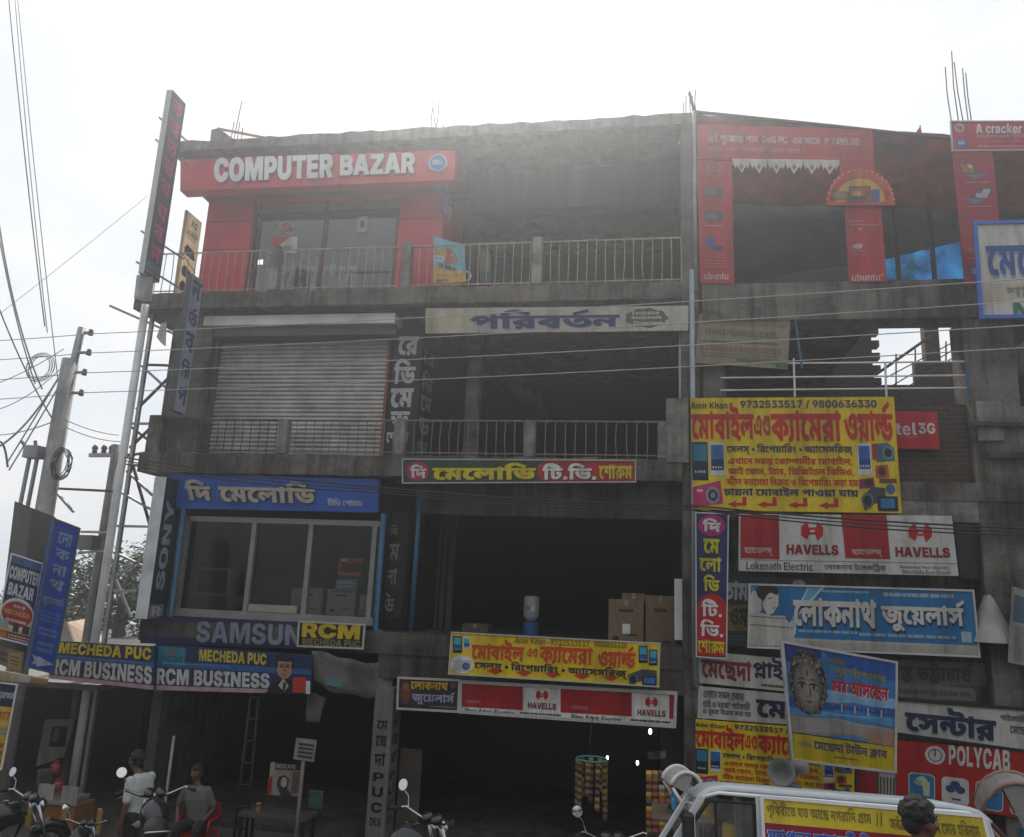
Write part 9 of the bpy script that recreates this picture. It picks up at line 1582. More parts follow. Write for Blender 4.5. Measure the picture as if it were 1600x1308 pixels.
# ------------------------------------------------------------------ motorcycles (local +x is forward, z up, wheels on z=0)
def ground_z(y): return -.2 if y > -3.3 else (.95 if y < -6.2 else -.2 + 1.15 * (-3.3 - y) / 2.9)
def make_bike():
    o = bpy.data.objects.new('motorcycle', None); COL.objects.link(o)
    PT = mat('bike_paint_black', (.014, .014, .016), .18, .1, 3, spec=.6); EN = mat('engine_grey', (.12, .12, .12), .45, .3, 8, metal=.6); ST = mat('seat_vinyl', (.016, .015, .015), .55, .2, 9)
    for x in (.64, -.62):
        w = bpy.data.objects.new('wheel', None); COL.objects.link(w); w.parent = o; w.location = (x, 0, .3)
        m = MB(); R = .255; vs = []; fs = []
        for i in range(28):
            a = 2 * math.pi * i / 28
            for j in range(8): b = 2 * math.pi * j / 8; rr = R + .045 * math.cos(b); vs.append((x + rr * math.cos(a), .045 * math.sin(b), .3 + rr * math.sin(a)))
        for i in range(28):
            for j in range(8): fs.append((i * 8 + j, i * 8 + (j + 1) % 8, ((i + 1) % 28) * 8 + (j + 1) % 8, ((i + 1) % 28) * 8 + j))
        m.add(vs, fs, RUBBER); m.build('tyre', w, smooth=True)
        m = MB(); m.lathe([(.05, -.04), (.05, .04)], (x, 0, .3), EN, 12, V((0, 1, 0)))
        for k in range(6): a = k * math.pi / 3; m.bar((x, 0, .3), (x + .22 * math.cos(a), 0, .3 + .22 * math.sin(a)), .018, .03, EN, V((0, 1, 0)))
        m.build('rim', w)
    m = MB(); m.tube([(.30, 0, .74), (.2, 0, .80), (.02, 0, .80), (-.14, 0, .72)], [.07, .135, .14, .07], PT, 14); m.build('fuel_tank', o, smooth=True)
    m = MB(); m.lathe([(.03, 0), (.032, .02)], (.1, 0, .935), CHROME, 12); m.build('filler_cap', o)
    m = MB(); m.tube([(-.1, 0, .745), (-.3, 0, .755), (-.55, 0, .79), (-.72, 0, .82)], [.07, .115, .12, .06], ST, 12); m.build('seat', o, smooth=True)
    m = MB(); m.tube([(.36, 0, .78), (.0, 0, .62), (-.2, 0, .6)], .028, PT, 8); m.tube([(.34, 0, .72), (.2, 0, .35), (-.15, 0, .3)], .026, PT, 8); m.tube([(-.15, 0, .3), (-.2, 0, .6), (-.75, 0, .72)], .024, PT, 8)
    for s in (-1, 1): m.tube([(-.15, s * .08, .3), (-.62, s * .1, .3)], .022, PT, 8); m.tube([(-.62, s * .1, .3), (-.48, s * .1, .66)], .03, CHROME, 8)
    m.build('frame', o, smooth=True)
    m = MB(); m.box(-.08, .24, -.12, .12, .24, .42, EN); m.tube([(.1, 0, .4), (.2, 0, .58)], .085, EN, 10)
    for k in range(4): m.lathe([(.1, 0), (.1, .012)], (.12 + k * .025, 0, .44 + k * .04), EN, 12, V((.5, 0, .9)))
    m.build('engine', o, bevel=.01)
    m = MB(); m.tube([(.22, -.1, .5), (.28, -.12, .3), (.1, -.14, .2), (-.3, -.15, .24), (-.8, -.16, .36)], [.02, .022, .025, .045, .05], CHROME, 10); m.build('exhaust', o, smooth=True)
    m = MB()
    for s in (-1, 1): m.tube([(.66, s * .075, .3), (.44, s * .075, .86)], .024, CHROME, 8)
    m.build('fork', o, smooth=True)
    m = MB(); m.tube([(.26, .36, .98), (.34, .3, .99), (.42, .12, .9), (.42, -.12, .9), (.34, -.3, .99), (.26, -.36, .98)], .013, CHROME, 8); m.build('handlebar', o, smooth=True)
    for s in (-1, 1):
        m = MB(); m.tube([(.3, s * .33, .985), (.22, s * .39, .975)], .02, RUBBER, 8); m.build('grip', o, smooth=True)
        if s < 0: continue          # a single mirror on the left of the bar
        mr = bpy.data.objects.new('mirror', None); COL.objects.link(mr); mr.parent = o; mr.location = (.34, s * .36, 1.17)
        m = MB(); m.tube([(.34, s * .27, .99), (.36, s * .3, 1.08), (.345, s * .35, 1.13)], .006, CHROME, 6); m.build('stem', mr)
        ax = V((-1, s * -.12, .28)).normalized(); c = V((.34, s * .36, 1.17)); m = MB(); m.lathe([(.055, -.0), (.052, -.012), (.03, -.03), (.01, -.034)], c, PT, 18, ax); m.build('shell', mr, smooth=True)
        m = MB(); m.lathe([(.001, .003), (.051, .0025), (.051, .0)], c, MIRROR, 18, ax); m.build('glass', mr)
    m = MB(); m.ell((.5, 0, .83), (.08, .09, .09), CHROME); m.build('headlight', o, smooth=True)
    m = MB(); m.lathe([(.05, 0), (.055, .03), (.05, .05)], (.4, .06, .92), PT, 14, V((-.6, 0, .8))); m.lathe([(.05, 0), (.055, .03), (.05, .05)], (.4, -.06, .92), PT, 14, V((-.6, 0, .8))); m.build('gauges', o, smooth=True)
    m = MB(); m.tube([(.9, 0, .42), (.82, 0, .56), (.66, 0, .62), (.46, 0, .55)], .055, PT, 10); m.build('fender', o, smooth=True)
    m = MB(); m.tube([(-.5, 0, .66), (-.76, 0, .66), (-.92, 0, .5)], [.06, .07, .05], PT, 10); m.build('fender', o, smooth=True)
    m = MB(); m.box(-.84, -.78, -.07, .07, .68, .76, mat('red_lens', (.45, .01, .012), .2, .05)); m.build('tail_light', o, bevel=.015)
    for s in (-1, 1): m = MB(); m.ell((-.76, s * .16, .7), (.03, .03, .03), mat('amber_lens', (.5, .18, .02), .2)); m.tube([(-.76, s * .07, .7), (-.76, s * .15, .7)], .008, BLACKP, 6); m.build('indicator', o, smooth=True)
    m = MB(); m.tube([(-.68, .13, .8), (-.84, .11, .86), (-.84, -.11, .86), (-.68, -.13, .8)], .011, CHROME, 8); m.build('grab_rail', o, smooth=True)
    return o
bike0 = make_bike(); used = [0]
def place_bike(label, px, py, side, yaw, sc=1.0, y=None):
    """put the bike so that its left (+1) or right (-1) mirror stands where the photograph shows one"""
    if y is None:
        y = min((k * .05 for k in range(-124, -66)), key=lambda v: abs(at(px, py, v).z - ground_z(v) - 1.17 * sc))
    p = at(px, py, y); a = R_(90 + yaw); off = V((.34, side * .36, 0)) * sc
    o = bike0 if not used[0] else copy_tree(bike0); used[0] = 1
    o.rotation_euler = (0, 0, a); o.scale = (sc,) * 3
    o.location = (p.x - (off.x * math.cos(a) - off.y * math.sin(a)), y - (off.x * math.sin(a) + off.y * math.cos(a)), p.z - 1.17 * sc)
    return tag(o, label, 'motorcycle', 'motorcycles parked in front of the shops')
place_bike('black motorcycle whose oval mirror shines just left of the man in the white shirt', 190, 1207, 1, 35)
place_bike('black motorcycle with a low bright mirror in front of the orange shop counter', 103, 1261, 1, 12, .78, -4.3)
place_bike('black motorcycle at the far left edge, mostly cut by the frame', 20, 1206, 1, -20)
place_bike('black motorcycle in front of the white lettered pillar and ribbed door', 630, 1226, 1, -30)
place_bike('black motorcycle under the hanging yellow sachets, with a bright pointed mirror', 902, 1268, 1, 15)

# ------------------------------------------------------------------ people
def capsule(m, a, b, ra, rb, mt): 
    a, b = V(a), V(b); m.tube([a, b], [ra, rb], mt, 12); m.ell(a, (ra,) * 3, mt, 12, 8); m.ell(b, (rb,) * 3, mt, 12, 8)
def fuse(m, name, parent, mt, vox=.012, smooth=4):
    o = m.build(name); o.modifiers.new('r', 'REMESH').mode = 'VOXEL'; o.modifiers['r'].voxel_size = vox
    s = o.modifiers.new('s', 'SMOOTH'); s.iterations = smooth; s.factor = .5
    dg = bpy.context.evaluated_depsgraph_get(); me = bpy.data.meshes.new_from_object(o.evaluated_get(dg)); me.materials.clear(); me.materials.append(mt)
    me.polygons.foreach_set('use_smooth', [True] * len(me.polygons)); loc = o.location.copy(); bpy.data.objects.remove(o)
    n = bpy.data.objects.new(name, me); COL.objects.link(n); n.parent = parent; n.location = loc - wloc(parent); return n
def basis(face):
    f = V(face); f.z = 0; f.normalize(); return f, V((0, 0, 1)), f.cross(V((0, 0, 1)))    # forward, up, person's right
def add_head(m, c, f, sk, sc=1.0):                    # c: head centre
    u = V((0, 0, 1)); r = f.cross(u).normalized(); u = r.cross(f)
    P = lambda a, b, h: c + (f * a + r * b + u * h) * sc
    def el(p, rr): m.ell(p, tuple(x * sc for x in rr), sk, 14, 10)
    el(P(-.012, 0, .035), (.092, .088, .088)); el(P(.02, 0, -.025), (.072, .068, .085)); capsule(m, P(.055, 0, -.07), P(.045, 0, -.085), .034 * sc, .034 * sc, sk)
    capsule(m, P(.088, 0, .028), P(.106, 0, -.018), .011 * sc, .015 * sc, sk); 
    for s in (-1, 1):
        el(P(.098, s * .012, -.022), (.011, .011, .009)); el(P(.0, s * .083, -.005), (.022, .012, .033)); el(P(.078, s * .034, .038), (.02, .024, .011)); el(P(.07, s * .045, -.02), (.02, .024, .02))
    el(P(.086, 0, -.05), (.013, .026, .007)); el(P(.083, 0, -.062), (.014, .023, .008))
    return P
def add_hand(m, w, d, palm_n, sk, curl=.5, side=1, sc=1.0):   # wrist, finger direction, palm normal
    d = V(d).normalized(); n = V(palm_n); n = (n - d * n.dot(d)).normalized(); x = d.cross(n) * side; w = V(w)
    for k in (-.026, 0, .026): capsule(m, w + x * k * .6 * sc, w + d * .085 * sc + x * k * sc, .014 * sc, .013 * sc, sk)
    for i, (k, l) in enumerate(((-.034, .062), (-.012, .078), (.011, .082), (.033, .072))):
        b = w + d * .092 * sc + x * k * sc; c1 = curl * (.7 + .15 * i); e1 = b + (d * math.cos(c1) + n * math.sin(c1)) * l * .5 * sc; e2 = e1 + (d * math.cos(c1 * 2) + n * math.sin(c1 * 2)) * l * .5 * sc
        capsule(m, b, e1, .0095 * sc, .0088 * sc, sk); capsule(m, e1, e2, .0088 * sc, .0075 * sc, sk)
    t0 = w + d * .03 * sc + x * .03 * sc; t1 = t0 + (d * .7 + x * .6 + n * .3).normalized() * .035 * sc; capsule(m, t0, t1, .012 * sc, .011 * sc, sk); capsule(m, t1, t1 + (d * .9 + n * .4).normalized() * .028 * sc, .0105 * sc, .0085 * sc, sk)
def person(label, J, face, shirt, trousers, name='person', loc=None, sleeve=.62, headface=None):
    """J: hip, chest, neck, head, and per side (R, L): shoulder, elbow, wrist, hand direction, hipj, knee, ankle"""
    J = {k: (V(v) if not isinstance(v, dict) else {a: V(b) for a, b in v.items()}) for k, v in J.items()}
    f, u, r = basis(face); base = loc or V((J['hip'].x, J['hip'].y, min(J['R']['ankle'].z, J['L']['ankle'].z) - .08))
    o = empty(name, base, label, 'person'); m = MB(); hf = basis(headface)[0] if headface else f
    add_head(m, J['head'], hf, SKIN); capsule(m, J['neck'], J['head'] - V((0, 0, .06)), .055, .052, SKIN)
    sh = (J['R']['shoulder'] + J['L']['shoulder']) / 2
    for t, w, dpt in ((0, .145, .105), (.25, .135, .1), (.5, .15, .105), (.75, .17, .115), (.95, .165, .1)):
        c = J['hip'].lerp(sh, t); 
        for k in (-1, -.4, .4, 1): m.ell(c + r * w * .55 * k, (dpt * (.95 if abs(k) < .9 else .8),) * 3, SKIN)
    capsule(m, sh, J['neck'], .08, .06, SKIN)
    for s, nm in ((1, 'R'), (-1, 'L')):
        a = J[nm]; capsule(m, a['shoulder'], a['elbow'], .052, .04, SKIN); capsule(m, a['elbow'], a['wrist'], .04, .028, SKIN)
        add_hand(m, a['wrist'], a['hand'], a['palm'], SKIN, .5, s)
        capsule(m, a['hipj'], a['knee'], .085, .058, SKIN); capsule(m, a['knee'], a['ankle'], .055, .036, SKIN); capsule(m, a['ankle'] - V((0, 0, .03)), a['ankle'] + f * .15 - V((0, 0, .055)), .04, .03, SKIN)
    fuse(m, 'body', o, SKIN, .0085, 3)
    m = MB()
    for t, w, dpt in ((-.12, .155, .125), (0, .155, .125), (.1, .155, .125), (.2, .152, .121), (.3, .15, .118), (.4, .155, .12), (.5, .162, .122), (.62, .172, .126), (.75, .182, .13), (.85, .178, .12), (.93, .175, .112)):
        c = J['hip'].lerp(sh, t)
        for k in (-1, -.6, -.2, .2, .6, 1): m.ell(c + r * w * .55 * k, (dpt * (.97 if abs(k) < .9 else .86),) * 3, shirt)
    for nm in 'RL': a = J[nm]; capsule(m, a['shoulder'], a['shoulder'].lerp(a['elbow'], sleeve * 1.25), .072, .062, shirt)
    capsule(m, sh, J['neck'] - V((0, 0, .03)), .09, .066, shirt)
    fuse(m, 'shirt', o, shirt, .013, 14)
    m = MB(); m.ell(J['hip'], (.15, .14, .12), trousers)
    for nm in 'RL': a = J[nm]; capsule(m, a['hipj'], a['knee'], .105, .078, trousers); capsule(m, a['knee'], a['ankle'] + V((0, 0, .02)), .078, .06, trousers); m.ell(a['hipj'], (.125,) * 3, trousers)
    fuse(m, 'trousers', o, trousers, .014, 8)
    m = MB(); c = J['head']; P = lambda a, b, h: c + hf * a + hf.cross(V((0, 0, 1))) * b + V((0, 0, h))
    m.ell(P(-.024, 0, .05), (.096, .096, .090), HAIR); m.ell(P(.03, 0, .088), (.062, .074, .03), HAIR); m.ell(P(-.06, 0, -.005), (.055, .075, .07), HAIR)
    for s in (-1, 1): m.ell(P(.0, s * .075, .035), (.04, .02, .04), HAIR)
    rh = random.Random(6)
    for i in range(150):               # uneven tufts
        th, ph = rh.uniform(0, 6.283), rh.uniform(-.25, 1.45); a_, b_, h_ = math.cos(ph) * math.cos(th), math.cos(ph) * math.sin(th), math.sin(ph)
        if a_ > .55 and h_ < .55: continue
        m.ell(P(-.02 + .094 * a_, .093 * b_, .048 + .09 * h_), (rh.uniform(.010, .018),) * 3, HAIR, 6, 5)
    fuse(m, 'hair', o, HAIR, .0055, 1)
    m = MB()
    for s in (-1, 1): m.ell(P(.087, s * .033, .02), (.011, .014, .011), mat('eye_white', (.3, .28, .26), .3)); m.ell(P(.0955, s * .033, .02), (.005, .006, .006), BLACKP, 8, 6)
    m.build('eyes', o, smooth=True)
    return o
WSH = mat('white_shirt', (.42, .445, .43), .8, .12, 9, bump=.3, bscale=25); DTR = mat('dark_trousers', (.02, .02, .024), .8, .2, 9)
y = -3.2; q = at(212, 1283, y); f = V((-1, .25, 0)).normalized(); r = f.cross(V((0, 0, 1)))
hip = V((q.x, y, .80)); ch = hip + V((.02, 0, .5)); ch = V((at(218, 1217, y).x, y, at(218, 1217, y).z)); hd = V((at(213, 1189, y).x, y, at(213, 1189, y).z))
def sides(fn): return {'R': fn(1), 'L': fn(-1)}
J = dict(hip=hip, neck=ch + V((-.02, 0, .07)), head=hd, **sides(lambda s: dict(shoulder=ch + r * .17 * s + V((.02, 0, 0)), elbow=(ch + r * .22 * s + V((.06, -.02, -.29))) if s == -1 else ch + r * .2 + f * .16 + V((0, 0, -.24)), wrist=(ch + r * .22 * s + V((.03, -.05, -.53))) if s == -1 else ch + r * .16 + f * .38 + V((0, 0, -.3)), hand=V((0, 0, -1)) if s == -1 else f + V((0, 0, -.3)), palm=-r * s if s == -1 else V((0, 0, -1)), hipj=hip + r * .09 * s, knee=hip + r * .1 * s + V((-.03, 0, -.45)), ankle=hip + r * .11 * s + V((.0, 0, -.9)))))
# the side nearest the camera is the one whose offset points to -y
person('man in a white half sleeved shirt standing beside a motorcycle, at lower left', J, f, WSH, DTR)
y = -1.0; c0 = at(308, 1290, y); ch = at(308, 1234, y); hd = at(307, 1212, y); f = V((.05, -1, 0)).normalized(); r = f.cross(V((0, 0, 1))); hip = V((c0.x, y + .05, c0.z + .02))
J = dict(hip=hip, neck=ch + V((0, 0, .07)), head=hd + V((0, 0, .03)), **sides(lambda s: dict(shoulder=ch + r * .18 * s, elbow=ch + r * .31 * s + V((0, .04, -.27)), wrist=ch + r * .21 * s + V((0, -.12, -.45)), hand=f * .8 - r * .5 * s, palm=V((0, 0, -1)), hipj=hip + r * .09 * s, knee=hip + r * .17 * s + f * .42 + V((0, 0, .02)), ankle=hip + r * .16 * s + f * .42 + V((0, 0, -.42)))))
person('man in a pale shirt sitting elbows out on a red chair in the shop', J, f, mat('shaded_pale_shirt', (.13, .125, .118), .8, .15, 9, bump=.3, bscale=25), DTR)  # shirt colour darkened for the shade deep in the shop
pc2 = empty('plastic_chair', (hip.x, y + .05, hip.z - .52), 'red plastic chair under the seated man in the dark shop', 'chair'); RP = mat('red_plastic', (.36, .02, .02), .4, .08, 4); hz = hip.z - .12
m = MB(); m.box(hip.x - .24, hip.x + .24, y - .2, y + .28, hz - .03, hz, RP); m.build('seat', pc2, bevel=.012)
m = MB(); m.box(hip.x - .23, hip.x + .23, y + .27, y + .30, hz + .1, hz + .4, RP); m.build('backrest', pc2, bevel=.012)
for s in (-1, 1):
    m = MB(); m.tube([(hip.x + s * .27, y + .26, hz + .2), (hip.x + s * .28, y - .12, hz + .21), (hip.x + s * .27, y - .2, hz)], .025, RP, 8); m.build('armrest', pc2, smooth=True)
    for dy in (-.18, .26): m = MB(); m.tube([(hip.x + s * .23, y + dy, hz), (hip.x + s * .27, y + dy * 1.15, hz - .42)], .022, RP, 8); m.build('leg', pc2, smooth=True)
# man in front of the van
y = -8.45; hd = at(1438, 1283, y); f = V((.86, .5, 0)).normalized(); r = f.cross(V((0, 0, 1))); ch = hd - V((0, 0, .30)) - f * .03; hip = ch - V((0, 0, .5))
J = dict(hip=hip, neck=ch + V((0, 0, .08)), head=hd, **sides(lambda s: dict(shoulder=ch + r * .18 * s, elbow=ch + r * .22 * s + V((0, 0, -.3)) - f * .03, wrist=ch + r * .22 * s + f * .06 + V((0, 0, -.55)), hand=V((0, 0, -1)) + f * .2, palm=-r * s, hipj=hip + r * .09 * s, knee=hip + r * .1 * s + f * .02 - V((0, 0, .44)), ankle=hip + r * .1 * s - V((0, 0, .87)))))
person('dark haired man in an orange shirt seen from behind, in front of the white van', J, f, mat('orange_shirt', (.55, .14, .03), .8, .12, 9, bump=.3, bscale=25), DTR, headface=V((.93, .35, 0)))

# ------------------------------------------------------------------ white van
yv, yw_ = -7.72, -6.25
def vp(px, py): p = at(px, py, yv); return p.x, p.z
vn = empty('white_van', (at(1330, 1300, yv).x, (yv + yw_) / 2, .956), 'white van parked along the road with a printed banner over its side windows', 'van')
VW = mat('van_white_paint', (.52, .56, .58), .34, .08, 4, dirt=.35, spec=.5)
xf, zf = vp(1100, 1236); xr, zr = vp(1534, 1268); zr = zf = (zf + zr) / 2 + .01; xB = vp(1186, 1260)[0]; xA0, zA0 = vp(1000, 1336); xE, zE = vp(1568, 1318); zb = 1.75; z0 = 1.2
xn = xA0 - .42
def prism(m, prof, y0, y1, mt):
    n = len(prof); A = sum(prof[i][0] * prof[(i + 1) % n][1] - prof[(i + 1) % n][0] * prof[i][1] for i in range(n)); 
    if A < 0: prof = prof[::-1]
    m.add([(x, y0, z) for x, z in prof] + [(x, y1, z) for x, z in prof], [tuple(range(n))[::-1] if False else tuple(range(n)), tuple(range(2 * n - 1, n - 1, -1))] + [(i, i + n, (i + 1) % n + n, (i + 1) % n) for i in range(n)], mt)
m = MB(); prism(m, [(xn, z0), (xE + .12, z0), (xE + .1, zb + .2), (xE + .03, zb + .25), (xA0 + .1, zb + .2), (xA0 - .1, zb + .14), (xn + .03, zb - .05), (xn - .02, zb - .25)], yv, yw_, VW); m.build('body', vn, bevel=.035)
m = MB(); pr = [(xf - .05, zf - .07), (xf + .05, zf - .012), (xf + .16, zf + .008), (xr - .2, zr + .008), (xr - .02, zr - .012), (xr + .05, zr - .07)]
ny = 9; vs = []; fs = []
for j in range(ny):
    t = j / (ny - 1); yy = yv + (yw_ - yv) * t; bulge = .022 * (1 - (2 * t - 1) ** 4)
    vs += [(x, yy, z + bulge * (0 if i in (0, len(pr) - 1) else 1)) for i, (x, z) in enumerate(pr)]
for j in range(ny - 1):
    for i in range(len(pr) - 1): fs.append((j * len(pr) + i, j * len(pr) + i + 1, (j + 1) * len(pr) + i + 1, (j + 1) * len(pr) + i))
m.add(vs, fs, VW); m.build('roof', vn, smooth=True, solid=.03)
m = MB(); m.tube([(xf - .03, yv - .012, zf - .06), (xf + .1, yv - .014, zf - .02), (xr - .1, yv - .014, zr - .02), (xr + .03, yv - .012, zr - .06)], .014, mat('rain_gutter', (.75, .78, .8), .3, .05), 6); m.build('rain_gutter', vn, smooth=True)
for yy in (yv, yw_):
    m = MB(); m.bar((xA0 + .02, yy, zb + .18), (xf - .01, yy, zf - .045), .05, .055, VW, V((0, 1, 0))); m.build('pillar', vn, bevel=.01)
    m = MB(); m.bar((xB, yy, zb + .2), (xB, yy, zf - .03), .055, .05, VW); m.build('pillar', vn, bevel=.01)
    m = MB(); m.bar((xE, yy, zb + .22), (xr, yy, zr - .045), .06, .055, VW, V((0, 1, 0))); m.build('pillar', vn, bevel=.01)
GLV = glass('van_glass', (.82, .84, .83), .06, .02)
for yy in (yv + .02, yw_ - .02):
    m = MB(); m.add([(xA0 + .04, yy, zb + .2), (xB - .02, yy, zb + .2), (xB - .02, yy, zf - .06), (xf + .02, yy, zf - .06)], [(0, 1, 2, 3)], GLV); m.build('side_window', vn)
m = MB(); wq = [(xA0 + .05, yv - .012, zb + .215), (xB - .035, yv - .012, zb + .215), (xB - .035, yv - .012, zf - .075), (xf + .03, yv - .012, zf - .075)]; m.tube(wq + wq[:1], .014, RUBBER, 6); m.tube([(xB - .3, yv - .01, zb + .215), (xB - .3, yv - .01, zf - .075)], .01, RUBBER, 6); m.build('window_seal', vn)
m = MB(); m.add([(xB + .03, yw_ - .02, zb + .22), (xE - .05, yw_ - .02, zb + .22), (xr - .03, yw_ - .02, zr - .06), (xB + .03, yw_ - .02, zf - .06)], [(0, 1, 2, 3)], GLV); m.build('side_window', vn)
m = MB(); m.add([(xA0 + .02, yv + .04, zb + .18), (xA0 + .02, yw_ - .04, zb + .18), (xf - .02, yw_ - .04, zf - .05), (xf - .02, yv + .04, zf - .05)], [(0, 1, 2, 3)], GLV); m.build('windscreen', vn)
m = MB(); m.add([(xE + .01, yv + .05, zb + .24), (xE + .01, yw_ - .05, zb + .24), (xr + .01, yw_ - .05, zr - .05), (xr + .01, yv + .05, zr - .05)], [(0, 1, 2, 3)], glass('van_rear_glass', (.45, .6, .7), .3)); m.build('rear_window', vn)
m = MB(); prism(m, [(xE + .01, zb + .24), (xr + .01, zr - .06), (xr - .07, zr - .06), (xE - .1, zb + .24)], yv + .03, yv + .05, mat('pale_blue_panel', (.36, .47, .54), .3)); m.build('rear_quarter', vn)
SEAT = mat('ochre_reflection_cover', (.60, .36, .04), .8, .2, 6); MAR = mat('maroon_seat_cover', (.12, .03, .03), .8, .2, 6)  # yellow seen in the window glass put into seat and visor colour
for k, (yy, mt) in enumerate(((-7.35, SEAT), (-6.65, MAR))):
    st_ = bpy.data.objects.new('front_seat', None); COL.objects.link(st_); st_.parent = vn; st_.location = V((xB - .3, yy, 1.6)) - wloc(vn)
    m = MB(); m.box(xB - .24, xB - .12, yy - .24, yy + .24, 1.7, 2.22, mt); m.build('backrest', st_, bevel=.04); m = MB(); m.box(xB - .22, xB - .14, yy - .12, yy + .12, 2.25, 2.40, mt); m.build('headrest', st_, bevel=.03); m = MB(); m.box(xB - .6, xB - .12, yy - .24, yy + .24, 1.55, 1.7, mt); m.build('cushion', st_, bevel=.03)
m = MB(); m.box(xf + .05, xB - .25, -7.0, -6.4, zf - .22, zf - .1, SEAT); m.build('sun_visor', vn, bevel=.02)
sw = V((xA0 + .28, -7.3, zb + .28)); m = MB(); m.tube([sw + V((.06 * math.sin(t) * .5, .17 * math.cos(t), .17 * math.sin(t))) for t in [i * math.pi / 12 for i in range(25)]], .013, BLACKP, 6); m.build('steering_wheel', vn, smooth=True)
mi = bpy.data.objects.new('door_mirror', None); COL.objects.link(mi); mi.parent = vn; mi.location = V((xA0 + .16, yv - .1, zb + .3)) - wloc(vn); c = at(1072, 1290, yv - .08)
m = MB(); m.box(c.x - .03, c.x + .05, yv - .2, yv - .05, c.z - .1, c.z + .08, BLACKP); m.build('housing', mi, bevel=.025); m = MB(); m.box(c.x + .05, c.x + .053, yv - .19, yv - .06, c.z - .085, c.z + .07, MIRROR); m.build('glass', mi)
for xw in (xn + .55, xE - .42):
    for yy in (yv + .09, yw_ - .09):
        w = bpy.data.objects.new('wheel', None); COL.objects.link(w); w.parent = vn; w.location = V((xw, yy, .956)) - wloc(vn)
        m = MB(); m.lathe([(.16, -.08), (.25, -.085), (.28, -.06), (.28, .06), (.25, .085), (.16, .08)], (xw, yy, 1.236), RUBBER, 24, V((0, 1, 0))); m.build('tyre', w, smooth=True); m = MB(); m.lathe([(.02, -.07), (.16, -.06), (.16, .06), (.02, .07)], (xw, yy, 1.236), STEEL, 20, V((0, 1, 0))); m.build('rim', w)
for yy in (yv + .25, yw_ - .25): m = MB(); m.ell((xn - .0, yy, zb - .2), (.05, .1, .09), mat('lamp_lens', (.7, .72, .74), .1)); m.build('headlight', vn, smooth=True)
m = MB(); m.box(xn - .09, xn, yv, yw_, z0 - .02, z0 + .16, BLACKP); m.build('bumper', vn, bevel=.03); m = MB(); m.box(xE + .1, xE + .19, yv, yw_, z0 - .02, z0 + .16, BLACKP); m.build('bumper', vn, bevel=.03)
m = MB(); m.box(xB + .1, xB + .24, yv - .03, yv - .005, zb - .12, zb - .08, BLACKP); m.build('door_handle', vn, bevel=.008)
# banner fixed on the van side
q = [V((xB + .012, yv - .045, zf - .022)), V((xr - .015, yv - .045, zr - .03)), V((xE - .06, yv - .045, zb + .12)), V((xB + .012, yv - .045, zb + .12))]
s = Sign('printed banner on the van side with Bengali verse on yellow and blue lettering on maroon', q, 'c9c9c4', .025, cat='banner', name='van_banner', frame=WHITEP, fw=.022)
H_ = zf - zb - .14
s.rect(0, 0, 1, .22, 'e6cf3a', 1); s.rect(0, .22, 1, .44, '9c1c3a', 1)
s.text('পৃথিবীতে যত আছে নগরাদি গ্রাম  //', .02, .03, .55, .185, '8a7a34', 2, fat=0); s.text('সর্বত্র প্রচার হইবে মোর হরিনাম', .58, .05, .97, .19, '8a7a34', 2, fat=0)
s.text('মহাপ্রভুর ভাবাদর্শী বিশুদ্ধ প্রচারক কীর্তনীয়া', .02, .235, .97, .42, '2f5fc0', 5, fat=0, sh=None); s.text('মহাপ্রভুর ভাবাদর্শী বিশুদ্ধ প্রচারক কীর্তনীয়া', .0165, .23, .9735, .425, 'cfe0ee', 3, fat=34)
van_banner = s.o
r_n = random.Random(12)
for i in range(60):
    cu, cv = abs(r_n.gauss(.06, .06)), r_n.uniform(.46, .98)
    if cu < .26: s.poly([(cu, cv), (cu + r_n.uniform(.01, .05), cv + r_n.uniform(-.04, .0)), (cu + r_n.uniform(.02, .06), cv + r_n.uniform(.02, .05)), (cu + .005, cv + .04)], '2a2b2a', 2)
s.poly([(.30, .98), (.385, .5), (.405, .5), (.335, .98)], '4a4a4a', 2)
s.poly([(.45, .98), (.6, .62), (.9, .98), (.85, .98), (.62, .72), (.52, .98)], '4a4a4c', 2); s.poly([(.58, .98), (.64, .78), (.78, .98)], '3a2c28', 3); s.poly([(.6, .62), (.98, .8), (.98, .84), (.61, .68)], '6a6c6e', 3); s.poly([(.7, .74), (.73, .755), (.78, .98), (.75, .98)], '8c8e90', 4); s.done()
zr_ = zf + .055 - .72 * math.tan(R_(10.5))
hn = empty('horn_loudspeaker', (at(1232, 1225, -7.0).x, -7.0, zr_), 'small grey double horn loudspeaker on the roof of the white van', 'loudspeaker'); c = at(1232, 1208, -7.0); HG = mat('horn_grey', (.15, .147, .14), .5, .2, 6, dirt=.4)
m = MB(); m.lathe([(.03, -.1), (.04, -.02), (.07, .06), (.105, .1), (.1, .1), (.06, .06), (.02, .02)], c + V((-.04, 0, .01)), HG, 20, V((-.3, -1, .12))); m.build('horn', hn, smooth=True)
m = MB(); m.lathe([(.05, -.09), (.055, .0), (.05, .07), (.03, .09)], c + V((.07, .03, .04)), HG, 16, V((.8, -.5, .2))); m.build('driver', hn, smooth=True)
m = MB(); m.tube([c + V((0, 0, -.02)), V((c.x, -7.0, zr_))], .022, HG, 8); m.box(c.x - .09, c.x + .09, -7.06, -6.94, zr_ - .02, zr_ + .02, HG); m.build('bracket', hn, bevel=.006)

# the van stands on the sloping verge, leaning a little away from the road
TILT = R_(-10.5); piv = V((0, yv, zf)); Rt = Matrix.Rotation(TILT, 3, 'X')
for o_ in (vn, van_banner): o_.location = piv + Rt @ (V(o_.location) - piv); o_.rotation_euler = (TILT, 0, 0)
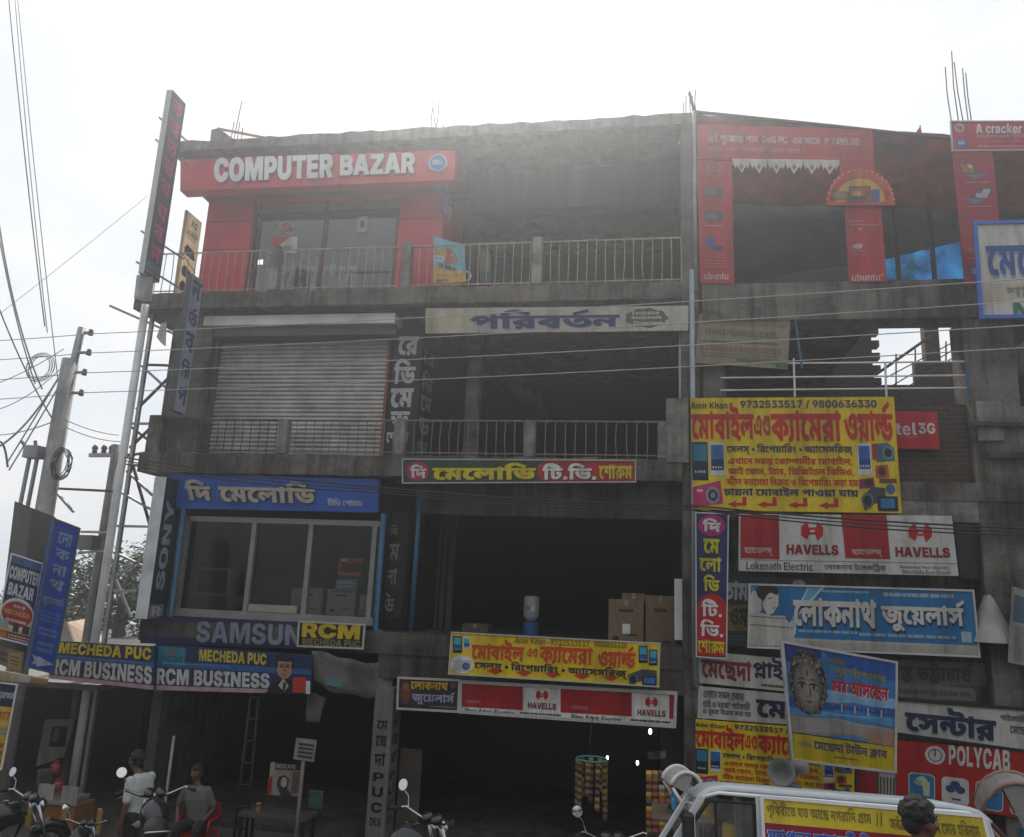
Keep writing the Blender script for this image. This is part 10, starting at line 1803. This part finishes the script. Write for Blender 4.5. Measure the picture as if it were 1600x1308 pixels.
# ------------------------------------------------------------------ cycle rickshaws half hidden by the van
def rickshaw(label, p, hood_c, rim_c, yaw, y, k=.5):
    o = empty('cycle_rickshaw', (p.x, y, ground_z(y)), label, 'rickshaw'); gz = ground_z(y)
    T = lambda a, b, c: (p.x + k * (a * math.cos(yaw) - b * math.sin(yaw)), y + k * (a * math.sin(yaw) + b * math.cos(yaw)), p.z + (c - p.z) * (k if c > p.z - 1.2 else 1))
    z = p.z; m = MB(); vs = []; fs = []; N = 8
    for j in range(7):
        b = -.38 + .76 * j / 6
        for i in range(N + 1): t = R_(8 + 150 * i / N); vs.append(T(.44 * math.cos(t) - .05, b, z - .52 + .5 * math.sin(t) * (1 - .06 * abs(b))))
    for j in range(6):
        for i in range(N): fs.append((j * (N + 1) + i, j * (N + 1) + i + 1, (j + 1) * (N + 1) + i + 1, (j + 1) * (N + 1) + i))
    m.add(vs, fs, hood_c)
    for b in (-.38, .38):
        n0 = len(m.v); m.add([T(-.05, b, z - .52)] + [T(.44 * math.cos(R_(8 + 150 * i / N)) - .05, b, z - .52 + .5 * math.sin(R_(8 + 150 * i / N))) for i in range(3, N + 1)], [(0, i + 1, i + 2) for i in range(N - 3)], hood_c)
    m.build('hood', o, smooth=False, solid=.012)
    m = MB()
    for b in (-.4, .4): m.tube([T(.44 * math.cos(R_(a)) - .05, b, z - .52 + .51 * math.sin(R_(a))) for a in range(8, 160, 15)], .02, rim_c, 6); m.tube([T(.36, b, z - .5), T(-.05, b, z - .95)], .016, rim_c, 6); m.tube([T(-.42, b, z - .4), T(-.05, b, z - .95)], .016, rim_c, 6)
    m.build('hood_bow', o, smooth=True)
    m = MB(); a, c = T(-.3, -.36, z - 1.1), T(.3, .36, z - .98); m.box(min(a[0], c[0]), max(a[0], c[0]), min(a[1], c[1]), max(a[1], c[1]), z - 1.1 * k, z - .98 * k, mat('orange_seat', (.40, .12, .03), .6)); m.build('seat', o, bevel=.03)
    m = MB(); a, c = T(-.3, -.38, 0), T(-.24, .38, 0); m.box(min(a[0], c[0]), max(a[0], c[0]), min(a[1], c[1]), max(a[1], c[1]), z - .98 * k, z - .66 * k, mat('blue_seat_back', (.05, .22, .40), .6)); m.build('backrest', o, bevel=.02)
    for b in (-.45, .45):
        w = bpy.data.objects.new('wheel', None); COL.objects.link(w); w.parent = o; w.location = V(T(0, b, gz + .35)) - wloc(o)
        ring = [T(.33 * math.cos(t), b, gz + .35 + .33 * math.sin(t)) for t in [i * math.pi / 14 for i in range(29)]]; m = MB(); m.tube(ring, .02, RUBBER, 6); m.build('tyre', w); m = MB()
        for i in range(14): m.tube([T(0, b, gz + .35), ring[2 * i]], .003, STEEL, 4)
        m.build('spokes', w)
    m = MB(); m.tube([T(0, -.45, gz + .35), T(0, .45, gz + .35)], .02, BLACKP, 6); m.tube([T(0, 0, gz + .35), T(.9, 0, gz + .45), T(1.1, 0, gz + .9)], .02, BLACKP, 6); m.box(p.x - .3, p.x + .3, y - .3, y + .3, z - 1.16 * k, z - 1.1 * k, mat('rickshaw_floor', (.12, .08, .05), .7)); m.build('frame', o)
    return o
rickshaw('cycle rickshaw with a pointed white hood, left of the van windscreen', at(1068, 1201, -5.6), mat('white_hood_cloth', (.38, .365, .35), .75, .2, 5, dirt=.4), WHITEP, R_(15), -5.6, .36)
rickshaw('cycle rickshaw with a grey hood and orange rim behind the rear of the van', at(1578, 1212, -5.6), mat('grey_hood_cloth', (.25, .235, .22), .7, .15, 5, dirt=.35), mat('faded_orange_rim', (.26, .15, .12), .6), R_(165), -5.6, .72)

# ------------------------------------------------------------------ thin haze volume, added for the milky glare of the sun behind the roofs
m = MB(); m.box(-62, 62, -62, 62, -1.2, 15.2, BLACKP); hz_ = m.build('haze'); tag(hz_, kind='stuff')
hm_ = bpy.data.materials.new('glare_haze'); hm_.use_nodes = True; t = hm_.node_tree; t.nodes.remove(t.nodes['Principled BSDF'])
pv = t.nodes.new('ShaderNodeVolumePrincipled'); pv.inputs['Color'].default_value = (.89, .92, .97, 1); pv.inputs['Density'].default_value = .0062; pv.inputs['Anisotropy'].default_value = .82
t.links.new(pv.outputs[0], t.nodes['Material Output'].inputs['Volume']); hz_.data.materials.clear(); hz_.data.materials.append(hm_)
